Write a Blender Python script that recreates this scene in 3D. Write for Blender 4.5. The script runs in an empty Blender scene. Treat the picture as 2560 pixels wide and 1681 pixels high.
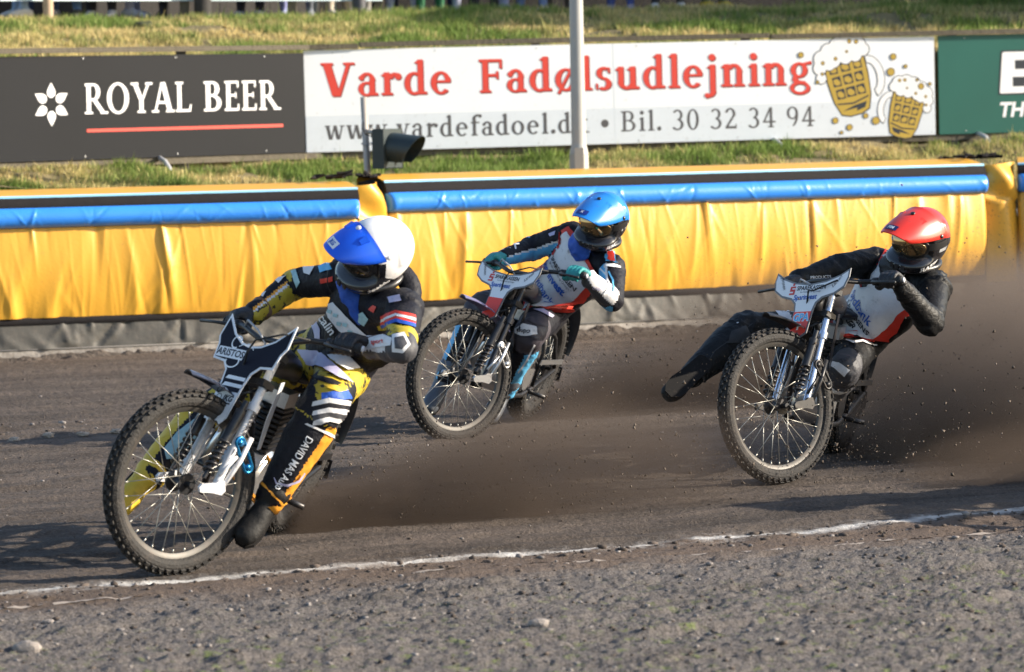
import bpy, bmesh, math, random
import numpy as np
from mathutils import Vector, Matrix
from mathutils.bvhtree import BVHTree

scene = bpy.context.scene
R = math.radians
random.seed(7)
rng = np.random.default_rng(7)

# ------------------------------------------------------------------ camera
FPX, CAMH = 9000.0, 1.67                      # focal length in photo pixels, eye height
PITCH, ROLL = math.atan(538.5 / 9000), math.atan(0.02)
fw = np.array([0, math.cos(PITCH), -math.sin(PITCH)])
r0 = np.array([1.0, 0, 0]); u0 = np.cross(r0, fw)
CR = math.cos(ROLL) * r0 - math.sin(ROLL) * u0
CU = math.sin(ROLL) * r0 + math.cos(ROLL) * u0
CP = np.array([0, 0, CAMH])
cam_data = bpy.data.cameras.new('camera')
cam = bpy.data.objects.new('camera', cam_data)
scene.collection.objects.link(cam)
m = Matrix.Identity(4)
for i in range(3):
    m[i][0] = CR[i]; m[i][1] = CU[i]; m[i][2] = -fw[i]; m[i][3] = CP[i]
cam.matrix_world = m
cam_data.sensor_width = 36
cam_data.lens = 36 * FPX / 2560
cam_data.clip_end = 3000
cam_data.dof.use_dof = True
cam_data.dof.focus_distance = 16.5
cam_data.dof.aperture_fstop = 5.0
scene.camera = cam

# ------------------------------------------------------------------ sky, sun, exposure
SUN_EL = R(21); SUN_DIR = Vector((1.0, -0.03, 0)).normalized() * math.cos(SUN_EL) + Vector((0, 0, math.sin(SUN_EL)))
world = bpy.data.worlds.new('World'); scene.world = world; world.use_nodes = True
wn = world.node_tree; bg = wn.nodes['Background']
sky = wn.nodes.new('ShaderNodeTexSky'); sky.sky_type = 'NISHITA'; sky.sun_disc = False
sky.sun_elevation = SUN_EL; sky.sun_rotation = math.atan2(SUN_DIR.x, SUN_DIR.y)
wn.links.new(sky.outputs[0], bg.inputs[0]); bg.inputs[1].default_value = 0.125
sun_d = bpy.data.lights.new('sun', 'SUN'); sun_d.energy = 5.0; sun_d.angle = R(0.5); sun_d.color = (1.0, 0.89, 0.73)
sun = bpy.data.objects.new('sun', sun_d); scene.collection.objects.link(sun)
sun.rotation_euler = SUN_DIR.to_track_quat('Z', 'Y').to_euler(); sun.location = (20, 2, 12)
vs = scene.view_settings
vs.view_transform = 'Standard'; vs.look = 'None'; vs.exposure = 1.05; vs.gamma = 1.0; vs.use_curve_mapping = False
scene.cycles.volume_step_rate = 1.0
scene.cycles.volume_max_steps = 96
scene.cycles.max_bounces = 6
scene.cycles.volume_bounces = 1

# ------------------------------------------------------------------ helpers
COL = scene.collection
def unproj(px, py, d):
    v = fw + CR * (px - 1280) / FPX - CU * (py - 840.5) / FPX
    return CP + v * (d / v[1])
def ground(px, py, z=0.0):
    v = fw + CR * (px - 1280) / FPX - CU * (py - 840.5) / FPX
    return CP + v * ((z - CAMH) / v[2])
def V(p): return Vector((float(p[0]), float(p[1]), float(p[2])))

def tag(o, label=None, cat=None, group=None, kind=None):
    if label: o['label'] = label
    if cat: o['category'] = cat
    if group: o['group'] = group
    if kind: o['kind'] = kind
    return o
def empty(name, loc=(0, 0, 0), matrix=None):
    o = bpy.data.objects.new(name, None); COL.objects.link(o)
    o.empty_display_size = 0.1
    if matrix is not None: o.matrix_world = matrix
    else: o.location = loc
    return o
def link(name, me, parent=None, mats=None, smooth=False):
    if mats:
        for mm in (mats if isinstance(mats, (list, tuple)) else [mats]): me.materials.append(mm)
    if smooth: me.polygons.foreach_set('use_smooth', [True] * len(me.polygons))
    o = bpy.data.objects.new(name, me); COL.objects.link(o)
    if parent: o.parent = parent
    return o
def mesh_np(name, verts, faces, parent=None, mats=None, smooth=False, fmat=None):
    me = bpy.data.meshes.new(name)
    verts = np.asarray(verts, dtype=np.float32)
    if isinstance(faces, np.ndarray):
        n, k = faces.shape
        me.vertices.add(len(verts)); me.vertices.foreach_set('co', verts.ravel())
        me.loops.add(n * k); me.loops.foreach_set('vertex_index', faces.astype(np.int32).ravel())
        me.polygons.add(n); me.polygons.foreach_set('loop_start', np.arange(0, n * k, k, dtype=np.int32))
        me.update(calc_edges=True)
    else:
        me.from_pydata([tuple(map(float, v)) for v in verts], [], [tuple(map(int, f)) for f in faces]); me.update()
    o = link(name, me, parent, mats, smooth)
    if fmat is not None: me.polygons.foreach_set('material_index', np.asarray(fmat, dtype=np.int32))
    return o

class MB:
    """collects simple shapes into one mesh"""
    def __init__(s): s.v = []; s.f = []; s.m = []; s.cur = 0; s.T = None
    def add(s, vs_, fs_):
        b = len(s.v)
        for p in vs_:
            p = Vector(p)
            s.v.append(s.T @ p if s.T is not None else p)
        for f in fs_: s.f.append(tuple(b + i for i in f)); s.m.append(s.cur)
    def box(s, c, h, M=None, bevel=0.0):
        cx, cy, cz = c; vs_ = []
        for k in (-1, 1):
            for j in (-1, 1):
                for i in (-1, 1):
                    p = Vector((i * h[0], j * h[1], k * h[2]))
                    if M is not None: p = M @ p
                    vs_.append((p.x + cx, p.y + cy, p.z + cz))
        s.add(vs_, [(0, 2, 3, 1), (4, 5, 7, 6), (0, 1, 5, 4), (2, 6, 7, 3), (0, 4, 6, 2), (1, 3, 7, 5)])
    def bar(s, a, b, w, t, up=(0, 0, 1)):
        a = Vector(a); b = Vector(b); d = (b - a); L = d.length; d.normalize()
        sd = d.cross(Vector(up)); 
        if sd.length < 1e-4: sd = d.cross(Vector((1, 0, 0)))
        sd.normalize(); up2 = sd.cross(d)
        vs_ = []
        for q in (a, b):
            for i, j in ((-1, -1), (1, -1), (1, 1), (-1, 1)): vs_.append(q + sd * (i * w / 2) + up2 * (j * t / 2))
        s.add(vs_, [(3, 2, 1, 0), (4, 5, 6, 7), (0, 1, 5, 4), (1, 2, 6, 5), (2, 3, 7, 6), (3, 0, 4, 7)])
    def tube(s, pts, rad, n=8, caps=True, closed=False):
        pts = [Vector(p) for p in pts]; N = len(pts)
        rads = [rad] * N if not isinstance(rad, (list, tuple)) else rad
        vs_ = []; ref = None
        for i, p in enumerate(pts):
            if closed: d = pts[(i + 1) % N] - pts[i - 1]
            else: d = pts[min(i + 1, N - 1)] - pts[max(i - 1, 0)]
            d.normalize()
            if ref is None:
                ref = d.cross(Vector((0, 0, 1)))
                if ref.length < 0.1: ref = d.cross(Vector((1, 0, 0)))
            ref = (ref - d * ref.dot(d)).normalized(); q = d.cross(ref)
            for k in range(n):
                a = 2 * math.pi * k / n
                vs_.append(p + (ref * math.cos(a) + q * math.sin(a)) * rads[i])
        fs_ = []
        for i in range(N if closed else N - 1):
            j = (i + 1) % N
            for k in range(n):
                k2 = (k + 1) % n
                fs_.append((i * n + k, i * n + k2, j * n + k2, j * n + k))
        if caps and not closed:
            fs_.append(tuple(range(n - 1, -1, -1))); fs_.append(tuple((N - 1) * n + k for k in range(n)))
        s.add(vs_, fs_)
    def rings(s, rings, caps=True):
        n = len(rings[0]); vs_ = [p for r_ in rings for p in r_]; fs_ = []
        for i in range(len(rings) - 1):
            for k in range(n):
                k2 = (k + 1) % n
                fs_.append((i * n + k, i * n + k2, (i + 1) * n + k2, (i + 1) * n + k))
        if caps:
            fs_.append(tuple(range(n - 1, -1, -1))); fs_.append(tuple((len(rings) - 1) * n + k for k in range(n)))
        s.add(vs_, fs_)
    def lathe(s, prof, o, axis, n=24, closed=True):
        axis = Vector(axis).normalized(); o = Vector(o)
        e1 = axis.orthogonal().normalized(); e2 = axis.cross(e1)
        rings = []
        for r_, h in prof:
            rings.append([o + axis * h + (e1 * math.cos(2 * math.pi * k / n) + e2 * math.sin(2 * math.pi * k / n)) * r_ for k in range(n)])
        s.rings(rings, caps=closed)
    def prism(s, poly, fr, t):
        """poly: 2-D outline; fr: (origin, eu, ev); extruded t along eu x ev, both ways from -t to 0"""
        o, eu, ev = (Vector(q) for q in fr); nn = eu.cross(ev).normalized(); n = len(poly)
        a = [o + eu * x + ev * y for x, y in poly]; b = [p - nn * t for p in a]
        s.add(a + b, [tuple(range(n)), tuple(range(2 * n - 1, n - 1, -1))] + [(i, n + i, n + (i + 1) % n, (i + 1) % n) for i in range(n)])
    def ball(s, c, r_, n=10, m_=6):
        c = Vector(c); r_ = (r_, r_, r_) if not isinstance(r_, (tuple, list)) else r_
        prof = []
        rings = []
        for j in range(m_ + 1):
            a = -math.pi / 2 + math.pi * j / m_
            a = max(min(a, 1.5), -1.5)
            rings.append([c + Vector((r_[0] * math.cos(a) * math.cos(2 * math.pi * k / n), r_[1] * math.cos(a) * math.sin(2 * math.pi * k / n), r_[2] * math.sin(a))) for k in range(n)])
        s.rings(rings)
    def build(s, name, mats, parent=None, smooth=False, auto=None):
        me = bpy.data.meshes.new(name)
        me.from_pydata([tuple(p) for p in s.v], [], s.f)
        me.polygons.foreach_set('material_index', s.m); me.update()
        o = link(name, me, parent, mats, smooth or auto is not None)
        if auto is not None: me.set_sharp_from_angle(angle=R(auto))
        return o

# ------------------------------------------------------------------ numpy noise
def _hash(ix, iy, iz, seed):
    h = (ix * 374761393 + iy * 668265263 + iz * 2147483647 + seed * 1274126177) & 0xFFFFFFFF
    h = ((h ^ (h >> 13)) * 1274126177) & 0xFFFFFFFF
    h = h ^ (h >> 16)
    return (h & 0xFFFF) / 65535.0
def vnoise(x, y, z=None, seed=0):
    x = np.asarray(x, float); y = np.asarray(y, float)
    z = np.zeros_like(x) if z is None else np.asarray(z, float)
    ix, iy, iz = (np.floor(a).astype(np.int64) for a in (x, y, z))
    fx, fy, fz = x - ix, y - iy, z - iz
    fx, fy, fz = (t * t * (3 - 2 * t) for t in (fx, fy, fz))
    def L(a, b, t): return a + (b - a) * t
    c = [[[_hash(ix + i, iy + j, iz + k, seed) for k in (0, 1)] for j in (0, 1)] for i in (0, 1)]
    r_ = L(L(L(c[0][0][0], c[1][0][0], fx), L(c[0][1][0], c[1][1][0], fx), fy),
           L(L(c[0][0][1], c[1][0][1], fx), L(c[0][1][1], c[1][1][1], fx), fy), fz)
    return r_ * 2 - 1
def fbm(x, y, z=None, seed=0, oct=4, gain=0.5):
    s_ = 0; a = 1
    for o in range(oct):
        f = 2.03 ** o
        s_ = s_ + a * vnoise(np.asarray(x) * f, np.asarray(y) * f, None if z is None else np.asarray(z) * f, seed + o * 17)
        a *= gain
    return s_

# ------------------------------------------------------------------ materials
MATS = {}
def mat(name, col, rough=0.6, metal=0.0, vary=0.12, scale=9.0, bump=0.0, bscale=60.0, coat=0.0, dirt=0.0, dirtcol=(0.09, 0.07, 0.06), spec=0.5, sheen=0.0):
    if name in MATS: return MATS[name]
    mm = bpy.data.materials.new(name); mm.use_nodes = True; nt = mm.node_tree; b = nt.nodes['Principled BSDF']
    b.inputs['Roughness'].default_value = rough; b.inputs['Metallic'].default_value = metal
    b.inputs['Coat Weight'].default_value = coat; b.inputs['Specular IOR Level'].default_value = spec
    b.inputs['Coat Roughness'].default_value = 0.08
    if sheen: b.inputs['Sheen Weight'].default_value = sheen
    tc = nt.nodes.new('ShaderNodeTexCoord')
    n1 = nt.nodes.new('ShaderNodeTexNoise'); n1.inputs['Scale'].default_value = scale; n1.inputs['Detail'].default_value = 6
    nt.links.new(tc.outputs['Object'], n1.inputs['Vector'])
    mx = nt.nodes.new('ShaderNodeMix'); mx.data_type = 'RGBA'
    mx.inputs[6].default_value = (*[c * (1 - vary) for c in col], 1); mx.inputs[7].default_value = (*[min(1, c * (1 + vary)) for c in col], 1)
    nt.links.new(n1.outputs['Fac'], mx.inputs[0])
    out = mx.outputs[2]
    if dirt > 0:
        n2 = nt.nodes.new('ShaderNodeTexNoise'); n2.inputs['Scale'].default_value = 26; n2.inputs['Detail'].default_value = 8; n2.inputs['Roughness'].default_value = 0.7
        nt.links.new(tc.outputs['Object'], n2.inputs['Vector'])
        rp = nt.nodes.new('ShaderNodeMapRange'); rp.inputs[1].default_value = 0.62 - 0.25 * dirt; rp.inputs[2].default_value = 0.78 - 0.1 * dirt
        rp.inputs[4].default_value = min(1, 0.5 + 0.4 * dirt)
        nt.links.new(n2.outputs['Fac'], rp.inputs[0])
        m2 = nt.nodes.new('ShaderNodeMix'); m2.data_type = 'RGBA'; m2.inputs[7].default_value = (*dirtcol, 1)
        nt.links.new(rp.outputs[0], m2.inputs[0]); nt.links.new(out, m2.inputs[6]); out = m2.outputs[2]
    nt.links.new(out, b.inputs['Base Color'])
    if bump > 0:
        n3 = nt.nodes.new('ShaderNodeTexNoise'); n3.inputs['Scale'].default_value = bscale; n3.inputs['Detail'].default_value = 5
        nt.links.new(tc.outputs['Object'], n3.inputs['Vector'])
        bp = nt.nodes.new('ShaderNodeBump'); bp.inputs['Strength'].default_value = bump; bp.inputs['Distance'].default_value = 0.02
        nt.links.new(n3.outputs['Fac'], bp.inputs['Height']); nt.links.new(bp.outputs[0], b.inputs['Normal'])
    MATS[name] = mm
    return mm
def attr_mat(name, rough=0.8, trans=0.0):
    """takes its base colour from a per-corner colour attribute 'tint' (the natural colour of each blade or lump)"""
    if name in MATS: return MATS[name]
    mm = bpy.data.materials.new(name); mm.use_nodes = True; nt = mm.node_tree; b = nt.nodes['Principled BSDF']
    b.inputs['Roughness'].default_value = rough; b.inputs['Specular IOR Level'].default_value = 0.25
    at = nt.nodes.new('ShaderNodeAttribute'); at.attribute_name = 'tint'
    nt.links.new(at.outputs['Color'], b.inputs['Base Color'])
    if trans:
        tr = nt.nodes.new('ShaderNodeBsdfTranslucent'); ms = nt.nodes.new('ShaderNodeMixShader'); ms.inputs[0].default_value = trans
        nt.links.new(at.outputs['Color'], tr.inputs[0]); nt.links.new(b.outputs[0], ms.inputs[1]); nt.links.new(tr.outputs[0], ms.inputs[2])
        nt.links.new(ms.outputs[0], nt.nodes['Material Output'].inputs[0])
    MATS[name] = mm
    return mm
def set_tint(o, cols_per_vert):
    me = o.data
    at = me.attributes.new('tint', 'FLOAT_COLOR', 'POINT')
    c = np.ones((len(me.vertices), 4), dtype=np.float32); c[:, :3] = cols_per_vert
    at.data.foreach_set('color', c.ravel())

# ------------------------------------------------------------------ lettering
def text2d(txt, size=1.0, bold=0.0, shear=0.0, align='LEFT', space=1.0):
    cu = bpy.data.curves.new('t', 'FONT'); cu.body = txt; cu.size = size; cu.offset = bold; cu.shear = shear; cu.align_x = align
    cu.space_character = space; cu.resolution_u = 3; cu.fill_mode = 'FRONT'
    ob = bpy.data.objects.new('t', cu); COL.objects.link(ob)
    dg = bpy.context.evaluated_depsgraph_get(); me = bpy.data.meshes.new_from_object(ob.evaluated_get(dg))
    v = [(p.co.x, p.co.y) for p in me.vertices]; f = [tuple(p.vertices) for p in me.polygons]
    bpy.data.objects.remove(ob); bpy.data.curves.remove(cu); bpy.data.meshes.remove(me)
    return v, f
def merge2d(parts):
    """parts: list of (verts, faces) or (verts, faces, dx, dy, scale, rot)"""
    V2, F2 = [], []
    for p in parts:
        v, f = p[0], p[1]; dx, dy, sc, ro = (list(p[2:]) + [0, 0, 1, 0][len(p) - 2:]) if len(p) > 2 else (0, 0, 1, 0)
        b = len(V2); c, s_ = math.cos(ro), math.sin(ro)
        V2 += [(dx + sc * (x * c - y * s_), dy + sc * (x * s_ + y * c)) for x, y in v]
        F2 += [tuple(b + i for i in q) for q in f]
    return V2, F2
def fit2d(v, x0, x1, y0=None, y1=None):
    xs = [p[0] for p in v]; ys = [p[1] for p in v]; w = max(xs) - min(xs); h = max(ys) - min(ys)
    sx = (x1 - x0) / w; sy = sx if y0 is None else (y1 - y0) / h; yb = min(ys) if y0 is None else min(ys)
    return [(x0 + (p[0] - min(xs)) * sx, (0 if y0 is None else y0) + (p[1] - yb) * sy) for p in v]
def poly2d(pts): return list(pts), [tuple(range(len(pts)))]
def rect2d(x0, y0, x1, y1): return poly2d([(x0, y0), (x1, y0), (x1, y1), (x0, y1)])
def disc2d(cx, cy, rx, ry=None, n=20, rot=0.0):
    ry = rx if ry is None else ry; c, s_ = math.cos(rot), math.sin(rot); o = []
    for k in range(n):
        a = 2 * math.pi * k / n; x, y = rx * math.cos(a), ry * math.sin(a)
        o.append((cx + x * c - y * s_, cy + x * s_ + y * c))
    return poly2d(o)
def ring2d(cx, cy, rx, ry, wx, wy, a0=0, a1=360, n=28, rot=0.0):
    v, f = [], []; c, s_ = math.cos(rot), math.sin(rot)
    for k in range(n + 1):
        a = R(a0 + (a1 - a0) * k / n)
        for q in (0, 1):
            x = (rx - q * wx) * math.cos(a); y = (ry - q * wy) * math.sin(a)
            v.append((cx + x * c - y * s_, cy + x * s_ + y * c))
    for k in range(n): f.append((2 * k, 2 * k + 2, 2 * k + 3, 2 * k + 1))
    return v, f

# serif glyphs, cap height 1, built from stems, bars, diagonals and modulated arcs
def glyph(ch, st=0.19, th=0.075, se=0.07):
    P = []
    def stem(x, y0, y1, b=1, t=1, w=st, l=1):
        P.append(rect2d(x - w / 2, y0, x + w / 2, y1))
        if b: P.append(poly2d([(x - w / 2 - .085, y0), (x + w / 2 + .085, y0), (x + w / 2 + .08, y0 + se), (x - w / 2 - .08, y0 + se)]))
        if t == 1: P.append(poly2d([(x - w / 2 - .085, y1 - se), (x + w / 2 + .085, y1 - se), (x + w / 2 + .085, y1), (x - w / 2 - .085, y1)]))
        if t == 2: P.append(poly2d([(x - w / 2 - .1, y1 - .1), (x - w / 2 + .01, y1 - .13), (x + w / 2, y1), (x - w / 2, y1 - .03)]))
    def bar(x0, x1, y, h=th): P.append(rect2d(x0, y - h / 2, x1, y + h / 2))
    def diag(x0, y0, x1, y1, w): P.append(poly2d([(x0 - w / 2, y0), (x0 + w / 2, y0), (x1 + w / 2, y1), (x1 - w / 2, y1)]))
    def arc(cx, cy, rx, ry, a0=0, a1=360, wt=st, wn=th): P.append(ring2d(cx, cy, rx, ry, wt, wn, a0, a1))
    def dot(cx, cy, r_=.105): P.append(disc2d(cx, cy, r_))
    X = .68; W = .7
    if ch == 'V': diag(.44, 0, .17, 1, .24); diag(.5, 0, .82, 1, .11); bar(.0, .36, .965); bar(.66, .99, .965); W = 1.0
    elif ch == 'F': stem(.2, 0, 1, 1, 0); bar(.02, .7, .96, .08); bar(.2, .58, .52, .08); P.append(rect2d(.63, .72, .7, .99)); P.append(rect2d(.53, .4, .59, .64)); W = .76
    elif ch == 'B': stem(.2, 0, 1, 0, 0); bar(.02, .42, .962, .076); bar(.02, .42, .038, .076); bar(.25, .45, .53, .07); arc(.4, .745, .29, .255, -90, 90); arc(.42, .27, .35, .27, -90, 90); W = .84
    elif ch == 'a': stem(.43, .06, .46, 0, 0, st * .95); arc(.285, .44, .24, .25, 0, 140, st * .95, .08); P.append(disc2d(.12, .53, .075)); arc(.27, .2, .25, .215, 40, 320, st * .9, .065); P.append(poly2d([(.34, .0), (.6, .0), (.6, .07), (.5, .1), (.34, .12)])); W = .62
    elif ch == 'r': stem(.19, 0, X, 1, 2); arc(.42, .46, .2, .21, 35, 170, .14, .1); dot(.52, .55, .1); W = .62
    elif ch == 'd': stem(.5, .03, 1.04, 0, 2); arc(.31, .33, .29, .345, 60, 300, st, .08); bar(.42, .68, .045, .08); W = .72
    elif ch == 'e': arc(.32, .33, .3, .345, 10, 318, st, .075); bar(.12, .6, .37, .065); W = .66
    elif ch == 'o': arc(.33, .33, .32, .345, 0, 360, st, .07); W = .7
    elif ch == 'ø': arc(.33, .33, .32, .345, 0, 360, st, .07); diag(.1, -.09, .56, .76, .08); W = .7
    elif ch == 'l': stem(.19, 0, 1.04, 1, 2); W = .38
    elif ch == 'i': stem(.19, 0, X, 1, 2); dot(.18, .9); W = .38
    elif ch == 'j': stem(.2, -.12, X, 0, 2); arc(.06, -.12, .235, .2, -100, 0, st, .1); dot(.19, .9); dot(.02, -.26, .075); W = .38
    elif ch == 'n': stem(.19, 0, X, 1, 2); stem(.57, 0, .46, 1, 0); arc(.41, .44, .255, .25, 0, 150, st, .1); W = .78
    elif ch == 'u': stem(.19, .2, X, 0, 2); stem(.55, 0, X, 0, 2); arc(.36, .22, .265, .235, 180, 330, st, .1); bar(.5, .74, .04, .08); W = .78
    elif ch == 's': arc(.27, .5, .22, .19, 50, 265, .16, .085); arc(.26, .18, .24, .195, -130, 90, .16, .085); P.append(rect2d(.4, .5, .455, .67)); P.append(rect2d(.03, .01, .085, .19)); W = .54
    elif ch == 'g': arc(.3, .45, .26, .235, 0, 360, .15, .07); arc(.32, -.1, .31, .2, 0, 360, .12, .08); P.append(poly2d([(.12, .28), (.22, .24), (.3, .13), (.5, .1), (.45, .0), (.16, .04), (.08, .14)])); P.append(poly2d([(.44, .6), (.68, .63), (.68, .72), (.42, .66)])); W = .7
    elif ch == 'v': diag(.3, 0, .13, X, .19); diag(.36, 0, .56, X, .085); bar(.0, .28, X - .03); bar(.44, .68, X - .03); W = .68
    elif ch == 'w': diag(.27, 0, .12, X, .17); diag(.32, 0, .48, X, .08); diag(.65, 0, .5, X, .17); diag(.7, 0, .87, X, .08); bar(0, .26, X - .03); bar(.75, .98, X - .03); W = .98
    elif ch == 'f': stem(.2, 0, .82, 1, 0); arc(.39, .8, .285, .24, 60, 180, st, .1); dot(.5, .95, .085); bar(.03, .46, .64, .07); W = .48
    elif ch == 'k': stem(.19, 0, 1.04, 1, 2); diag(.28, .32, .55, .64, .08); diag(.6, .0, .36, .42, .2); bar(.42, .72, .64); bar(.5, .8, .035, .07); W = .8
    elif ch == '.': dot(.13, .1, .11); W = .28
    elif ch == '•': dot(.3, .42, .2); W = .6
    elif ch == '0': arc(.33, .5, .31, .52, 0, 360, st * .95, .07); W = .7
    elif ch == '3': arc(.3, .74, .27, .27, -85, 150, st * .9, .08); arc(.29, .27, .32, .285, -150, 88, st * .95, .08); W = .68
    elif ch == '2': arc(.3, .72, .28, .3, -20, 165, st * .95, .08); diag(.1, .06, .5, .66, .13); P.append(rect2d(.05, 0, .62, .12)); P.append(rect2d(.57, 0, .63, .22)); W = .7
    elif ch == '4': stem(.46, 0, 1, 1, 0, st * .9); diag(.08, .26, .44, 1, .1); P.append(rect2d(.03, .24, .7, .33)); W = .76
    elif ch == '9': arc(.32, .69, .3, .32, 0, 360, st * .9, .075); arc(.26, .6, .36, .6, -75, 20, st * .9, .08); W = .7
    elif ch == 'R': stem(.2, 0, 1, 1, 0, .17); bar(.05, .4, .96); bar(.25, .42, .47); arc(.4, .715, .28, .285, -90, 90, .17); diag(.82, 0, .4, .5, .19); bar(.68, 1.0, .035, .07); W = .92
    elif ch == 'O': arc(.46, .5, .46, .52, 0, 360, .18, .08); W = .98
    elif ch == 'Y': stem(.42, 0, .5, 1, 0, .17); diag(.42, .42, .14, 1, .19); diag(.46, .42, .74, 1, .1); bar(-.02, .3, .965); bar(.6, .9, .965); W = .84
    elif ch == 'A': diag(.12, 0, .42, 1, .09); diag(.76, 0, .46, 1, .2); bar(.24, .64, .33, .08); bar(-.02, .28, .035, .07); bar(.58, .95, .035, .07); W = .92
    elif ch == 'L': stem(.2, 0, 1, 0, 1, .17); bar(.05, .66, .04, .08); P.append(poly2d([(.58, 0), (.68, 0), (.72, .24), (.66, .24)])); W = .7
    elif ch == 'E': stem(.2, 0, 1, 0, 0, .17); bar(.04, .64, .962, .076); bar(.04, .66, .038, .076); bar(.2, .54, .52, .07); P.append(rect2d(.59, .78, .65, .99)); P.append(rect2d(.61, .01, .67, .22)); P.append(rect2d(.5, .42, .55, .62)); W = .72
    else: W = .4
    return P, W
def serif2d(txt, gap=0.05, word=0.34, **k):
    x = 0; parts = []; wi = 0
    for ch in txt:
        if ch == ' ': x += word; wi += 1; continue
        P, W = glyph(ch, **k)
        for v, f in P: parts.append((v, f, x, wi))
        x += W + gap
    return parts
def flat_print(name, parts, fr, mats, parent, lift=0.0015, zs=0.00003):
    """flat print: every piece of a 2-D drawing laid on the plane fr=(o, eu, ev); later pieces a hair above earlier ones"""
    o, eu, ev = (Vector(q) for q in fr); nn = eu.cross(ev).normalized(); v3, f3, mi = [], [], []
    for i, p in enumerate(parts):
        mat_i = 0
        if isinstance(p[0], int): mat_i, p = p[0], p[1:]
        v, f = merge2d([p]); b = len(v3); z = lift + i * zs
        v3 += [o + eu * x + ev * y + nn * z for x, y in v]; f3 += [tuple(b + k for k in q) for q in f]; mi += [mat_i] * len(f)
    return mesh_np(name, v3, f3, parent, mats, fmat=mi)
# ================================================================== SETTING
TU = np.array([0.889, 0.458]); TV = np.array([-0.458, 0.889])      # along the track, across it (away from the eye)
LINE_V = 12.43
def track_uv(x, y): return x * TU[0] + y * TU[1], x * TV[0] + y * TV[1]
def track_h(x, y):
    u, v = track_uv(x, y)
    inside = np.clip((LINE_V - 0.25 - v) / 0.5, 0, 1)               # rough shoulder this side of the line
    h = 0.018 * fbm(u * 0.35, v * 0.5, seed=3, oct=3)
    h = h + (0.012 - 0.006 * inside) * fbm(u * 0.6, v * 6.5, seed=11, oct=4, gain=0.6)      # ridges left by sliding wheels
    h = h + 0.0050 * fbm(u * 6, v * 26, seed=21, oct=4, gain=0.7)
    h = h + 0.0045 * (1 - inside) * (1 - 2 * np.abs(vnoise(u * 0.9, v * 9 + 0.6 * vnoise(u * 1.5, v * 2, seed=24), seed=23)))
    rough = fbm(u * 6, v * 9, seed=31, oct=4)
    h = h + inside * (0.007 * (1 - 2 * np.abs(vnoise(u * 0.7, v * 4.5 + 0.5 * vnoise(u * 1.3, v * 2, seed=34), seed=33))) + 0.006 * rough + 0.0050 * fbm(u * 26, v * 34, seed=35, oct=3, gain=0.8) + 0.030 * np.clip(fbm(u * 2.6, v * 7, seed=37, oct=4) - 0.45, 0, 1))
    # scuffed holes and lumps along the line
    dl = (v - (LINE_V - 0.10)) / 0.16
    lump = vnoise(u * 5.2, v * 6, seed=41)
    h = h + np.exp(-dl * dl) * (0.013 * np.clip(lump, -0.9, 0.5))
    # loose ridge in mid track
    dr = (v - 18.95 - 0.12 * vnoise(u * 0.6, u * 0, seed=51)) / 0.22
    h = h + np.exp(-dr * dr) * (0.022 + 0.03 * np.clip(vnoise(u * 3.4, v * 7, seed=55), 0, 1))
    dr = (v - 20.4) / 0.3
    h = h + np.exp(-dr * dr) * (0.01 + 0.016 * vnoise(u * 2.4, v * 5, seed=57))
    # dirt thrown against the kerb
    return h
def track_z(x, y): return float(track_h(np.array([x]), np.array([y]))[0])

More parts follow.
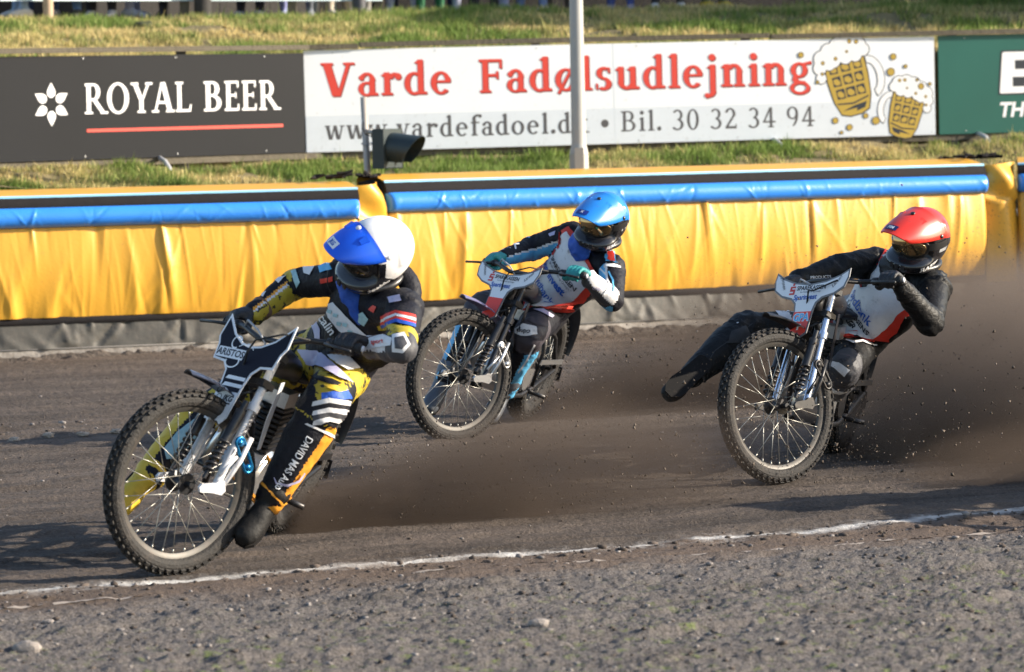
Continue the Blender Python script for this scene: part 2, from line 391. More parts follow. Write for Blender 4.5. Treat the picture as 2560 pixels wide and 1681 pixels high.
def make_track():
    rows = [9.2]
    while rows[-1] < 33: rows.append(rows[-1] + 0.010 + 0.0017 * (rows[-1] - 9) ** 1.05)
    rows = np.array(rows); NX = 620
    t = np.linspace(-1, 1, NX)
    half = 0.155 * rows + 0.35
    X = t[None, :] * half[:, None]; Y = np.repeat(rows[:, None], NX, 1)
    Z = track_h(X, Y)
    # fall away at the rim so that it meets the big ground sheet
    v = np.stack([X, Y, Z], -1).reshape(-1, 3); nr = len(rows)
    a = (np.arange(nr - 1)[:, None] * NX + np.arange(NX - 1)[None, :]).ravel()
    f = np.stack([a, a + 1, a + NX + 1, a + NX], -1)
    mm = bpy.data.materials.new('track_dirt'); mm.use_nodes = True; nt = mm.node_tree; N = nt.nodes; Lk = nt.links.new
    b = N['Principled BSDF']; b.inputs['Roughness'].default_value = 0.85; b.inputs['Specular IOR Level'].default_value = 0.3
    tc = N.new('ShaderNodeTexCoord'); mp = N.new('ShaderNodeMapping'); mp.inputs['Rotation'].default_value = (0, 0, -math.atan2(TU[1], TU[0]))
    Lk(tc.outputs['Object'], mp.inputs[0])
    st = N.new('ShaderNodeMapping'); st.inputs['Scale'].default_value = (0.35, 2.6, 1); Lk(mp.outputs[0], st.inputs[0])
    def noise(vec, sc, det=6, ro=0.6):
        n = N.new('ShaderNodeTexNoise'); n.inputs['Scale'].default_value = sc; n.inputs['Detail'].default_value = det; n.inputs['Roughness'].default_value = ro
        Lk(vec, n.inputs['Vector']); return n.outputs['Fac']
    def ramp(fac, a0, a1, to0=0.0, to1=1.0):
        r_ = N.new('ShaderNodeMapRange'); r_.inputs[1].default_value = a0; r_.inputs[2].default_value = a1; r_.inputs[3].default_value = to0; r_.inputs[4].default_value = to1
        Lk(fac, r_.inputs[0]); return r_.outputs[0]
    def mix(fac, c0, c1):
        x = N.new('ShaderNodeMix'); x.data_type = 'RGBA'; Lk(fac, x.inputs[0])
        for i, c in ((6, c0), (7, c1)):
            if isinstance(c, tuple): x.inputs[i].default_value = (*c, 1)
            else: Lk(c, x.inputs[i])
        return x.outputs[2]
    streak = noise(st.outputs[0], 1.0, 7, 0.62)
    c = mix(ramp(streak, 0.34, 0.66), (0.036, 0.028, 0.023), (0.120, 0.094, 0.078))
    blot = noise(tc.outputs['Object'], 2.3, 5)
    c = mix(ramp(blot, 0.45, 0.75, 0, 0.45), c, (0.140, 0.112, 0.092))
    grain = noise(tc.outputs['Object'], 75, 5, 0.75)
    c = mix(ramp(grain, 0.50, 0.78, 0, 0.65), c, (0.22, 0.185, 0.16))
    c = mix(ramp(grain, 0.46, 0.24, 0, 0.8), c, (0.030, 0.024, 0.022))
    # the shoulder on this side of the line: greyer, with specks of moss
    sx = N.new('ShaderNodeSeparateXYZ'); Lk(mp.outputs[0], sx.inputs[0])
    wob = noise(tc.outputs['Object'], 1.6, 4)
    ad = N.new('ShaderNodeMath'); ad.operation = 'MULTIPLY_ADD'; ad.inputs[1].default_value = 0.7; Lk(wob, ad.inputs[0]); Lk(sx.outputs['Y'], ad.inputs[2])
    ins = ramp(ad.outputs[0], LINE_V + 0.12, LINE_V - 0.35)
    gcol = mix(ramp(noise(tc.outputs['Object'], 110, 4, 0.7), 0.36, 0.62), (0.052, 0.046, 0.044), (0.25, 0.225, 0.212))
    c = mix(ramp(ins, 0, 1, 0, 0.8), c, gcol)
    c = mix(ramp(noise(st.outputs[0], 1.9, 6, 0.6), 0.52, 0.66, 0, 0.42), c, (0.050, 0.040, 0.034))
    strip_ = N.new('ShaderNodeMath'); strip_.operation = 'MULTIPLY'; Lk(ramp(ad.outputs[0], LINE_V - 0.42, LINE_V - 0.18), strip_.inputs[0]); Lk(ramp(ad.outputs[0], LINE_V + 0.45, LINE_V + 0.30), strip_.inputs[1])
    c = mix(ramp(strip_.outputs[0], 0, 1, 0, 0.7), c, (0.125, 0.088, 0.066))
    deep = ramp(sx.outputs['Y'], LINE_V - 0.9, LINE_V - 2.0)
    mo = N.new('ShaderNodeMath'); mo.operation = 'MULTIPLY'; Lk(deep, mo.inputs[0]); Lk(ramp(noise(tc.outputs['Object'], 14, 6, 0.7), 0.55, 0.66, 0, 0.8), mo.inputs[1])
    c = mix(mo.outputs[0], c, (0.15, 0.19, 0.055))
    # chalk dust smeared round the line
    ch = N.new('ShaderNodeMath'); ch.operation = 'ABSOLUTE'; sb = N.new('ShaderNodeMath'); sb.operation = 'SUBTRACT'; sb.inputs[1].default_value = LINE_V - 0.02; Lk(sx.outputs['Y'], sb.inputs[0]); Lk(sb.outputs[0], ch.inputs[0])
    cm = N.new('ShaderNodeMath'); cm.operation = 'MULTIPLY'; Lk(ramp(ch.outputs[0], 0.14, 0.02), cm.inputs[0]); Lk(ramp(noise(tc.outputs['Object'], 22, 6, 0.7), 0.45, 0.62, 0, 0.75), cm.inputs[1])
    c = mix(cm.outputs[0], c, (0.42, 0.40, 0.38))
    # the chalk line itself: a 7 cm stripe rubbed away in places
    lw = N.new('ShaderNodeMapping'); lw.inputs['Scale'].default_value = (1.0, 0.0, 1); Lk(mp.outputs[0], lw.inputs[0])
    rag = noise(tc.outputs['Object'], 11, 7, 0.7); wand = noise(lw.outputs[0], 1.7, 3)
    off = N.new('ShaderNodeMath'); off.operation = 'MULTIPLY_ADD'; off.inputs[1].default_value = 0.10; Lk(wand, off.inputs[0]); Lk(sx.outputs['Y'], off.inputs[2])
    sb2 = N.new('ShaderNodeMath'); sb2.operation = 'SUBTRACT'; sb2.inputs[1].default_value = LINE_V + 0.05; Lk(off.outputs[0], sb2.inputs[0])
    ab2 = N.new('ShaderNodeMath'); ab2.operation = 'ABSOLUTE'; Lk(sb2.outputs[0], ab2.inputs[0])
    rg2 = N.new('ShaderNodeMath'); rg2.operation = 'MULTIPLY_ADD'; rg2.inputs[1].default_value = 0.20; Lk(rag, rg2.inputs[0]); Lk(ab2.outputs[0], rg2.inputs[2])
    worn = ramp(noise(lw.outputs[0], 4.5, 5, 0.7), 0.34, 0.56, 0.25, 1.0)
    lm = N.new('ShaderNodeMath'); lm.operation = 'MULTIPLY'; Lk(ramp(rg2.outputs[0], 0.148, 0.108), lm.inputs[0]); Lk(worn, lm.inputs[1])
    c = mix(lm.outputs[0], c, (0.62, 0.60, 0.58))
    Lk(c, b.inputs['Base Color'])
    bp = N.new('ShaderNodeBump'); bp.inputs['Strength'].default_value = 1.0; bp.inputs['Distance'].default_value = 0.022
    Lk(noise(tc.outputs['Object'], 48, 8, 0.72), bp.inputs['Height']); Lk(bp.outputs[0], b.inputs['Normal'])
    o = mesh_np('dirt_track', v, f, None, mm, True)
    return tag(o, kind='structure')
make_track()
# wide ground under and around everything
gm = MB(); S = 1500
gm.add([(-S, -S, -0.09), (S, -S, -0.09), (S, S, -0.09), (-S, S, -0.09)], [(0, 1, 2, 3)])
tag(gm.build('ground', mat('far_ground', (0.10, 0.085, 0.07), 0.95, vary=0.4, scale=0.6)), kind='structure')

# ------------------------------------------------ chalk line
def chalk():
    # faint older trace just inside
    us = np.arange(-2.5, 12.5, 0.02); v, f = [], []
    for i, u in enumerate(us):
        c0 = LINE_V - 0.42 - 0.012 * u + 0.02 * math.sin(u * 1.3)
        for k in range(2):
            x, y = u * TU + (c0 + 0.018 * k) * TV; v.append((x, y, 0))
    v = np.array(v); v[:, 2] = track_h(v[:, 0], v[:, 1]) + 0.003
    keep = fbm(us * 2.2, us * 0 + 5, seed=71, oct=3) > 0.05
    for i in range(len(us) - 1):
        if keep[i]: f.append((i * 2, i * 2 + 2, i * 2 + 3, i * 2 + 1))
    tag(mesh_np('faded_line', v, f, None, mat('old_chalk', (0.27, 0.23, 0.20), 0.95, vary=0.3, scale=25), True), kind='structure')
chalk()

# ------------------------------------------------ clods and pebbles (uncountable)
def scatter_clods():
    bases = []
    for k in range(5):
        bm = bmesh.new(); bmesh.ops.create_icosphere(bm, subdivisions=1, radius=1)
        vv = np.array([p.co[:] for p in bm.verts]); ff = np.array([[q.index for q in p.verts] for p in bm.faces]); bm.free()
        vv = vv * (1 + 0.28 * rng.normal(size=(len(vv), 1)).clip(-1, 1)) * np.array([1.2, 0.9, 0.6]); bases.append((vv, ff))
    vs_, fs_, cs_ = [], [], []; nb = 0
    brown = np.array((0.085, 0.068, 0.058)); grey = np.array((0.21, 0.19, 0.18))
    def batch(n, vlo, vhi, ulo, uhi, rlo, rhi, pg):
        nonlocal nb
        v = rng.uniform(vlo, vhi, n); u = rng.uniform(ulo, uhi, n); x = u * TU[0] + v * TV[0]; y = u * TU[1] + v * TV[1]
        k = (y > 10.3) & (np.abs(x) < 0.155 * y + 0.2); x, y = x[k], y[k]; n = len(x)
        r_ = rlo + (rhi - rlo) * rng.random(n) ** 4; z = track_h(x, y) + 0.2 * r_; a = rng.uniform(0, 6.28, n); w = rng.integers(5, size=n)
        col = np.where(rng.random((n, 1)) < pg, grey, brown) * rng.uniform(0.7, 1.25, (n, 1))
        for b_ in range(5):
            q = w == b_; m_ = q.sum()
            if not m_: continue
            vv, ff = bases[b_]; c, s_ = np.cos(a[q])[:, None], np.sin(a[q])[:, None]; r2 = r_[q][:, None]
            P = np.stack([(vv[:, 0] * c - vv[:, 1] * s_) * r2 + x[q][:, None], (vv[:, 0] * s_ + vv[:, 1] * c) * r2 + y[q][:, None], vv[None, :, 2] * r2 + z[q][:, None]], -1)
            vs_.append(P.reshape(-1, 3)); fs_.append((ff[None] + (np.arange(m_) * len(vv))[:, None, None] + nb).reshape(-1, 3)); cs_.append(np.repeat(col[q], len(vv), 0)); nb += m_ * len(vv)
    batch(9000, 8.4, LINE_V - 0.1, 2.5, 10, 0.002, 0.013, 0.35)
    batch(420, LINE_V - 0.35, LINE_V + 0.05, 2, 11, 0.006, 0.024, 0.1)
    batch(2600, LINE_V, 19, 2, 13, 0.003, 0.010, 0.2)
    batch(420, 18.75, 19.2, 4, 14, 0.006, 0.022, 0.4)
    batch(900, 19.2, 23.8, 4, 16, 0.004, 0.016, 0.2)
    o = mesh_np('clods', np.vstack(vs_), np.vstack(fs_), None, attr_mat('clod', 0.95)); set_tint(o, np.vstack(cs_))
    tag(o, 'dark dirt clods and pebbles strewn over the track', 'dirt', kind='stuff')
scatter_clods()
def stone(px, py, r_, label):
    p = ground(px, py); bm = bmesh.new(); bmesh.ops.create_icosphere(bm, subdivisions=3, radius=1)
    for q in bm.verts:
        c = q.co; n = 0.22 * float(fbm(np.array([c.x * 1.4]), np.array([c.y * 1.4]), np.array([c.z * 1.4 + r_ * 50]), seed=5)[0])
        q.co = Vector((c.x * 1.35, c.y * 0.9, c.z * 0.72)) * (1 + n) * r_
    me = bpy.data.meshes.new('stone'); bm.to_mesh(me); bm.free()
    o = link('stone', me, None, mat('stone', (0.25, 0.22, 0.20), 0.9, vary=0.3, scale=60, bump=0.5, bscale=120), True); o.location = (p[0], p[1], track_z(p[0], p[1]) + r_ * 0.35)
    tag(o, label, 'stone', 'loose stones on the shoulder')
stone(66, 1622, 0.035, 'large grey stone lying in the bottom left corner of the shoulder')
stone(1345, 1568, 0.026, 'dark stone on the shoulder near the bottom, below the middle of the chalk line')
stone(120, 1548, 0.016, 'small pale stone just behind the large grey stone at bottom left')
for px, py, w in ((35, 1085, 'first'), (122, 1079, 'second'), (207, 1076, 'third'), (290, 1070, 'fourth')):
    p = ground(px, py, .03); bm = bmesh.new(); bmesh.ops.create_icosphere(bm, subdivisions=3, radius=1)
    for q in bm.verts:
        c = q.co; n = 0.35 * float(fbm(np.array([c.x * 1.9 + px]), np.array([c.y * 1.9]), np.array([c.z * 1.9]), seed=8)[0]); q.co = Vector((c.x * 1.7, c.y * 0.9, c.z * 0.8)) * (1 + 1.3 * n) * 0.018
    me = bpy.data.meshes.new('dry_clod'); bm.to_mesh(me); bm.free()
    o = link('dry_clod', me, None, mat('dry_clod', (0.36, 0.30, 0.25), 0.95, vary=0.3, scale=70, bump=0.6, bscale=150), True); o.location = (p[0], p[1], track_z(p[0], p[1]) + 0.014)
    tag(o, 'pale dry clod, %s from the left edge in the mid-track row' % w, 'clod', 'pale dry clods on the mid-track ridge')

# ------------------------------------------------ air fence
FY = mat('fence_yellow', (0.68, 0.35, 0.036), 0.42, vary=0.06, scale=3, bump=0.06, bscale=40, dirt=0.12, dirtcol=(0.30, 0.20, 0.06), spec=0.5)
FB = mat('fence_blue', (0.035, 0.24, 0.80), 0.38, vary=0.1, scale=4, bump=0.08, bscale=60)
FK = mat('fence_black', (0.014, 0.012, 0.013), 0.85, vary=0.3, scale=30, bump=0.25, bscale=90, spec=0.25)
FL = mat('fence_piping', (0.28, 0.60, 0.85), 0.5)
FG = mat('fence_skirt', (0.062, 0.058, 0.050), 0.62, vary=0.22, scale=7, bump=0.1, bscale=40, dirt=0.5, dirtcol=(0.11, 0.09, 0.075))
def speckle(mm):
    """mud specks on the vinyl, thicker towards the right-hand end of the bend"""
    nt = mm.node_tree; N = nt.nodes; b = N['Principled BSDF']; src = b.inputs['Base Color'].links[0].from_socket
    tc = N.new('ShaderNodeTexCoord'); vo = N.new('ShaderNodeTexVoronoi'); vo.inputs['Scale'].default_value = 34; nt.links.new(tc.outputs['Object'], vo.inputs['Vector'])
    sx = N.new('ShaderNodeSeparateXYZ'); nt.links.new(tc.outputs['Object'], sx.inputs[0])
    m1 = N.new('ShaderNodeMapRange'); m1.inputs[1].default_value = -1.0; m1.inputs[2].default_value = 3.5; m1.inputs[3].default_value = 0.04; m1.inputs[4].default_value = 0.20; nt.links.new(sx.outputs['X'], m1.inputs[0])
    nz = N.new('ShaderNodeTexNoise'); nz.inputs['Scale'].default_value = 40; nt.links.new(tc.outputs['Object'], nz.inputs['Vector'])
    ml = N.new('ShaderNodeMath'); ml.operation = 'MULTIPLY'; nt.links.new(m1.outputs[0], ml.inputs[0]); m3 = N.new('ShaderNodeMath'); m3.operation = 'MULTIPLY'; m3.inputs[1].default_value = 1.8; nt.links.new(nz.outputs['Fac'], m3.inputs[0]); nt.links.new(m3.outputs[0], ml.inputs[1])
    lt = N.new('ShaderNodeMath'); lt.operation = 'LESS_THAN'; nt.links.new(vo.outputs['Distance'], lt.inputs[0]); nt.links.new(ml.outputs[0], lt.inputs[1])
    m2 = N.new('ShaderNodeMath'); m2.operation = 'MULTIPLY'; m2.inputs[1].default_value = 0.75; nt.links.new(lt.outputs[0], m2.inputs[0])
    mx = N.new('ShaderNodeMix'); mx.data_type = 'RGBA'; mx.inputs[7].default_value = (0.12, 0.085, 0.05, 1); nt.links.new(m2.outputs[0], mx.inputs[0]); nt.links.new(src, mx.inputs[6]); nt.links.new(mx.outputs[2], b.inputs['Base Color'])
speckle(FY); speckle(FG)
def folds(U, W, n, seed, slant, wlo, whi, amp, hgt):
    """cloth folds over a strip; U along, W = 0 top .. 1 bottom"""
    r_ = np.random.default_rng(seed); L = U.max(); D = np.zeros_like(U)
    for i in range(int(n * L)):
        u_ = r_.uniform(0, L); k = r_.normal(0, slant) * hgt; w = r_.uniform(wlo, whi); a = amp * r_.uniform(0.3, 1) * r_.choice([1, 1, -0.7])
        end = r_.choice([0, 1, 1, 2]); reach = r_.uniform(0.35, 0.95)
        env = np.clip(1 - W / reach, 0, 1) if end == 0 else (np.clip(1 - (1 - W) / reach, 0, 1) if end == 1 else np.sin(np.pi * np.clip(W, 0, 1)) ** 0.5)
        x = (U - u_ - k * (W - 0.5)) / (w * (0.6 + 0.8 * W))
        D += a * env * np.exp(-np.abs(x) ** 1.5) * (1 - 0.35 * x)
    return D
def strip(name, A, B, prof, mats, parent, n_u, foldspec=None, seed=0, smooth=True, ends=0.0, curve=0.0):
    """sweeps profile [(offset to the front, z)] from A to B"""
    A = np.array(A); B = np.array(B); d = B - A; L = np.hypot(*d[:2]); t = d / L; nrm = np.array([t[1], -t[0], 0])
    prof = np.array(prof); m_ = len(prof); us = np.linspace(0, L, n_u)
    U, K = np.meshgrid(us, np.arange(m_), indexing='ij'); W = K / (m_ - 1)
    D = np.zeros_like(U)
    hgt = abs(prof[0, 1] - prof[-1, 1]) + 0.05
    for i, fs in enumerate(foldspec or []): D += folds(U, W, fs[0], seed + i * 5, fs[1], fs[2], fs[3], fs[4], hgt)
    off = prof[None, :, 0] + D; z = np.repeat(prof[None, :, 1], n_u, 0).copy()
    if ends:                                                            # inflated ends round off
        e = np.minimum(us, L - us); k = np.clip(e / ends, 0, 1); k = np.sqrt(1 - (1 - k) ** 2)[:, None]
        off = off * (0.25 + 0.75 * k); zc = prof[:, 1].mean(); z = zc + (z - zc) * (0.9 + 0.1 * k)
    bow = curve * np.sin(np.pi * us / L)[:, None]
    off = off + bow
    P = A[None, None] + U[..., None] * t + off[..., None] * nrm + z[..., None] * np.array([0, 0, 1.0])
    a = (np.arange(n_u - 1)[:, None] * m_ + np.arange(m_ - 1)[None]).ravel()
    return mesh_np(name, P.reshape(-1, 3), np.stack([a, a + m_, a + m_ + 1, a + 1], -1), parent, mats, smooth)
def fence_section(A, B, hs, seed, label, curve=0.0):
    A = np.array([A[0], A[1], 0.0]); B = np.array([B[0], B[1], 0.0]); L = np.hypot(*(B - A)[:2])
    root = empty('air_fence_section', (0, 0, 0)); tag(root, label, 'air fence', 'inflated air fence sections along the bend')
    n_u = int(L / 0.0085)
    w = np.linspace(0, 1, 30)
    yel = [(0.012 + 0.055 * math.sin(math.pi * (0.12 + 0.84 * q)) ** 0.8, (0.957 - 0.657 * q) * hs) for q in w]
    strip('front_panel', A, B, yel, FY, root, n_u, [(5, 0.10, 0.016, 0.04, 0.019), (3.5, 0.14, 0.035, 0.08, 0.026), (18, 0.15, 0.007, 0.018, 0.003), (10, 0.35, 0.012, 0.03, 0.007)], seed, ends=0.06, curve=curve)
    th = np.linspace(R(78), R(-80), 18)
    strip('blue_tube', A, B, [(0.035 + 0.075 * math.cos(a), hs * (1.032 + 0.074 * math.sin(a))) for a in th], FB, root, n_u,
          [(6, 0.9, 0.010, 0.024, 0.011), (10, 0.6, 0.006, 0.014, 0.005)], seed + 91, ends=0.05, curve=curve)
    strip('black_band', A, B, [(0.04, hs * 1.098), (0.045, hs * 1.115), (0.03, hs * 1.15), (0.004, hs * 1.178)], FK, root, n_u // 3, [(8, 0.6, 0.008, 0.02, 0.003)], seed + 33, curve=curve)
    strip('piping', A, B, [(0.006, hs * 1.176), (0.008, hs * 1.184), (0.0, hs * 1.193), (-0.008, hs * 1.192)], FL, root, n_u // 4, curve=curve)
    q = np.linspace(0, 1, 14)
    top = [(-0.006 - 0.46 * a, hs * (1.190 + 0.045 * math.sin(math.pi * min(1, a * 0.75)))) for a in q] + [(-0.49, hs * 1.20), (-0.50, hs * 1.1), (-0.50, 0.1)]
    strip('top_cover', A, B, top, FY, root, n_u // 2, [(5, 0.5, 0.006, 0.015, 0.006)], seed + 55, curve=curve, ends=0.0)
    t = (B - A) / L; nrm = np.array([t[1], -t[0], 0])
    for P, sg in ((A, 1), (B, -1)):
        pr = [(0.03, 0.28), (0.05, 0.6), (0.03, 0.96), (0.03, 1.1), (-0.01, 1.18), (-0.2, 1.20), (-0.48, 1.18), (-0.49, 0.2)]
        mb = MB(); mb.add([P + nrm * a + t * 0.01 * sg + np.array([0, 0, z * hs]) for a, z in pr], [tuple(range(8)) if sg < 0 else tuple(range(7, -1, -1))])
        mb.build('end_cap', FK, root)
    strip('bottom_band', A, B, [(0.020, 0.305 * hs), (0.030, 0.29 * hs), (0.030, 0.262 * hs), (0.022, 0.25 * hs)], FK, root, n_u // 3, [(14, 0.8, 0.006, 0.014, 0.003)], seed + 21, curve=curve)
    sk = np.linspace(0, 1, 9)
    strip('skirt', A, B, [(0.014 + 0.035 * a, (0.254 - 0.182 * a) * hs) for a in sk], FG, root, n_u // 2, [(9, 0.8, 0.015, 0.05, 0.032), (8, 1.4, 0.02, 0.04, 0.018)], seed + 77, curve=curve)
    mb = MB(); mb.tube([A + nrm * 0.052 + np.array([0, 0, 0.072]), (A + B) / 2 + nrm * (0.052 + curve) + np.array([0, 0, 0.072]), B + nrm * 0.052 + np.array([0, 0, 0.072])], 0.006, 6)
    mb.build('hem_cord', mat('cord', (0.16, 0.15, 0.14), 0.6), root, True)
    return root, A, B, t, nrm
def fp(px, py): g = ground(px, py, 0.08); return g[:2]
A0 = fp(-700, 903); A1 = fp(902, 838)
B0 = fp(968, 831); B1 = fp(2463, 757)
C0 = fp(2548, 753); C1 = fp(3900, 735)
FA = fence_section(A0, A1, 1.0, 5, 'yellow padded air fence section at left, behind the rider in the white helmet')
FBs = fence_section(B0, B1, 1.035, 105, 'long yellow and blue air fence section behind the blue and red helmet riders')
FC = fence_section(C0, C1, 1.035, 205, 'air fence section cut off by the right edge beyond the yellow joint flap')
def flap(P, Q, hs, parent, seed):
    """creased yellow flap closing the gap between two sections"""
    P = np.array(P); Q = np.array(Q); d = Q - P; L = np.hypot(*d[:2]); t = d / L; nrm = np.array([t[1], -t[0]])
    nu, nz = 22, 46; r_ = np.random.default_rng(seed); v = []
    for i in range(nu):
        for j in range(nz):
            a = i / (nu - 1); z = (1.17 - 0.93 * j / (nz - 1)) * hs
            bul = 0.06 * math.sin(math.pi * a) + (0.035 * math.sin(a * 5 + z * 16) if z > 0.93 else 0.012 * math.sin(a * 7 + z * 5))
            if z > 1.1: bul -= 0.25 * (z - 1.1)
            wx = (a - 0.02) * L + (0.02 * math.sin(z * 9 + seed) if a > 0.9 else 0)
            x, y = P + t * wx + nrm * (bul + 0.0)
            v.append((x, y, z + (0.02 * a if z > 1.1 else 0)))
    a = (np.arange(nu - 1)[:, None] * nz + np.arange(nz - 1)[None]).ravel()
    mesh_np('joint_flap', v, np.stack([a, a + nz, a + nz + 1, a + 1], -1), parent, FY, True)
    mb = MB()
    for k in range(9):                                                  # tangle of lashing straps on top
        c = np.append(P + t * L * r_.uniform(-0.6, 1.2) - nrm * r_.uniform(0.1, 0.35), 1.225 * hs)
        pts = [c + np.array([r_.normal(0, 0.05), r_.normal(0, 0.03), abs(r_.normal(0, 0.02))]) for _ in range(5)]
        mb.tube(pts, 0.012, 5)
    mb.build('lashing', FK, parent)
flap(A1, B0, 1.03, FBs[0], 1); flap(B1, C0, 1.045, FBs[0], 2)

# kerb board under the fence, with dirt banked against it
def kerb():
    pts = [A0, A1, B0, B1, C0, C1]; v = []; f = []
    cm = mat('kerb_board', (0.33, 0.30, 0.27), 0.9, vary=0.25, scale=6, bump=0.3, bscale=30, dirt=0.75, dirtcol=(0.12, 0.095, 0.08))
    mb = MB()
    for P, Q in zip(pts[:-1], pts[1:]):
        P = np.array(P); Q = np.array(Q); t = (Q - P) / np.hypot(*(Q - P)); n_ = np.array([t[1], -t[0]])
        c = (P + Q) / 2 + n_ * 0.02; a = math.atan2(t[1], t[0])
        mb.box((c[0], c[1], -0.03), (np.hypot(*(Q - P)) / 2 + 0.01, 0.03, 0.097), Matrix.Rotation(a, 3, 'Z'))
    tag(mb.build('kerb', cm), kind='structure')
    # banked dirt
    us, nz = np.linspace(0, 1, 1700), 22; path = np.array(pts); seg = np.r_[0, np.cumsum(np.hypot(*np.diff(path, axis=0).T))]; s_ = us * seg[-1]
    X = np.interp(s_, seg, path[:, 0]); Y = np.interp(s_, seg, path[:, 1]); nx, ny = 0.42, -0.907
    v = []
    lump = fbm(s_ * 4.5, s_ * 0, seed=81, oct=4); lump2 = fbm(s_ * 12, s_ * 0 + 4, seed=83, oct=3)
    for i in range(len(us)):
        for k in range(nz):
            o = 0.02 + 0.40 * k / (nz - 1)
            h = (0.022 + 0.012 * lump[i]) * math.exp(-((o - 0.15) / 0.11) ** 2) + 0.006 * (1 - k / (nz - 1)) - 0.014 * (k == nz - 1)
            v.append((X[i] + nx * o, Y[i] + ny * o, h))
    v = np.array(v); v[:, 2] += 0.016 * fbm(v[:, 0] * 11, v[:, 1] * 9, seed=85, oct=4, gain=0.6) + 0.8 * track_h(v[:, 0], v[:, 1])
    a = (np.arange(len(us) - 1)[:, None] * nz + np.arange(nz - 1)[None]).ravel()
    tag(mesh_np('dirt_berm', v, np.stack([a, a + nz, a + nz + 1, a + 1], -1), None, mat('berm_dirt', (0.085, 0.068, 0.056), 0.95, vary=0.45, scale=14, bump=0.8, bscale=60), True), kind='structure')
kerb()

# ------------------------------------------------ grass banks
# lines in plan: behind the fence, foot of the boards, behind the boards, crest, plateau
def zline(px, py, d): return unproj(px, py, d)
xs_px = [-900, 0, 769, 1500, 2340, 3400]
board_d = [27.2, 29.1, 31.0, 31.6, 32.2, 33.2]; board_b = [436, 409, 382, 361, 337, 307]; board_t = [166, 137, 127, 110, 91, 66]
BB = [zline(x, y, d) for x, y, d in zip(xs_px, board_b, board_d)]
BT = [zline(x, y, d) for x, y, d in zip(xs_px, board_t, board_d)]
crest_y = [66, 50, 52, 36, 8, -24]
CRl = [zline(x, y, d + 4.6) for x, y, d in zip(xs_px, crest_y, board_d)]
FR = []
for x in xs_px:
    path = [A0, A1, B0, B1, C0, C1]; ang = (x - 1280) / FPX
    for P, Q in zip(path[:-1], path[1:]):
        # intersection of the sight line in plan with the fence line
        d = Q - P; den = d[0] - ang * d[1]
        k = (ang * P[1] - P[0]) / den if abs(den) > 1e-9 else -1
        if -0.001 <= k <= 1.001: break
    p = P + d * k if -2 < k < 3 else P
    FR.append(np.array([p[0] - 0.16, p[1] + 0.42, 0.86]))
def lerp_line(Ln, s_):
    Ln = np.array(Ln); q = s_ * (len(Ln) - 1); i = np.minimum(q.astype(int), len(Ln) - 2); f_ = (q - i)[:, None]
    return Ln[i] * (1 - f_) + Ln[i + 1] * f_
low_rows = [(np.array(FR), 0.0), (np.array(FR) * .45 + np.array(BB) * .55 + np.array([0, 0, -0.03]), 0.55), (np.array(BB) + np.array([0, 0.0, -0.06]), 0.93), (np.array(BB) + np.array([0, 0.4, -0.02]), 1.0)]
upA = np.array(BT) + np.array([0, 0.12, -0.12]); upC = np.array(CRl)
up_rows = [(upA + np.array([0, 0, -0.9]), 0), (upA, 0.04), (upA * .5 + upC * .5 + np.array([0, 0, 0.07]), 0.5), (upC, 0.93), (upC + np.array([0, 1.0, 0.02]), 1.0)]
def bank_pt(rows, s_, w):
    s_ = np.asarray(s_, float); w = np.asarray(w, float); out = np.zeros((len(s_), 3)); pos = [r_[1] for r_ in rows]
    L = [lerp_line(r_[0], s_) for r_ in rows]
    for i in range(len(rows) - 1):
        k = (w >= pos[i]) & (w <= pos[i + 1]); f_ = ((w - pos[i]) / (pos[i + 1] - pos[i]))[:, None]
        out[k] = (L[i] * (1 - f_) + L[i + 1] * f_)[k]
    out[:, 2] += 0.05 * fbm(out[:, 0] * 1.1, out[:, 1] * 1.1, seed=91, oct=4) + 0.02 * fbm(out[:, 0] * 5, out[:, 1] * 5, seed=93, oct=3)
    return out
def bank_mesh(name, rows, ns, nw):
    S_, W_ = np.meshgrid(np.linspace(0, 1, ns), np.linspace(0, 1, nw), indexing='ij')
    v = bank_pt(rows, S_.ravel(), W_.ravel()); a = (np.arange(ns - 1)[:, None] * nw + np.arange(nw - 1)[None]).ravel()
    gm_ = mat('bank_soil', (0.17, 0.135, 0.06), 0.95, vary=0.55, scale=3.0, bump=0.7, bscale=30)
    tag(mesh_np(name, v, np.stack([a, a + nw, a + nw + 1, a + 1], -1), None, gm_, True), kind='structure')
bank_mesh('lower_bank', low_rows, 300, 40); bank_mesh('upper_bank', up_rows, 300, 50)
gp = MB(); cl_ = np.array(CRl)                                           # level standing terrace behind the crest
top_v = [tuple(p + np.array([0, 0.9, 0.0])) for p in cl_] + [tuple(p + np.array([0, 45, 0.6])) for p in cl_]
n_ = len(cl_); gp.add(top_v, [(i, i + 1, n_ + i + 1, n_ + i) for i in range(n_ - 1)])
tag(gp.build('terrace', mat('terrace_gravel', (0.16, 0.14, 0.12), 0.95, vary=0.3, scale=5)), kind='structure')

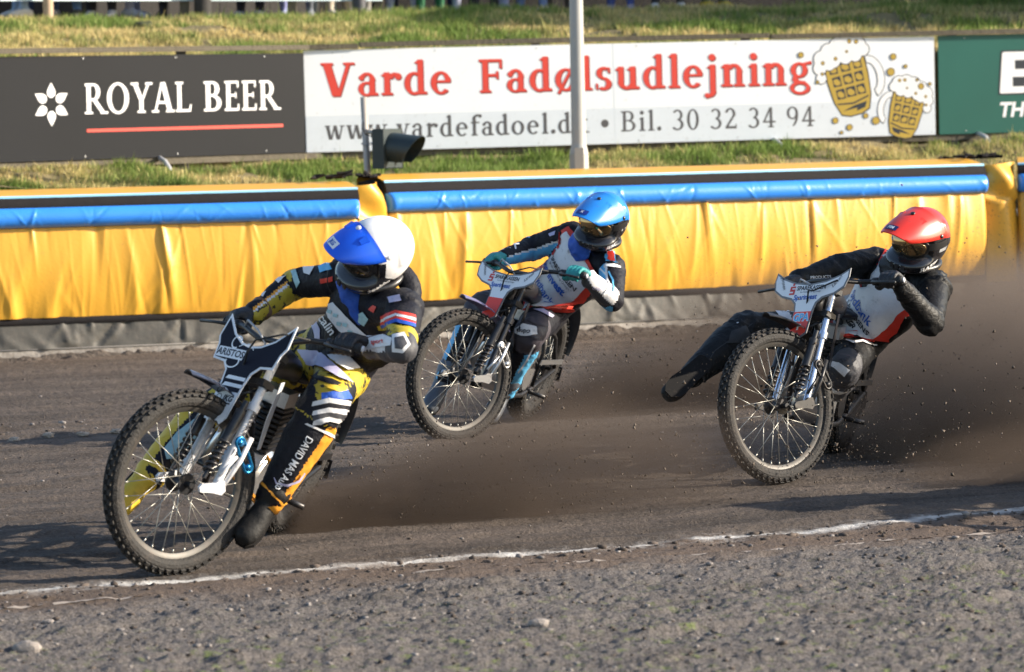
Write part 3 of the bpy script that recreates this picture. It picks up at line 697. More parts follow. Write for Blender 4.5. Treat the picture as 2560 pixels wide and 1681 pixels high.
def grass(name, rows, n, s_rng, w_rng, hlo, hhi, greenbias, seed, label):
    r_ = np.random.default_rng(seed)
    s_ = r_.uniform(*s_rng, n); w = r_.uniform(*w_rng, n); p = bank_pt(rows, s_, w)
    clump = fbm(p[:, 0] * 1.3, p[:, 1] * 1.9, seed=95 + seed, oct=3); fine = fbm(p[:, 0] * 6, p[:, 1] * 6, seed=97 + seed, oct=2)
    keep = (fine > -0.6) & (fbm(p[:, 0] * 2.2, p[:, 1] * 3.1, seed=99 + seed, oct=3) > -0.62); p, clump, fine = p[keep], clump[keep], fine[keep]; n = len(p)
    h = r_.uniform(hlo, hhi, n) * (1 + 0.45 * np.clip(clump, -0.8, 1.2)) ; a = r_.uniform(0, 2 * np.pi, n)
    tall = r_.random(n) < 0.012; h = np.where(tall, h * 2.0, h)
    lean = np.abs(r_.normal(0, 0.7, n)) * h; wd = r_.uniform(0.0035, 0.008, n) * (1 + h * 3)
    b = a + r_.uniform(0.6, 2.4, n)
    v = np.zeros((n, 3, 3)); dx = np.stack([np.cos(b), np.sin(b), 0 * b], -1) * wd[:, None]
    v[:, 0] = p - dx; v[:, 1] = p + dx; v[:, 0, 2] -= 0.01; v[:, 1, 2] -= 0.01
    v[:, 2] = p + np.stack([np.cos(a) * lean, np.sin(a) * lean, h], -1)
    g = np.clip(0.45 + 1.0 * clump + greenbias + 0.25 * r_.normal(size=n), 0, 1)[:, None]
    straw = np.array([0.60, 0.48, 0.22]); green = np.array([0.17, 0.245, 0.055])
    col = (straw * (1 - g) + green * g) * r_.uniform(0.65, 1.3, (n, 1))
    o = mesh_np(name, v.reshape(-1, 3), np.arange(3 * n).reshape(n, 3), None, attr_mat('grass_blade', 0.7, 0.3)); set_tint(o, np.repeat(col, 3, 0))
    tag(o, label, 'grass', kind='stuff')
grass('grass', low_rows, 118000, (0.02, 0.98), (0.0, 0.9), 0.025, 0.075, 0.06, 1, 'dry yellow-green grass between the air fence and the advertising boards')
grass('grass', up_rows, 185000, (0.02, 0.98), (0.04, 1.0), 0.025, 0.085, 0.06, 2, 'dry grass on the bank above the advertising boards')

# ------------------------------------------------ advertising boards
def path_at(pts, px):                                                    # point on a board line for a photo column, linear between known columns
    return np.array([np.interp(px, xs_px, [p[k] for p in pts]) for k in range(3)])
def board_frame(px0, px1, fwd=0.0):
    a = path_at(BB, px0); b = path_at(BB, px1); c = path_at(BT, px0); e = path_at(BT, px1)
    eu = (b - a); L = np.linalg.norm(eu); eu = eu / L; ev = ((c - a) + (e - b)) / 2; hgt = np.linalg.norm(ev); ev = ev - eu * (ev @ eu); ev /= np.linalg.norm(ev)
    return a, eu, ev, L, hgt
PRINT_W = mat('print_white', (0.80, 0.80, 0.82), 0.45, vary=0.04)
PRINT_R = mat('print_red', (0.66, 0.055, 0.035), 0.45, vary=0.06)
PRINT_DR = mat('print_dark_red', (0.22, 0.03, 0.03), 0.5)
PRINT_G = mat('print_grey', (0.085, 0.08, 0.085), 0.5, vary=0.1)
PRINT_LB = mat('print_light_grey', (0.66, 0.70, 0.76), 0.45, vary=0.05, dirt=0.12, dirtcol=(0.25, 0.23, 0.2))
PRINT_AU = mat('print_gold', (0.46, 0.31, 0.045), 0.5, vary=0.08)
PRINT_K = mat('print_black', (0.02, 0.025, 0.035), 0.5)
WOOD = mat('rail_wood', (0.10, 0.085, 0.06), 0.85, vary=0.35, scale=12, bump=0.4, bscale=40)
STEEL = mat('galvanised', (0.42, 0.43, 0.44), 0.4, 0.85, vary=0.15, scale=20)
def board(px0, px1, pm, label):
    a, eu, ev, L, h = board_frame(px0, px1)
    root = empty('advertising_board', V(a)); tag(root, label, 'advertising board', 'advertising boards along the foot of the bank')
    inv = -Vector(a)
    def fr(lift=0.0): return (np.zeros(3), eu, ev)
    nrm = np.cross(eu, ev)
    mb = MB(); nu = 24
    mb.prism([(L * i / nu, 0.0) for i in range(nu + 1)] + [(L * i / nu, h) for i in range(nu, -1, -1)], fr(), 0.012)
    o = mb.build('panel', pm, root)
    mb = MB(); mb.lathe([(0.006, -0.001), (0.006, 0.001), (0.003, 0.002)], (0, 0, 0), nrm, 8); sc0 = None
    for x in np.arange(0.25, L, 0.9):
        for y in (0.025, h - 0.025):
            if sc0 is None: sc0 = o2 = mb.build('screw', STEEL, root)
            else: o2 = sc0.copy(); COL.objects.link(o2)
            o2.location = V(eu * x + ev * y + nrm * 0.002)
    for x in np.arange(0.15, L, 1.9):
        mb = MB(); mb.box(Vector(eu * x + ev * (h / 2 - 0.25) - nrm * 0.06), (0.04, 0.04, h / 2 + 0.3)); mb.build('post', WOOD, root)
    return root, fr(), L, h
# dark board with the brewery name
BLK = mat('board_charcoal', (0.008, 0.0092, 0.0125), 0.6, vary=0.25, scale=1.2, spec=0.18)
rt, fr_, L_, h_ = board(-620, 763, BLK, 'dark grey advertising board reading ROYAL BEER with a white star')
def upx(px, px0, px1, L): return (px - px0) / (px1 - px0) * L
ux = lambda p: upx(p, -620, 763, L_)
parts = []; cx, cy = ux(88), h_ * 0.54
for k in range(6):
    a = R(90 + 60 * k); r1, r2 = 0.055, 0.178
    w = 0.052; pts = []
    for q, ww in ((r1, 0.012), (r1 + 0.02, 0.036), (r1 + 0.045, 0.04), (r1 + 0.07, 0.032), (r2, 0.0)): pts.append((q, ww))
    pl = [(q, ww) for q, ww in pts] + [(q, -ww) for q, ww in pts[::-1][1:]]
    parts.append(([(cx + q * math.cos(a) - ww * math.sin(a), cy + q * math.sin(a) + ww * math.cos(a)) for q, ww in pl], [tuple(range(len(pl)))]))
flat_print('star_print', parts, fr_, PRINT_W, rt)
def lay_serif(txt, x0, x1, yb, cap, **k):
    ps = serif2d(txt, **k); allv = [(p[2] + x, y) for p in ps for x, y in p[0]]
    xa = min(q[0] for q in allv); xb = max(q[0] for q in allv); sx = (x1 - x0) / (xb - xa)
    out = [([(x0 + (p[2] + x - xa) * sx, yb + y * cap) for x, y in p[0]], p[1]) for p in ps]; n = ps[-1][3] + 1
    return [[g for g, p in zip(out, ps) if p[3] == w] for w in range(n)]
for wd in lay_serif('ROYAL BEER', ux(173), ux(697), h_ * 0.44, 0.250, gap=0.045, word=0.5): flat_print('lettering', wd, fr_, PRINT_W, rt, lift=0.0006)
flat_print('red_rule', [rect2d(ux(177), h_ * 0.265, ux(702), h_ * 0.295)], fr_, PRINT_R, rt)
# white board
WHT = mat('board_white', (0.80, 0.82, 0.86), 0.38, vary=0.05, scale=2, dirt=0.05, dirtcol=(0.35, 0.33, 0.3))
rt, fr_, L_, h_ = board(766, 2339, WHT, 'white advertising board with red and grey lettering and two beer mugs')
ux = lambda p: upx(p, 766, 2339, L_)
flat_print('grey_field', [rect2d(0.004, 0.004, L_ - 0.004, h_ * 0.355)], fr_, PRINT_LB, rt, lift=0.001)
red1 = lay_serif('Varde Fadølsudlejning', ux(806), ux(2022), h_ * 0.545, 0.288, gap=0.06, word=0.72, st=0.165, th=0.065)
for wd in red1: flat_print('red_lettering', [(0,) + ([(x + 0.008, y - 0.010) for x, y in p[0]], p[1]) for p in wd] + [(1,) + p for p in wd], fr_, [PRINT_DR, PRINT_R], rt, lift=0.0012, zs=0.00002)
for wd in lay_serif('www.vardefadoel.dk • Bil. 30 32 34 94', ux(812), ux(2028), h_ * 0.12, 0.178, gap=0.085, word=0.42, st=0.155, th=0.065): flat_print('grey_lettering', wd, fr_, PRINT_G, rt, lift=0.0014, zs=0.00002)
flat_print('seam', [rect2d(ux(1523), 0.0, ux(1523) + 0.004, h_)], fr_, PRINT_LB, rt, lift=0.0014)
def mug(cx, cy, s_, rot, flip):
    """beer mug drawing, in units of its body height"""
    P = []; c, q = math.cos(rot), math.sin(rot)
    def tr(v): return [(cx + s_ * ((x * flip) * c - y * q), cy + s_ * ((x * flip) * q + y * c)) for x, y in v]
    def add(mi, g): P.append((mi, tr(g[0]), g[1]))
    K, AU, W = 0, 1, 2
    # handle
    add(K, ring2d(.44, .02, .30, .42, .17, .16, -80, 95)); add(W, ring2d(.44, .02, .285, .405, .135, .13, -76, 90))
    # body
    body = [(-.40, .5), (.40, .5), (.41, .1), (.37, -.3), (.28, -.56), (.12, -.62), (-.12, -.62), (-.28, -.56), (-.37, -.3), (-.41, .1)]
    add(K, poly2d([(x * 1.06, y * 1.04) for x, y in body])); add(AU, poly2d(body))
    for j, yy in enumerate((.33, .08, -.17)):
        for i, xx in enumerate((-.25, .0, .25)):
            w = .095 - .01 * abs(i - 1); dx = xx * (1 - .08 * j)
            add(K, poly2d([(dx - w, yy - .09), (dx + w, yy - .1), (dx + w, yy + .1), (dx - w, yy + .095)]))
            add(AU, poly2d([(dx - w * .78, yy - .03), (dx - w * .1, yy - .075), (dx + w * .75, yy - .06), (dx + w * .7, yy + .0), (dx + w * .1, yy + .06), (dx - w * .74, yy + .05)]))
    add(K, poly2d([(-.33, -.33), (0, -.38), (.33, -.31), (.32, -.345), (0, -.415), (-.32, -.36)]))
    add(K, poly2d([(-.25, -.5), (.0, -.44), (.27, -.42), (.2, -.53), (.02, -.56), (.05, -.5), (-.1, -.5)]))
    # foam
    fo = [(-.42, .58, .16), (-.5, .42, .13), (-.52, .22, .10), (-.25, .68, .16), (-.05, .74, .17), (.15, .76, .16), (.33, .68, .17), (.43, .56, .12), (-.2, .5, .14), (.05, .5, .13), (.25, .5, .13), (.0, .62, .2), (-.3, .45, .12)]
    for x, y, r_ in fo: add(K, disc2d(x, y, r_ + .018, n=16))
    for x, y, r_ in fo: add(W, disc2d(x, y, r_, n=16))
    for x, y, r_ in ((-.42, .5, .03), (.2, .78, .035), (.33, .74, .035), (-.15, .52, .03), (.1, .6, .02), (-.48, .3, .025)): add(K, disc2d(x, y, r_ + .012, n=10)); add(AU, disc2d(x, y, r_, n=10))
    return P
def photo_uv(px, py):                                                     # photo pixel to board coordinates
    t0 = path_at(BT, px); b0 = path_at(BB, px)
    yb = np.interp(px, xs_px, board_b); yt = np.interp(px, xs_px, board_t)
    return ux(px), (yb - py) / (yb - yt) * h_
mx_, my_ = photo_uv(2118, 208); parts = mug(mx_, my_, 0.46, R(13), 1)
mx_, my_ = photo_uv(2262, 272); parts += mug(mx_, my_ - 0.035, 0.36, R(-14), -1)
for px, py, r_ in ((2233, 142, .025), (2226, 180, .032), (2264, 166, .014), (1996, 138, .022), (2037, 206, .012), (2303, 216, .024), (2326, 210, .012), (2081, 302, .024), (2117, 319, .024), (2185, 302, .032), (2159, 290, .02), (2096, 332, .012), (2293, 200, .01)):
    x, y = photo_uv(px, py); parts += [(0,) + disc2d(x, y, r_ + 0.006, n=14), (1,) + disc2d(x, y, r_, n=14)]
flat_print('mug_print', [p for p in parts], fr_, [PRINT_K, PRINT_AU, PRINT_W], rt, lift=0.0016, zs=0.000025)
# green board
GRN = mat('board_green', (0.012, 0.105, 0.082), 0.4, vary=0.3, scale=0.8)
rt, fr_, L_, h_ = board(2349, 3390, GRN, 'green advertising board at the right edge showing a white capital B')
ux = lambda p: upx(p, 2349, 3390, L_)
bv = [(x, y) for x, y in ((0.0, 0.02), (0.03, 0.0), (0.62, 0.0), (0.74, 0.08), (0.76, 0.4), (0.68, 0.5), (0.78, 0.6), (0.78, 0.92), (0.68, 1.0), (0.12, 1.0), (0.08, 0.97))]
def bshape(g): return poly2d([(ux(2497) + x * 0.36 + g * (1 if x > .4 else -1), h_ * 0.40 + y * 0.37 + g * (1 if y > .5 else -1)) for x, y in bv])
flat_print('letter_b', [(1,) + bshape(0.014), (0,) + bshape(0.0), (1,) + rect2d(ux(2529), h_ * .40 + .06, ux(2529) + .12, h_ * .40 + .145), (1,) + rect2d(ux(2535), h_ * .40 + .215, ux(2535) + .12, h_ * .40 + .295)], fr_, [PRINT_W, PRINT_K], rt, lift=0.002, zs=0.0003)
tv, tf = text2d('TH0', 0.18, bold=0.006, shear=0.18); flat_print('small_lettering', [([(ux(2493) + x, h_ * 0.165 + y) for x, y in tv], tf)], fr_, PRINT_W, rt)
# timber rail over the boards, in lengths
for i, (p0, p1, dz) in enumerate(((-700, 893, 0.0), (897, 1918, 0.012), (1922, 3390, 0.0))):
    mb = MB(); a = path_at(BT, p0); e = path_at(BT, p1)
    pts = [path_at(BT, q) for q in np.linspace(p0, p1, 14)]
    for q0, q1 in zip(pts[:-1], pts[1:]): mb.bar(q0 + np.array([0, -0.01, 0.028 + dz]), q1 + np.array([0, -0.01, 0.028 + dz]), 0.05, 0.042)
    tag(mb.build('timber_rail', WOOD), ['weathered timber rail on top of the dark ROYAL BEER board', 'timber rail over the left part of the white board', 'timber rail over the beer mugs and the green board'][i], 'rail', 'timber rails capping the boards')
# bottom batten
mb = MB(); pts = [path_at(BB, q) for q in np.linspace(-700, 3390, 20)]
for q0, q1 in zip(pts[:-1], pts[1:]): mb.bar(q0 + np.array([0, 0.03, -0.03]), q1 + np.array([0, 0.03, -0.03]), 0.03, 0.05)
tag(mb.build('bottom_batten', WOOD), 'dark timber batten running under all the advertising boards', 'batten')
# grey bent pipes below the boards
PIPE = mat('grey_pipe', (0.35, 0.36, 0.38), 0.5, vary=0.1)
for px, py, dx, lab in ((392, 412, 0.08, 'bent grey pipe end under the dark board'), (1932, 352, 0.06, 'bent grey pipe end under the white board beside the beer mugs'), (2445, 345, 0.07, 'bent grey pipe end under the green board')):
    p = path_at(BB, px) + np.array([0, -0.08, -0.0]); mb = MB()
    mb.tube([p + np.array([-0.02, 0.1, 0.0]), p + np.array([0, 0, -0.01]), p + np.array([dx * .5, -0.06, -0.03]), p + np.array([dx, -0.1, -0.09]), p + np.array([dx + .01, -0.12, -0.19])], 0.021, 8)
    tag(mb.build('pipe', PIPE, None, True), lab, 'pipe', 'bent pipe ends under the boards')

# ------------------------------------------------ lamp post and signal lamp
PZ = mat('post_paint', (0.36, 0.36, 0.345), 0.5, 0.0, vary=0.08, scale=6, bump=0.03)
d = 28.75; b_ = unproj(1449, 470, d); st_ = unproj(1446, 372, d)
root = empty('lamp_post', V(b_)); tag(root, 'tall pale grey steel lamp post standing in front of the white board', 'lamp post')
mb = MB(); mb.lathe([(0.078, -0.3), (0.077, 0.0), (0.076, st_[2] - b_[2] - 0.05)], (0, 0, 0), (0, 0, 1), 24); mb.build('base_tube', PZ, root, auto=40)
z0 = st_[2] - b_[2]; mb = MB(); mb.lathe([(0.076, z0 - 0.048), (0.07, z0 - 0.01), (0.060, z0 + 0.03), (0.0585, z0 + 0.05), (0.05, z0 + 2.2), (0.04, z0 + 6.5)], (0, 0, 0), (0, 0, 1), 24); mb.build('shaft', PZ, root, auto=40)
mb = MB(); mb.bar((0.0, -0.079, 0.12), (0.0, -0.079, 0.32), 0.07, 0.006, (0, 1, 0)); mb.build('access_door', PZ, root)
mb = MB(); mb.tube([(0, 0, z0 + 6.4), (0.1, -0.3, z0 + 6.6), (0.2, -0.9, z0 + 6.65)], 0.03, 10); mb.build('arm', PZ, root, True)
mb = MB(); mb.box((0.22, -1.1, z0 + 6.65), (0.14, 0.3, 0.06)); mb.build('lamp_head', PZ, root)
d = 28.2; b_ = unproj(923, 520, d); t_ = unproj(909, 243, d); s_ = FPX / d
root = empty('signal_lamp', V(b_)); tag(root, 'dark hooded signal lamp on a thin galvanised post behind the air fence', 'signal lamp')
DKG = mat('signal_housing', (0.018, 0.030, 0.033), 0.5, vary=0.2)
up = V(t_ - b_); mb = MB(); mb.tube([(0, 0, -0.3), (0, 0, 0), up], 0.026, 12); mb.build('post', mat('post_galv', (0.42, 0.38, 0.34), 0.55, 0.3, vary=0.15), root, True)
def L(px, py, dd=0.0): return V(unproj(px, py, d + dd) - b_)
mb = MB(); mb.tube([L(917, 332, -.02), L(968, 328, -.04)], 0.014, 10); mb.build('bracket', STEEL, root, True)
for yy in (322, 360): mb = MB(); mb.tube([L(917 + 14 * math.cos(a), yy + 3 * math.sin(a), -0.03 * math.sin(a)) for a in np.linspace(0, 6.28, 12)], 0.004, 5); mb.build('clamp', STEEL, root, True)
c = L(968, 372, -.05); mb = MB(); rz = Matrix.Rotation(R(-28), 3, 'Z'); hx = Vector((math.cos(R(-28)), math.sin(R(-28)), 0)); hy = Vector((-hx.y, hx.x, 0))
mb.box(c, (0.052, 0.145, 0.155), rz); mb.build('housing', DKG, root)
mb = MB(); oc = c + hx * 0.053; ns = 18                                   # cut-away hood, open below at the mouth
R0, R1 = [], []
for k in range(ns + 1):
    a = R(-55 + 290 * k / ns); ln = 0.27 - 0.10 * (1 - math.sin(a)) * 0.8
    e = hy * math.cos(a) + Vector((0, 0, 1)) * math.sin(a)
    R0.append(oc + e * 0.125); R1.append(oc + e * 0.112 + hx * ln - Vector((0, 0, 0.02)))
v_ = R0 + R1 + [p + (oc - p).normalized() * 0.004 for p in R0] + [p - (p - oc - hx * 0.2).normalized() * 0.004 for p in R1]; q = ns + 1
mb.add(v_, [(i, i + 1, q + i + 1, q + i) for i in range(ns)] + [(2 * q + i + 1, 2 * q + i, 3 * q + i, 3 * q + i + 1) for i in range(ns)] + [(q + i, q + i + 1, 3 * q + i + 1, 3 * q + i) for i in range(ns)])
mb.build('hood', DKG, root, auto=50)
mb = MB(); mb.lathe([(0.1, 0.0), (0.095, 0.012), (0.05, 0.03), (0.01, 0.035)], oc, hx, 20); mb.build('lens', mat('signal_lens', (0.30, 0.28, 0.26), 0.2, coat=0.6), root, True)
mb = MB(); e = c + hx * 0.053; mb.bar(e + Vector((0, 0, -0.15)) - hy * .1, e + Vector((0, 0, -0.15)) - hy * .1 + hx * 0.14, 0.012, 0.006); mb.bar(e + Vector((0, 0, -0.15)) - hy * .1 + hx * .14, e + Vector((0, 0, -0.05)) - hy * .1 + hx * .14, 0.012, 0.006); mb.build('hood_bracket', DKG, root)
mb = MB(); mb.tube([L(908, 305, -.03), L(906, 318, -.03), L(912, 335, -.04), L(930, 342, -.05), L(960, 333, -.05)], 0.004, 5); mb.build('cable', FK, root, True)

# ------------------------------------------------ turf lumps on the bank
def turf(px, py, d, r_, label, col):
    p = unproj(px, py, d); bm = bmesh.new(); bmesh.ops.create_icosphere(bm, subdivisions=3, radius=1)
    for q in bm.verts:
        c = q.co; n = 0.3 * float(fbm(np.array([c.x * 2]), np.array([c.y * 2]), np.array([c.z * 2 + px]), seed=6)[0]); q.co = Vector((c.x * 1.5, c.y, c.z * 0.8)) * (1 + n) * r_
    me = bpy.data.meshes.new('turf_lump'); bm.to_mesh(me); bm.free(); o = link('turf_lump', me, None, mat('turf_dark', col, 0.95, vary=0.4, scale=40, bump=0.6, bscale=80), True); o.location = V(p)
    tag(o, label, 'turf')
turf(357, 66, 33.2, 0.06, 'dark clump of turf on the bank above the dark board', (0.06, 0.065, 0.03))
turf(960, 100, 32.6, 0.06, 'bare earth lump on the bank above the white board', (0.12, 0.085, 0.06))
# ================================================================== MOTORCYCLES
RAKE = R(24); AX = Vector((-math.sin(RAKE), 0, math.cos(RAKE))); NX_ = Vector((math.cos(RAKE), 0, math.sin(RAKE))); LH = Vector((1.06, 0, 0.80))
FAX = Vector((1.34, 0, 0.355)); RAXL = Vector((0, 0, 0.33)); GRIP = Vector((0.90, 0.325, 0.955))
TYRE = mat('tyre_rubber', (0.020, 0.018, 0.017), 0.8, vary=0.3, scale=20, bump=0.3, bscale=90, dirt=0.42, dirtcol=(0.075, 0.06, 0.05))
ALU = mat('bare_alloy', (0.62, 0.62, 0.63), 0.32, 0.9, vary=0.12, scale=14, dirt=0.25)
RIMM = mat('rim_alloy', (0.055, 0.052, 0.048), 0.5, 0.4, vary=0.3, scale=14, dirt=0.6)
SPK = mat('spoke_steel', (0.36, 0.35, 0.32), 0.38, 0.7, vary=0.25, scale=20, dirt=0.4)
BLKM = mat('black_metal', (0.018, 0.018, 0.02), 0.4, 0.3, vary=0.25, scale=20, dirt=0.35)
BLKP = mat('black_plastic', (0.015, 0.015, 0.018), 0.35, vary=0.3, scale=12, dirt=0.3)
RUB = mat('grip_rubber', (0.015, 0.015, 0.016), 0.7, bump=0.4, bscale=200)
CHROME = mat('chrome', (0.75, 0.77, 0.80), 0.12, 1.0, vary=0.08, scale=20)
WHITEP = mat('white_paint', (0.62, 0.62, 0.64), 0.4, vary=0.08, dirt=0.35, coat=0.2)
PLW = mat('plate_white', (0.72, 0.73, 0.76), 0.4, vary=0.04, dirt=0.12)
PLN = mat('plate_navy', (0.005, 0.005, 0.014), 0.5, vary=0.15, spec=0.15)
PLR = mat('plate_red', (0.78, 0.045, 0.025), 0.4, vary=0.06)
BLUEA = mat('blue_anodised', (0.02, 0.20, 0.45), 0.25, 0.8)
GOLD = mat('gold_link', (0.55, 0.42, 0.14), 0.35, 0.8)
TXT_K = mat('text_black', (0.02, 0.02, 0.03), 0.5)
TXT_W = mat('text_white', (0.78, 0.78, 0.80), 0.5)
TXT_B = mat('text_blue', (0.02, 0.10, 0.42), 0.5)
TXT_R = mat('text_red', (0.55, 0.03, 0.03), 0.5)
TXT_C = mat('text_cyan', (0.10, 0.42, 0.75), 0.5)

def tyre_mesh(name, Rr, w, knobs, kh, rows):
    """tyre with knobs in wheel coordinates, axle along y"""
    mb = MB(); n = 64; rr = w * 0.5
    sec = []
    for k in range(14):
        a = 2 * math.pi * k / 14; sec.append((Rr - kh - rr * 0.95 + rr * 0.95 * math.cos(a), rr * math.sin(a)))
    rings = []
    for i in range(n):
        t = 2 * math.pi * i / n; rings.append([(r_ * math.cos(t), y, r_ * math.sin(t)) for r_, y in sec])
    vs_ = [p for q in rings for p in q]; fs_ = []
    for i in range(n):
        j = (i + 1) % n
        for k in range(14): fs_.append((i * 14 + k, j * 14 + k, j * 14 + (k + 1) % 14, i * 14 + (k + 1) % 14))
    mb.add(vs_, fs_)
    for i in range(knobs):
        for ri, ya in enumerate(rows):
            t = 2 * math.pi * (i + (0.5 if ri % 2 else 0)) / knobs; a = ya
            er = Vector((math.cos(t), 0, math.sin(t))); et = Vector((-math.sin(t), 0, math.cos(t))); ey = Vector((0, 1, 0))
            nn = er * math.cos(a) + ey * math.sin(a); sd = -er * math.sin(a) + ey * math.cos(a)
            c = er * (Rr - kh - rr * 0.95) + nn * (rr * 0.95 + kh * 0.45)
            M = Matrix((et, sd, nn)).transposed()
            mb.box(c, (math.pi * Rr / knobs * 0.55, w * 0.085, kh * 0.6), M)
    me_o = mb.build(name, TYRE); me = me_o.data; bpy.data.objects.remove(me_o)
    return me
def rim_mesh(name, Rr, w):
    mb = MB(); n = 64
    prof = [(Rr + .004, -w / 2), (Rr + .012, -w / 2), (Rr + .012, -w / 2 + .006), (Rr - .002, -w / 2 + .012), (Rr - .012, -w * .2), (Rr - .012, w * .2), (Rr - .002, w / 2 - .012), (Rr + .012, w / 2 - .006), (Rr + .012, w / 2), (Rr + .004, w / 2), (Rr - .012, w / 2 - .004), (Rr - .022, w * .2), (Rr - .022, -w * .2), (Rr - .012, -w / 2 + .004)]
    m_ = len(prof); vs_ = []
    for i in range(n):
        t = 2 * math.pi * i / n; vs_ += [(r_ * math.cos(t), y, r_ * math.sin(t)) for r_, y in prof]
    mb.add(vs_, [(i * m_ + k, ((i + 1) % n) * m_ + k, ((i + 1) % n) * m_ + (k + 1) % m_, i * m_ + (k + 1) % m_) for i in range(n) for k in range(m_)])
    o = mb.build(name, RIMM, auto=35); me = o.data; bpy.data.objects.remove(o); return me
FT = tyre_mesh('tyre', 0.355, 0.064, 58, 0.009, (-1.0, -0.42, 0.0, 0.42, 1.0))
RT = tyre_mesh('tyre', 0.33, 0.100, 44, 0.014, (-1.0, -0.5, 0.0, 0.5, 1.0))
FRIM = rim_mesh('rim', 0.292, 0.034); RRIM = rim_mesh('rim', 0.245, 0.055)
def hub_mesh(rf, half, barrel):
    mb = MB(); mb.lathe([(0.012, -half - .03), (0.012, -half), (rf, -half), (rf, -half + .006), (barrel, -half + .014), (barrel, half - .014), (rf, half - .006), (rf, half), (0.012, half), (0.012, half + .03)], (0, 0, 0), (0, 1, 0), 24)
    o = mb.build('hub', BLKM, auto=35); me = o.data; bpy.data.objects.remove(o); return me
FHUB = hub_mesh(0.040, 0.040, 0.022); RHUB = hub_mesh(0.055, 0.05, 0.035)
def spoke_mesh(rf, half, Rr, skew):
    mb = MB(); a = skew; p0 = Vector((rf * .92 * math.cos(a), half - .003, rf * .92 * math.sin(a))); p1 = Vector((Rr - .02, 0.004, 0))
    mb.tube([p0, p0.lerp(p1, .93)], 0.0017, 6); mb.tube([p0.lerp(p1, .93), p1], 0.0032, 6)
    o = mb.build('spoke', SPK, smooth=True); me = o.data; bpy.data.objects.remove(o); return me
FSP = [spoke_mesh(.04, s_ * .04, .292, k * 1.1) for s_ in (1, -1) for k in (1, -1)]
RSP = [spoke_mesh(.055, s_ * .05, .245, k * 1.0) for s_ in (1, -1) for k in (1, -1)]
def make_wheel(name, parent, M, hub, tyre, rim, sp, n, phase):
    w = bpy.data.objects.new(name, hub); COL.objects.link(w); w.parent = parent; w.matrix_local = M
    for nm, me in (('tyre', tyre), ('rim', rim)):
        o = bpy.data.objects.new(nm, me); COL.objects.link(o); o.parent = w
    for i in range(n):
        o = bpy.data.objects.new('spoke', sp[i % 4]); COL.objects.link(o); o.parent = w
        o.matrix_local = Matrix.Rotation(phase + 2 * math.pi * i / n, 4, 'Y')
    return w
def arc_pts(c, r_, a0, a1, n, y=0.0): return [(c[0] + r_ * math.cos(a0 + (a1 - a0) * i / n), y, c[2] + r_ * math.sin(a0 + (a1 - a0) * i / n)) for i in range(n + 1)]
def guard(name, c, r_, a0, a1, w, m_, parent, T=None, flare=0.0, n=22, crown=0.016):
    """mudguard blade: crowned section swept round the wheel"""
    mb = MB(); mb.T = T; rings = []
    for i in range(n + 1):
        t = i / n; a = R(a0 + (a1 - a0) * t); rr = r_ + flare * t ** 3; ww = w * (1 - 0.45 * max(0, (t - 0.6) / 0.4) ** 2)
        er = Vector((math.cos(a), 0, math.sin(a))); ring = []
        for k in range(7):
            y = -1 + 2 * k / 6; ring.append(Vector(c) + er * (rr + crown * (1 - y * y)) + Vector((0, y * ww / 2, 0)))
        for k in range(6, -1, -1):
            y = -1 + 2 * k / 6; ring.append(Vector(c) + er * (rr + crown * (1 - y * y) - 0.004) + Vector((0, y * ww / 2 * 0.98, 0)))
        rings.append(ring)
    mb.rings(rings); return mb.build(name, m_, parent, auto=50)

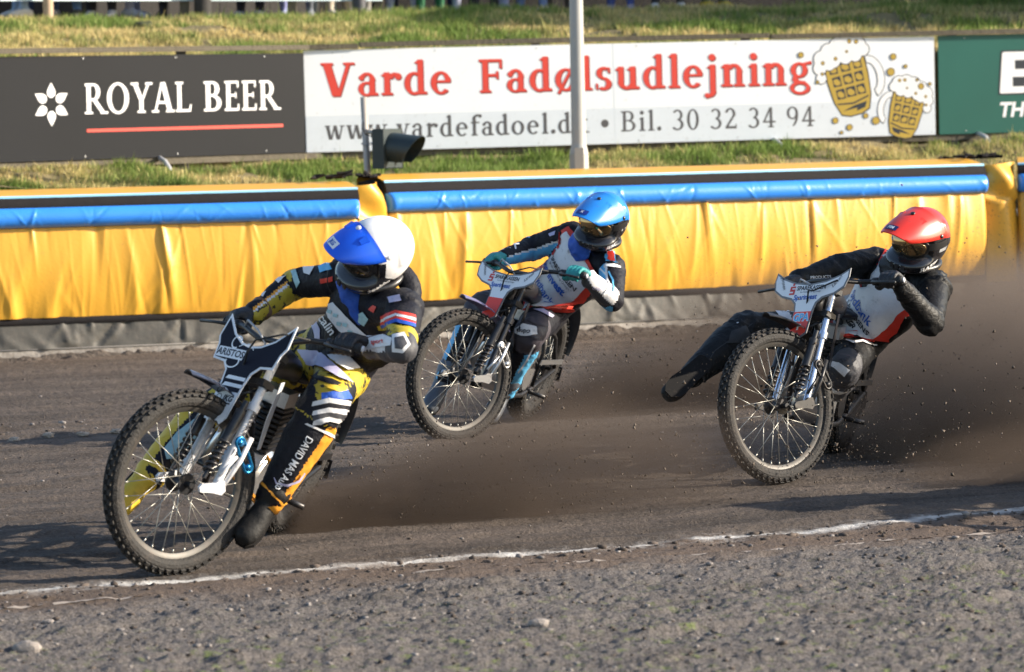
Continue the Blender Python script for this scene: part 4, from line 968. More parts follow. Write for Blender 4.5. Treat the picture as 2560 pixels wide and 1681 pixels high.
def motorcycle(X, Y, yaw, lean, steer, spec):
    GRIP = Vector((0.90, 0.325, spec.get('gz', 0.955)))
    Mw = Matrix.Translation((X, Y, 0)) @ Matrix.Rotation(R(yaw), 4, 'Z') @ Matrix.Rotation(R(-lean), 4, 'X')
    root = empty('speedway_motorcycle', matrix=Mw); tag(root, spec['label'], 'motorcycle', 'speedway motorcycles sliding through the bend')
    S = Matrix.Translation(LH) @ Matrix.Rotation(R(steer), 4, AX) @ Matrix.Translation(-LH)
    FC_ = spec['fork']
    fwheel = make_wheel('front_wheel', root, S @ Matrix.Translation(FAX), FHUB, FT, FRIM, FSP, 32, spec['ph'])
    rwheel = make_wheel('rear_wheel', root, Matrix.Translation(RAXL), RHUB, RT, RRIM, RSP, 28, 0.3)
    # --- fork
    bot = {}
    for s_ in (1, -1):
        y = 0.105 * s_; top = LH + AX * 0.10 + Vector((0, 0.085 * s_, 0)); b_ = LH - AX * 0.475 + Vector((0, y, 0)); bot[s_] = b_
        mb = MB(); mb.T = S; mb.tube([top, LH - AX * 0.1 + Vector((0, .09 * s_, 0)), b_], 0.0165, 14); mb.tube([LH - AX * .16 + Vector((0, .093 * s_, 0)), LH - AX * .13 + Vector((0, .0925 * s_, 0))], 0.024, 14)
        leg = mb.build('fork_leg', FC_, root, auto=50)
        if spec.get('forktext') and s_ > 0:
            fr_t = (S @ (LH - AX * .17 + Vector((.0, .1105, 0)) + NX_ * -.004), S.to_3x3() @ -AX, S.to_3x3() @ NX_)
            for q_ in (.055, .215): flat_print('fork_lettering', [txt('TRAMONT', .026, q_, -.006, .0012)], (fr_t[0] + (S.to_3x3() @ Vector((0, .0045, 0))), fr_t[1], fr_t[2]), TXT_K, leg, lift=.0)
        # leading link from the leg foot to the axle
        mb = MB(); mb.T = S; ax = FAX + Vector((0, .085 * s_, 0)); n_ = Vector((0, s_, 0))
        o = b_; eu = Vector((1, 0, 0)); ev = Vector((0, 0, 1)) ; fr = (Vector((b_.x, y + .022 * s_, b_.z)), eu, ev)
        dx, dz = ax.x - b_.x, ax.z - b_.z
        pl = [(-.022, -.015), (-.005, -.032), (.035, -.026), (dx + .012, dz - .016), (dx + .02, dz + .003), (dx + .008, dz + .016), (.03, .012), (.016, .022), (-.012, .022)]
        mb.prism(pl, fr, .012 * (1 if s_ > 0 else 1)); mb.build('fork_link', spec['link'], root)
        # link brace running back to the trailing stay
        mb = MB(); mb.T = S; mb.tube([b_ + Vector((-.01, .012 * s_, -.02)), b_ + Vector((-.09, .012 * s_, .10)), b_ + Vector((-.13, .01 * s_, .19))], 0.010, 8); mb.tube([b_ + Vector((.0, .012 * s_, .04)), b_ + Vector((-.07, .012 * s_, .115))], 0.007, 8)
        mb.build('link_brace', spec['link'], root, True)
        # shock with coil spring in front of the leg
        st_ = LH - AX * 0.14 + NX_ * 0.045 + Vector((0, .095 * s_, 0)); sb_ = FAX + Vector((-.03, .095 * s_, .035)); d = sb_ - st_
        mb = MB(); mb.T = S; mb.tube([st_, st_ + d * .12, st_ + d * .121, st_ + d * .52, st_ + d * .521, sb_], [.012, .012, .021, .021, .009, .009], 12); shock = mb.build('shock_absorber', spec['shock'], root, auto=50)
        mb = MB(); mb.T = S; hel = []
        q = d.normalized(); e1 = q.orthogonal().normalized(); e2 = q.cross(e1)
        for i in range(6 * 10 + 1):
            a = 2 * math.pi * i / 10; hel.append(st_ + d * (.5 + .42 * i / 60) + (e1 * math.cos(a) + e2 * math.sin(a)) * .020)
        mb.tube(hel, .0055, 6); mb.build('spring', BLKP, shock, True)
    # gaiter link on the near side
    mb = MB(); mb.T = S; p0 = LH - AX * .29 + Vector((-.005, .112, 0)); p1 = LH - AX * .39 + Vector((-.10, .115, 0)); dv = (p1 - p0); sd = dv.cross(Vector((0, 1, 0))).normalized() * .019
    path = []
    for i in range(17):
        a = math.pi * i / 16; path.append(p1 + sd * math.cos(a) + dv.normalized() * .019 * math.sin(a))
    for i in range(17):
        a = math.pi * i / 16; path.append(p0 - sd * math.cos(a) - dv.normalized() * .019 * math.sin(a))
    mb.tube(path, .0065, 8, closed=True)
    for p in (p0, p1): mb.lathe([(.014, -.008), (.014, .008)], p, (0, 1, 0), 12)
    mb.build('link_arm', spec['arm'], root, True)
    # --- yokes
    for w, nm in ((0.075, 'upper_yoke'), (-0.045, 'lower_yoke')):
        mb = MB(); mb.T = S; c = LH + AX * w; M = Matrix((NX_, Vector((0, 1, 0)), AX)).transposed(); mb.box(c, (.03, .115, .012), M)
        for s_ in (1, -1): mb.lathe([(.026, -.016), (.026, .016)], c + Vector((0, .088 * s_, 0)), AX, 14)
        mb.build(nm, BLKM, root, auto=40)
    # --- handlebar
    hb = []; ctr = LH + AX * .135 + NX_ * .0
    for y in (-.385, -.27, -.2, -.12, -.07, .07, .12, .2, .27, .385):
        a = abs(y); k = min(1, max(0, (a - .07) / .14)); e = max(0, (a - .2) / .185)
        x = ctr.x - .0 * k + (GRIP.x - ctr.x) * (0.35 * k + .65 * e); z = ctr.z + (GRIP.z - ctr.z) * (k)
        hb.append((x, y, z))
    mb = MB(); mb.T = S; mb.tube(hb, 0.0115, 10); hbar = mb.build('handlebar', spec['bar'], root, True)
    for s_ in (1, -1):
        a = Vector(hb[-2 if s_ > 0 else 1]); b_ = Vector(hb[-1 if s_ > 0 else 0]); a = a.lerp(b_, .12)
        mb = MB(); mb.T = S; dd = b_ - a; nr = 9; pts = []; rr = []
        for i in range(nr * 2 + 1): pts.append(a + dd * (i / (nr * 2))); rr.append(.0175 if i % 2 else .0160)
        mb.tube(pts, rr, 12); mb.tube([b_, b_ + dd.normalized() * .008, b_ + dd.normalized() * .016], [.021, .021, .012], 14); mb.build('grip', RUB, root, auto=50)
        mb = MB(); mb.T = S; o = a - dd * .12; mb.lathe([(.019, -.012), (.019, .012)], o, dd, 12)
        mb.tube([o + Vector((.01, 0, 0)), o + Vector((.045, .02 * s_, -.004)), o + Vector((.055, .08 * s_, -.006)), o + Vector((.050, .17 * s_, -.012))], [.009, .008, .006, .007], 8)
        mb.build('lever' if s_ > 0 else 'throttle_housing', BLKM, root, True)
        mb = MB(); mb.T = S; e = b_ + dd.normalized() * .0165; mb.lathe([(.013, 0), (.012, .004), (.006, .007)], e, dd, 12); mb.build('bar_end', WHITEP if s_ > 0 else BLKM, root, True)
    mb = MB(); mb.T = S; a = Vector(hb[7]) + Vector((.01, 0, 0)); mb.tube([a, a + Vector((.11, -.03, .01)), a + Vector((.15, -.14, -.03)), LH + NX_ * .1 + AX * .04 + Vector((0, .03, 0)), LH + NX_ * .055 + AX * -.03], 0.0042, 6); mb.build('cable', RUB, root, True)
    mb = MB(); mb.T = S; a = Vector(hb[2]); mb.tube([a, a + Vector((.04, .06, .03)), a + Vector((.05, .14, .0)), LH + AX * .12 + Vector((0, -.02, 0)), LH + AX * -.02 + Vector((-.04, -.02, 0))], 0.0045, 6); mb.build('cable', mat('grey_cable', (.35, .35, .36), .5), root, True)
    # --- front plate
    FRP = (LH + NX_ * .070, Vector((0, 1, 0)), AX)
    FRP = tuple([S @ FRP[0], S.to_3x3() @ FRP[1], S.to_3x3() @ FRP[2]])
    ol = spec['plate']
    full = [(y, w) for y, w in ol] + [(-y, w) for y, w in ol[::-1] if abs(y) > 1e-6]
    mb = MB(); mb.prism(full, FRP, .004); plate = mb.build('front_plate', spec['edge'], root)
    def inset(k): 
        n = len(full); out = []
        for i in range(n):
            a, b_, c = Vector(full[i - 1]), Vector(full[i]), Vector(full[(i + 1) % n]); d1 = (b_ - a).normalized(); d2 = (c - b_).normalized(); n1 = Vector((-d1.y, d1.x)); n2 = Vector((-d2.y, d2.x)); bi = (n1 + n2)
            bi = bi / max(.35, bi.length_squared / 2) if bi.length > 1e-6 else n1
            q = b_ + bi * k; out.append((q.x, q.y))
        return out
    area = sum(full[i][0] * full[(i + 1) % len(full)][1] - full[(i + 1) % len(full)][0] * full[i][1] for i in range(len(full)))
    flat_print('plate_face', [poly2d(inset(.009 if area > 0 else -.009))], FRP, spec['face'], plate, lift=.0012)
    spec['decals'](plate, FRP)
    # --- front mudguard
    guard('front_mudguard', FAX, .380, 138, 84, .095, spec['guard'], root, S, flare=.035)
    mb = MB(); mb.T = S
    for s_ in (1, -1): mb.tube([LH - AX * .07 + Vector((0, .07 * s_, 0)), FAX + Vector((.385 * math.cos(R(116)), .03 * s_, .385 * math.sin(R(116))))], .006, 6)
    mb.build('mudguard_stay', BLKM, root, True)
    # --- frame
    mb = MB()
    mb.tube([LH + AX * .08, LH - AX * .04], .03, 14)
    mb.tube([LH + AX * .05, (.8, 0, .83), (.45, 0, .70), (.30, 0, .66)], .017, 10)
    for s_ in (1, -1):
        mb.tube([LH - AX * .03, (1.0, .03 * s_, .66), (.93, .075 * s_, .40), (.86, .085 * s_, .24), (.5, .09 * s_, .22), (.3, .09 * s_, .25), (0.0, .095 * s_, .33)], .0135, 10)
        mb.tube([(.30, .02 * s_, .66), (.12, .08 * s_, .52), (0, .095 * s_, .345)], .0115, 8)
        mb.tube([(.45, .06 * s_, .70), (.30, .085 * s_, .45), (.32, .09 * s_, .25)], .0115, 8)
    mb.build('frame', spec['frame'], root, True)
    # --- engine
    mb = MB(); mb.lathe([(.0, -.085), (.105, -.085), (.118, -.07), (.118, .07), (.105, .085), (.0, .085)], (.68, 0, .34), (0, 1, 0), 28); mb.box((.60, 0, .30), (.12, .07, .07)); eng = mb.build('engine', ALU, root, auto=40)
    mb = MB()
    for i in range(9): mb.box((.665 - .004 * i, 0, .455 + .021 * i), (.072 - .001 * i, .068, .005))
    mb.lathe([(.048, 0), (.048, .2)], (.665, 0, .44), (-.2, 0, 1), 16); mb.build('cylinder', BLKM, eng)
    mb = MB(); mb.box((.63, 0, .665), (.065, .062, .03)); mb.build('cylinder_head', ALU, eng)
    mb = MB(); mb.lathe([(.025, 0), (.035, .02), (.035, .1), (.045, .14)], (.58, 0, .62), (-1, 0, .1), 14); mb.build('carburettor', ALU, root, auto=40)
    mb = MB(); mb.lathe([(.0, 0), (.085, 0), (.09, .012), (.085, .03), (.0, .03)], (.46, .06, .33), (0, 1, 0), 26); mb.build('clutch_cover', spec['cover'], root, auto=40)
    mb = MB(); mb.prism([(.0, .405), (.44, .435), (.46, .41), (.0, .378)], ((0, .125, 0), Vector((1, 0, 0)), Vector((0, 0, 1))), .006); mb.build('chain_guard', spec['cover'], root)
    mb = MB(); mb.tube([(.72, -.03, .62), (.83, -.08, .56), (.80, -.14, .36), (.6, -.15, .27), (.3, -.15, .24)], .021, 12); mb.tube([(.3, -.15, .24), (.26, -.152, .242), (.0, -.165, .28), (-.18, -.17, .30)], [.022, .042, .042, .03], 14); mb.build('exhaust', ALU, root, True)
    # --- tank, seat, rear guard, covers
    mb = MB(); rings = []
    for x, z, w, h in ((.96, .835, .03, .035), (.93, .84, .055, .055), (.80, .825, .075, .065), (.66, .79, .07, .055), (.56, .755, .045, .035)):
        rings.append([(x, w * math.cos(a) , z + h * math.sin(a)) for a in [2 * math.pi * k / 16 for k in range(16)]])
    mb.rings(rings); mb.build('fuel_tank', spec['tank'], root, True)
    mb = MB(); rings = []
    for x, z, w, h in ((.56, .745, .05, .018), (.48, .738, .085, .026), (.30, .74, .11, .03), (.10, .765, .105, .03), (.02, .79, .06, .018)):
        rings.append([(x, w * math.cos(a), z + h * math.sin(a)) for a in [2 * math.pi * k / 16 for k in range(16)]])
    mb.rings(rings); mb.build('seat', BLKP, root, True)
    guard('rear_mudguard', RAXL, .395, 60, 176, .15, spec['rguard'], root, None, flare=.05)
    for s_ in (1, -1):
        sc = MB(); sc.prism([(.10, .72), (.46, .70), (.42, .60), (.28, .56), (.12, .63)], ((0, .10 * s_ + (.004 if s_ > 0 else 0), 0), Vector((1, 0, 0)), Vector((0, 0, 1))), .004); sc.build('side_cover', spec['side'], root)
        sc = MB(); sc.prism([(.97, .78), (.985, .62), (.955, .50), (.915, .50), (.925, .62), (.925, .78)], ((0, .085 * s_ + (.003 if s_ > 0 else 0), 0), Vector((1, 0, 0)), Vector((0, 0, 1))), .003); sc.build('shin_guard', spec['shin'], root)
    mb = MB(); mb.tube([(.52, -.09, .26), (.52, -.25, .27)], .014, 10); mb.build('foot_peg', BLKM, root, True)
    mb = MB(); mb.tube([(.40, .09, .24), (.40, .20, .24)], .012, 10); mb.build('foot_peg', BLKM, root, True)
    # dirt deflector flap behind the rear tyre
    mb = MB(); mb.prism([(-.05, 0), (.05, 0), (.05, -.09), (-.05, -.09)], ((-.36, 0, .30), Vector((0, 1, 0)), Vector((.25, 0, .97))), .004); mb.build('deflector', spec['rguard'], root)
    return root, Mw, S, GRIP.z

# plates -------------------------------------------------------------
PL1 = [(0, .075), (.06, .085), (.13, .12), (.215, .20), (.225, .095), (.205, .06), (.195, -.005), (.12, -.012), (.085, -.045), (.074, -.10), (.066, -.25), (.04, -.28), (0, -.255)]
PL1 = [(y * .9, w * .93) for y, w in PL1]
PL2 = [(0, .088), (.10, .10), (.18, .125), (.235, .155), (.24, .11), (.225, .06), (.17, .028), (.10, .012), (.070, -.012), (.062, -.045), (.058, -.16), (.02, -.185), (0, -.16)]
def txt(s_, size, x, y, bold=0.0, shear=0.0, rot=0.0, align='CENTER'):
    v, f = text2d(s_, size, bold, shear, align); return (v, f, x, y, 1, rot)
def s_logo(x, y, s_):
    """red savings-bank S with a dot above"""
    P = []
    for g in ([(-.4, .5), (.4, .5), (.4, .3), (-.15, .3), (-.15, .15), (.4, .15), (.4, -.5), (-.4, -.5), (-.4, -.3), (.15, -.3), (.15, -.1), (-.4, -.1)],):
        from_pts = [(x + s_ * a, y + s_ * b) for a, b in g]
        P += [([from_pts[i] for i in (0, 1, 2, 3)], [(0, 1, 2, 3)]), ([from_pts[0], from_pts[3], from_pts[4], (x - .4 * s_, y + .15 * s_)], [(0, 1, 2, 3)]), ([(x - .4 * s_, y + .15 * s_), from_pts[5], (x + .4 * s_, y - .1 * s_), from_pts[11]], [(0, 1, 2, 3)]),
              ([(x + .15 * s_, y - .1 * s_), (x + .4 * s_, y - .1 * s_), (x + .4 * s_, y - .5 * s_), (x + .15 * s_, y - .5 * s_)], [(0, 1, 2, 3)]), ([(x - .4 * s_, y - .3 * s_), (x + .15 * s_, y - .3 * s_), (x + .15 * s_, y - .5 * s_), (x - .4 * s_, y - .5 * s_)], [(0, 1, 2, 3)])]
    P.append(disc2d(x, y + .72 * s_, .16 * s_, n=12)); return P
def decals1(pl, fr):
    flat_print('scroll', [ring2d(-.085, .075, .028, .028, .006, .006, 0, 300), ring2d(-.06, -.005, .04, .028, .007, .006, 170, 400), ring2d(-.02, .045, .05, .03, .004, .004, 20, 150)], fr, TXT_W, pl, lift=.0025)
    flat_print('lettering', [rect2d(-.165, .005, -.01, .048)], fr, PLW, pl, lift=.0030)
    flat_print('lettering', [txt('ARISTOS', .040, -.088, .014, .001)], fr, TXT_K, pl, lift=.0038)
    flat_print('stripe', [poly2d([(-.05, -.075 - .03 * k), (.06, -.075 - .03 * k), (.062, -.060 - .03 * k), (-.04, -.060 - .03 * k)]) for k in range(2)], fr, TXT_W, pl, lift=.0026)
    flat_print('sticker', [poly2d([(-.064, -.125), (.064, -.125), (.056, -.25), (-.056, -.25)])], fr, PLW, pl, lift=.0026)
    flat_print('sticker_text', [txt('JKG', .034, .02, -.165, .0015, .15), rect2d(-.01, -.178, .045, -.172), ring2d(-.032, -.155, .015, .015, .003, .003)], fr, TXT_K, pl, lift=.0034)
def decals23(gpa):
    def f_(pl, fr):
        flat_print('logo', s_logo(-.105, .058, .042), fr, TXT_R, pl, lift=.0025)
        flat_print('lettering', [txt('SPAREKASSEN', .030, .015, .058, .0008), txt('for Hvide Sande og Omegn', .012, .015, .044)], fr, TXT_K, pl, lift=.0025)
        flat_print('lettering', [txt('Sparinvest', .036, -.01, .010, .001)], fr, TXT_B, pl, lift=.0025)
        flat_print('signature', [txt('Jensen', .028, -.185, .095, 0, .3, R(-62)), txt('Larsen', .026, .175, .085, 0, .3, R(50))], fr, TXT_K, pl, lift=.0025)
        flat_print('sticker', [poly2d([(-.056, -.052), (.056, -.052), (.050, -.155), (.018, -.176), (0, -.152), (-.018, -.176), (-.050, -.155)])], fr, PLR, pl, lift=.0026)
        if gpa:
            flat_print('sticker_text', [txt('GPA', .052, 0, -.098, .004)], fr, TXT_W, pl, lift=.0034); flat_print('sticker_text', [txt('GPA', .050, 0, -.097, .0015)], fr, TXT_C, pl, lift=.0042)
            flat_print('sticker_text', [txt('r', .05, 0, -.14, .004)], fr, TXT_W, pl, lift=.0034)
    return f_
SILV = mat('fork_silver', (0.60, 0.66, 0.78), 0.22, 0.85, vary=0.08, scale=10)
DARKF = mat('fork_dark', (0.05, 0.05, 0.055), 0.3, 0.7, vary=0.15)
GREYE = mat('plate_edge_grey', (0.16, 0.16, 0.17), 0.5)
BIKES = {}
BIKES[1] = motorcycle(-1.013, 14.774, 255.3, 22.8, -34.5, dict(label='speedway motorcycle with white forks and dark plate ridden by the white-helmet rider', ph=.05, forktext=True, fork=WHITEP, link=WHITEP, shock=BLKP, arm=BLUEA, bar=BLKM, edge=PLW, face=PLN, plate=PL1, decals=decals1,
    guard=mat('guard_gloss_black', (0.03, 0.033, 0.05), 0.16, coat=0.8), frame=BLKM, cover=BLKM, tank=BLKP, rguard=BLKP, side=BLKP, shin=PLW))
BIKES[2] = motorcycle(0.031, 20.097, 252.8, 20.6, -33.9, dict(label='speedway motorcycle with white plate and plain red sticker under the blue-helmet rider', ph=.12, fork=DARKF, link=ALU, shock=BLKP, arm=ALU, bar=BLKM, edge=GREYE, face=PLW, plate=PL2, decals=decals23(False),
    guard=mat('guard_violet', (0.16, 0.15, 0.26), 0.3, coat=0.3), frame=BLKM, cover=ALU, tank=BLKP, rguard=BLKP, side=BLKP, shin=BLKP))
BIKES[3] = motorcycle(1.558, 17.597, 253.0, 11.5, -35.9, dict(gz=.905, label='speedway motorcycle with white plate and red GPA sticker under the red-helmet rider', ph=.0, fork=SILV, link=BLKM, shock=BLKP, arm=BLKM, bar=BLKM, edge=GREYE, face=PLW, plate=PL2, decals=decals23(True),
    guard=BLKP, frame=BLKM, cover=BLKM, tank=BLKP, rguard=BLKP, side=BLKP, shin=BLKP))
# ================================================================== RIDERS
def remesh(mb, voxel, it=4, fac=0.5):
    """union of closed shapes -> one continuous smooth skin; returns verts, faces"""
    o = mb.build('tmp', None); me0 = o.data
    md = o.modifiers.new('r', 'REMESH'); md.mode = 'VOXEL'; md.voxel_size = voxel; md.adaptivity = 0
    ms = o.modifiers.new('s', 'SMOOTH'); ms.factor = fac; ms.iterations = it
    dg = bpy.context.evaluated_depsgraph_get(); me = bpy.data.meshes.new_from_object(o.evaluated_get(dg))
    n = len(me.vertices); v = np.zeros(n * 3, dtype=np.float32); me.vertices.foreach_get('co', v); v = v.reshape(-1, 3).astype(float)
    nr = np.zeros(n * 3, dtype=np.float32); me.vertices.foreach_get('normal', nr); nr = nr.reshape(-1, 3).astype(float)
    f = [tuple(p.vertices) for p in me.polygons]
    bpy.data.objects.remove(o); bpy.data.meshes.remove(me); bpy.data.meshes.remove(me0)
    return v, nr, f
def ell_ring(c, e1, e2, a, b, n=20): return [c + e1 * (a * math.cos(2 * math.pi * k / n)) + e2 * (b * math.sin(2 * math.pi * k / n)) for k in range(n)]
def limb(mb, pts, rad, n=16):
    """round-ended tapered limb"""
    pts = [Vector(p) for p in pts]; d0 = (pts[0] - pts[1]).normalized(); d1 = (pts[-1] - pts[-2]).normalized()
    P = [pts[0] + d0 * rad[0] * .9, pts[0] + d0 * rad[0] * .55] + pts + [pts[-1] + d1 * rad[-1] * .55, pts[-1] + d1 * rad[-1] * .9]
    mb.tube(P, [rad[0] * .35, rad[0] * .83] + list(rad) + [rad[-1] * .83, rad[-1] * .35], n)
class BodyHit:
    def __init__(s, v, f, base): s.b = BVHTree.FromPolygons([Vector(p) for p in v], f); s.base = Vector(base)
    def px(s, px, py, off):
        d = V(fw + CR * (px - 1280) / FPX - CU * (py - 840.5) / FPX).normalized(); h = s.b.ray_cast(V(CP), d)
        if h[0] is None:
            q = V(unproj(px, py, s.base.y)); h = s.b.find_nearest(q)
            return h[0] + h[1] * off - s.base
        nn = h[1] if h[1].dot(d) < 0 else -h[1]
        return h[0] + nn * off - s.base
    def dirn(s, p, d, off):
        h = s.b.ray_cast(p, d)
        if h[0] is None: h = s.b.find_nearest(p)
        nn = h[1] if h[1].dot(d) < 0 else -h[1]
        return h[0] + nn * off - s.base
def cut2d(v, f, step):
    """slice a flat drawing into cells so that it can follow a curved surface"""
    bm = bmesh.new(); vv = [bm.verts.new((x, y, 0)) for x, y in v]
    for q in f:
        try: bm.faces.new([vv[i] for i in q])
        except ValueError: pass
    bmesh.ops.triangulate(bm, faces=[q for q in bm.faces if len(q.verts) > 4])
    xs = [p[0] for p in v]; ys = [p[1] for p in v]
    for lo, hi, ax in ((min(xs), max(xs), 0), (min(ys), max(ys), 1)):
        k = math.floor(lo / step) + 1
        while k * step < hi:
            co = [0, 0, 0]; co[ax] = k * step; no = [0, 0, 0]; no[ax] = 1
            bmesh.ops.bisect_plane(bm, geom=bm.verts[:] + bm.edges[:] + bm.faces[:], plane_co=co, plane_no=no); k += 1
    bm.verts.index_update(); v2 = [(p.co.x, p.co.y) for p in bm.verts]; f2 = [[q.index for q in p.verts] for p in bm.faces]; bm.free()
    return v2, f2
def patch_px(name, hit, g, m_, parent, off=0.004, step=7, smooth=True):
    """clothing patch: drawing in photo pixels laid onto the body surface"""
    v, f = cut2d(g[0], g[1], step); P = [hit.px(x, y, off) for x, y in v]
    return mesh_np(name, P, f, parent, m_, smooth)
def pp(*pts): return poly2d(pts)
def ptxt(s_, size, px, py, rot, bold=0.0, shear=0.0, sx=1.0):
    """text in photo pixels, rot = degrees clockwise as seen"""
    v, f = text2d(s_, size, bold * size, shear, 'LEFT'); a = R(rot)
    return [(px + x * sx * math.cos(a) + y * math.sin(a), py + x * sx * math.sin(a) - y * math.cos(a)) for x, y in v], f
def band(p0, p1, w0, w1=None):
    """stroke between two pixels"""
    w1 = w0 if w1 is None else w1; d = Vector((p1[0] - p0[0], p1[1] - p0[1])).normalized(); n = Vector((-d.y, d.x))
    return pp((p0[0] + n.x * w0 / 2, p0[1] + n.y * w0 / 2), (p1[0] + n.x * w1 / 2, p1[1] + n.y * w1 / 2), (p1[0] - n.x * w1 / 2, p1[1] - n.y * w1 / 2), (p0[0] - n.x * w0 / 2, p0[1] - n.y * w0 / 2))
def cstrip(pts, w):
    """curved stroke through pixels"""
    V2, F2 = [], []; n = len(pts)
    for i in range(n):
        a = pts[max(0, i - 1)]; b = pts[min(n - 1, i + 1)]; d = Vector((b[0] - a[0], b[1] - a[1])).normalized(); ww = w if not isinstance(w, (list, tuple)) else w[i]
        V2 += [(pts[i][0] - d.y * ww / 2, pts[i][1] + d.x * ww / 2), (pts[i][0] + d.y * ww / 2, pts[i][1] - d.x * ww / 2)]
    for i in range(n - 1): F2.append((2 * i, 2 * i + 2, 2 * i + 3, 2 * i + 1))
    return V2, F2

def person(J, spec, bike):
    J = {k: Vector(v) for k, v in J.items()}; base = Vector((J['pel'].x, J['pel'].y, 0))
    root = empty('person', base); tag(root, spec['label'], 'person', 'speedway riders')
    up = (J['neck'] - J['pel']).normalized(); lf = (J['lsh'] - J['rsh']); lf = (lf - up * lf.dot(up)).normalized(); fr = lf.cross(up)
    lh = (J['lhip'] - J['rhip']); lh = (lh - up * lh.dot(up)).normalized()
    mb = MB(); bones = []
    # torso
    L = (J['neck'] - J['pel']).length; rings = []
    for t, a, b, bow, tw in ((-.20, .07, .06, .0, 0), (-.17, .13, .10, 0, 0), (-.02, .170, .125, -.01, 0), (.15, .158, .118, -.025, .2), (.35, .155, .118, -.035, .5), (.58, .178, .130, -.03, .8), (.76, .188, .130, -.02, 1), (.90, .160, .105, -.005, 1), (1.0, .10, .08, .005, 1), (1.06, .06, .055, .01, 1)):
        e = (lh * (1 - tw) + lf * tw).normalized(); e = (e - up * e.dot(up)).normalized(); ef = e.cross(up)
        rings.append(ell_ring(J['pel'] + up * (L * t) + ef * bow, e, -ef, a, b, 22))
    mb.rings(rings); bones.append(('torso', J['pel'], J['neck'], .15))
    for s_ in 'lr':
        sh, el, wr, hp, kn, an = (J[s_ + k] for k in ('sh', 'el', 'wr', 'hip', 'kn', 'an'))
        limb(mb, [J['neck'] - up * .05, sh], [.075, .076]); bones.append(('clav' + s_, J['neck'], sh, .075))
        k = spec.get('arm', 1.0)
        limb(mb, [sh, sh.lerp(el, .5), el], [.074 * k, .068 * k, .060 * k]); bones.append(('uarm' + s_, sh, el, .066))
        limb(mb, [el, el.lerp(wr, .35), wr], [.060 * k, .058 * k, .042 * k]); bones.append(('farm' + s_, el, wr, .054))
        limb(mb, [hp, hp.lerp(kn, .5), kn], [.108, .096, .080]); bones.append(('thigh' + s_, hp, kn, .094))
        limb(mb, [kn, kn.lerp(an, .3), kn.lerp(an, .6), an], [.080, .080 * spec.get('shin', 1), .068 * spec.get('shin', 1), .055]); bones.append(('shin' + s_, kn, an, .066))
    limb(mb, [J['neck'] - up * .02, J['head']], [.062, .062]); bones.append(('neckb', J['neck'], J['head'], .06))
    mb.ball(J['head'], (.082, .082, .105), 16, 10)
    v, nr, f = remesh(mb, spec['voxel'], 5)
    # cloth folds: ridges mostly across each limb, stronger near the joints
    fc = v; best = np.full(len(v), 1e9); bi = np.zeros(len(v), int); bt = np.zeros(len(v))
    for i, (nm, a, b, r_) in enumerate(bones):
        a_ = np.array(a); d = np.array(b) - a_; l2 = d @ d; t = np.clip(((v - a_) @ d) / l2, 0, 1); dist = np.linalg.norm(v - a_ - t[:, None] * d, axis=1) - r_
        k = dist < best; best[k] = dist[k]; bi[k] = i; bt[k] = t[k]
    disp = np.zeros(len(v))
    for i, (nm, a, b, r_) in enumerate(bones):
        k = bi == i
        if not k.any() or nm == 'neckb': continue
        q = v[k]; d = np.array((b - a).normalized()); al = q @ d; pr = q - al[:, None] * d
        wx = np.stack([vnoise(q[:, 0] * 5, q[:, 1] * 5, q[:, 2] * 5, seed=9 + k_) for k_ in range(3)], -1)
        w = pr * 8 + np.outer(al, d) * 12 + wx * .9
        n1 = vnoise(w[:, 0], w[:, 1], w[:, 2], seed=i + 3); n1 = (1 - np.abs(n1) * 2.2) * np.clip(.55 + .8 * vnoise(q[:, 0] * 7, q[:, 1] * 7, q[:, 2] * 7, seed=i + 77), 0, 1)
        w2 = pr * 20 + np.outer(al, d) * 38 + wx * 2; n2 = 1 - 2 * np.abs(vnoise(w2[:, 0], w2[:, 1], w2[:, 2], seed=i + 40))
        j = 0.55 + 0.75 * np.abs(bt[k] * 2 - 1) ** 2
        if nm == 'torso': j = 0.75
        disp[k] = (0.0105 * n1 + 0.0032 * n2) * j * spec.get('fold', 1.0)
    v2 = v + nr * disp[:, None]
    fv = np.array([v2[list(q)].mean(0) for q in f]); names = [b[0] for b in bones]
    fb = np.array([bi[q[0]] for q in f]); ft = np.array([bt[list(q)].mean() for q in f])
    ang = np.zeros(len(f)); view = np.array([0, -1.0, 0.1])
    for i, (nm, a, b, r_) in enumerate(bones):
        k = fb == i; d = np.array((b - a).normalized()); rf = view - d * (view @ d); rf /= np.linalg.norm(rf); sd = np.cross(d, rf); c = fv[k] - np.array(a); ang[k] = np.degrees(np.arctan2(c @ sd, c @ rf))
    slots = spec['slots']; mi = np.zeros(len(f), int)
    tl = np.array([((Vector(p) - J['pel']).dot(lf), (Vector(p) - J['pel']).dot(up) / L, (Vector(p) - J['pel']).dot(fr)) for p in fv])
    for i, nm in enumerate(names):
        k = np.nonzero(fb == i)[0]
        if len(k): mi[k] = spec['paint'](nm, ft[k], ang[k], tl[k])
    body = mesh_np('body', v2 - np.array(base), f, root, slots, True, fmat=mi)
    hit = BodyHit(v2, f, base)
    # ------------ helmet
    hf, hl = Vector(spec['hf']).normalized(), Vector(spec['hl']); hl = (hl - hf * hl.dot(hf)).normalized(); hu = hf.cross(hl)
    HM = Matrix((hf, hl, hu)).transposed().to_4x4(); HM = HM @ Matrix.Scale(spec.get('hs', 1.0), 4); HM.translation = J['head'] - base + hu * spec.get('hup', .01)
    helmet(root, HM, spec)
    # ------------ gloves
    Mw, S = bike[1], bike[2]; gz = bike[3]
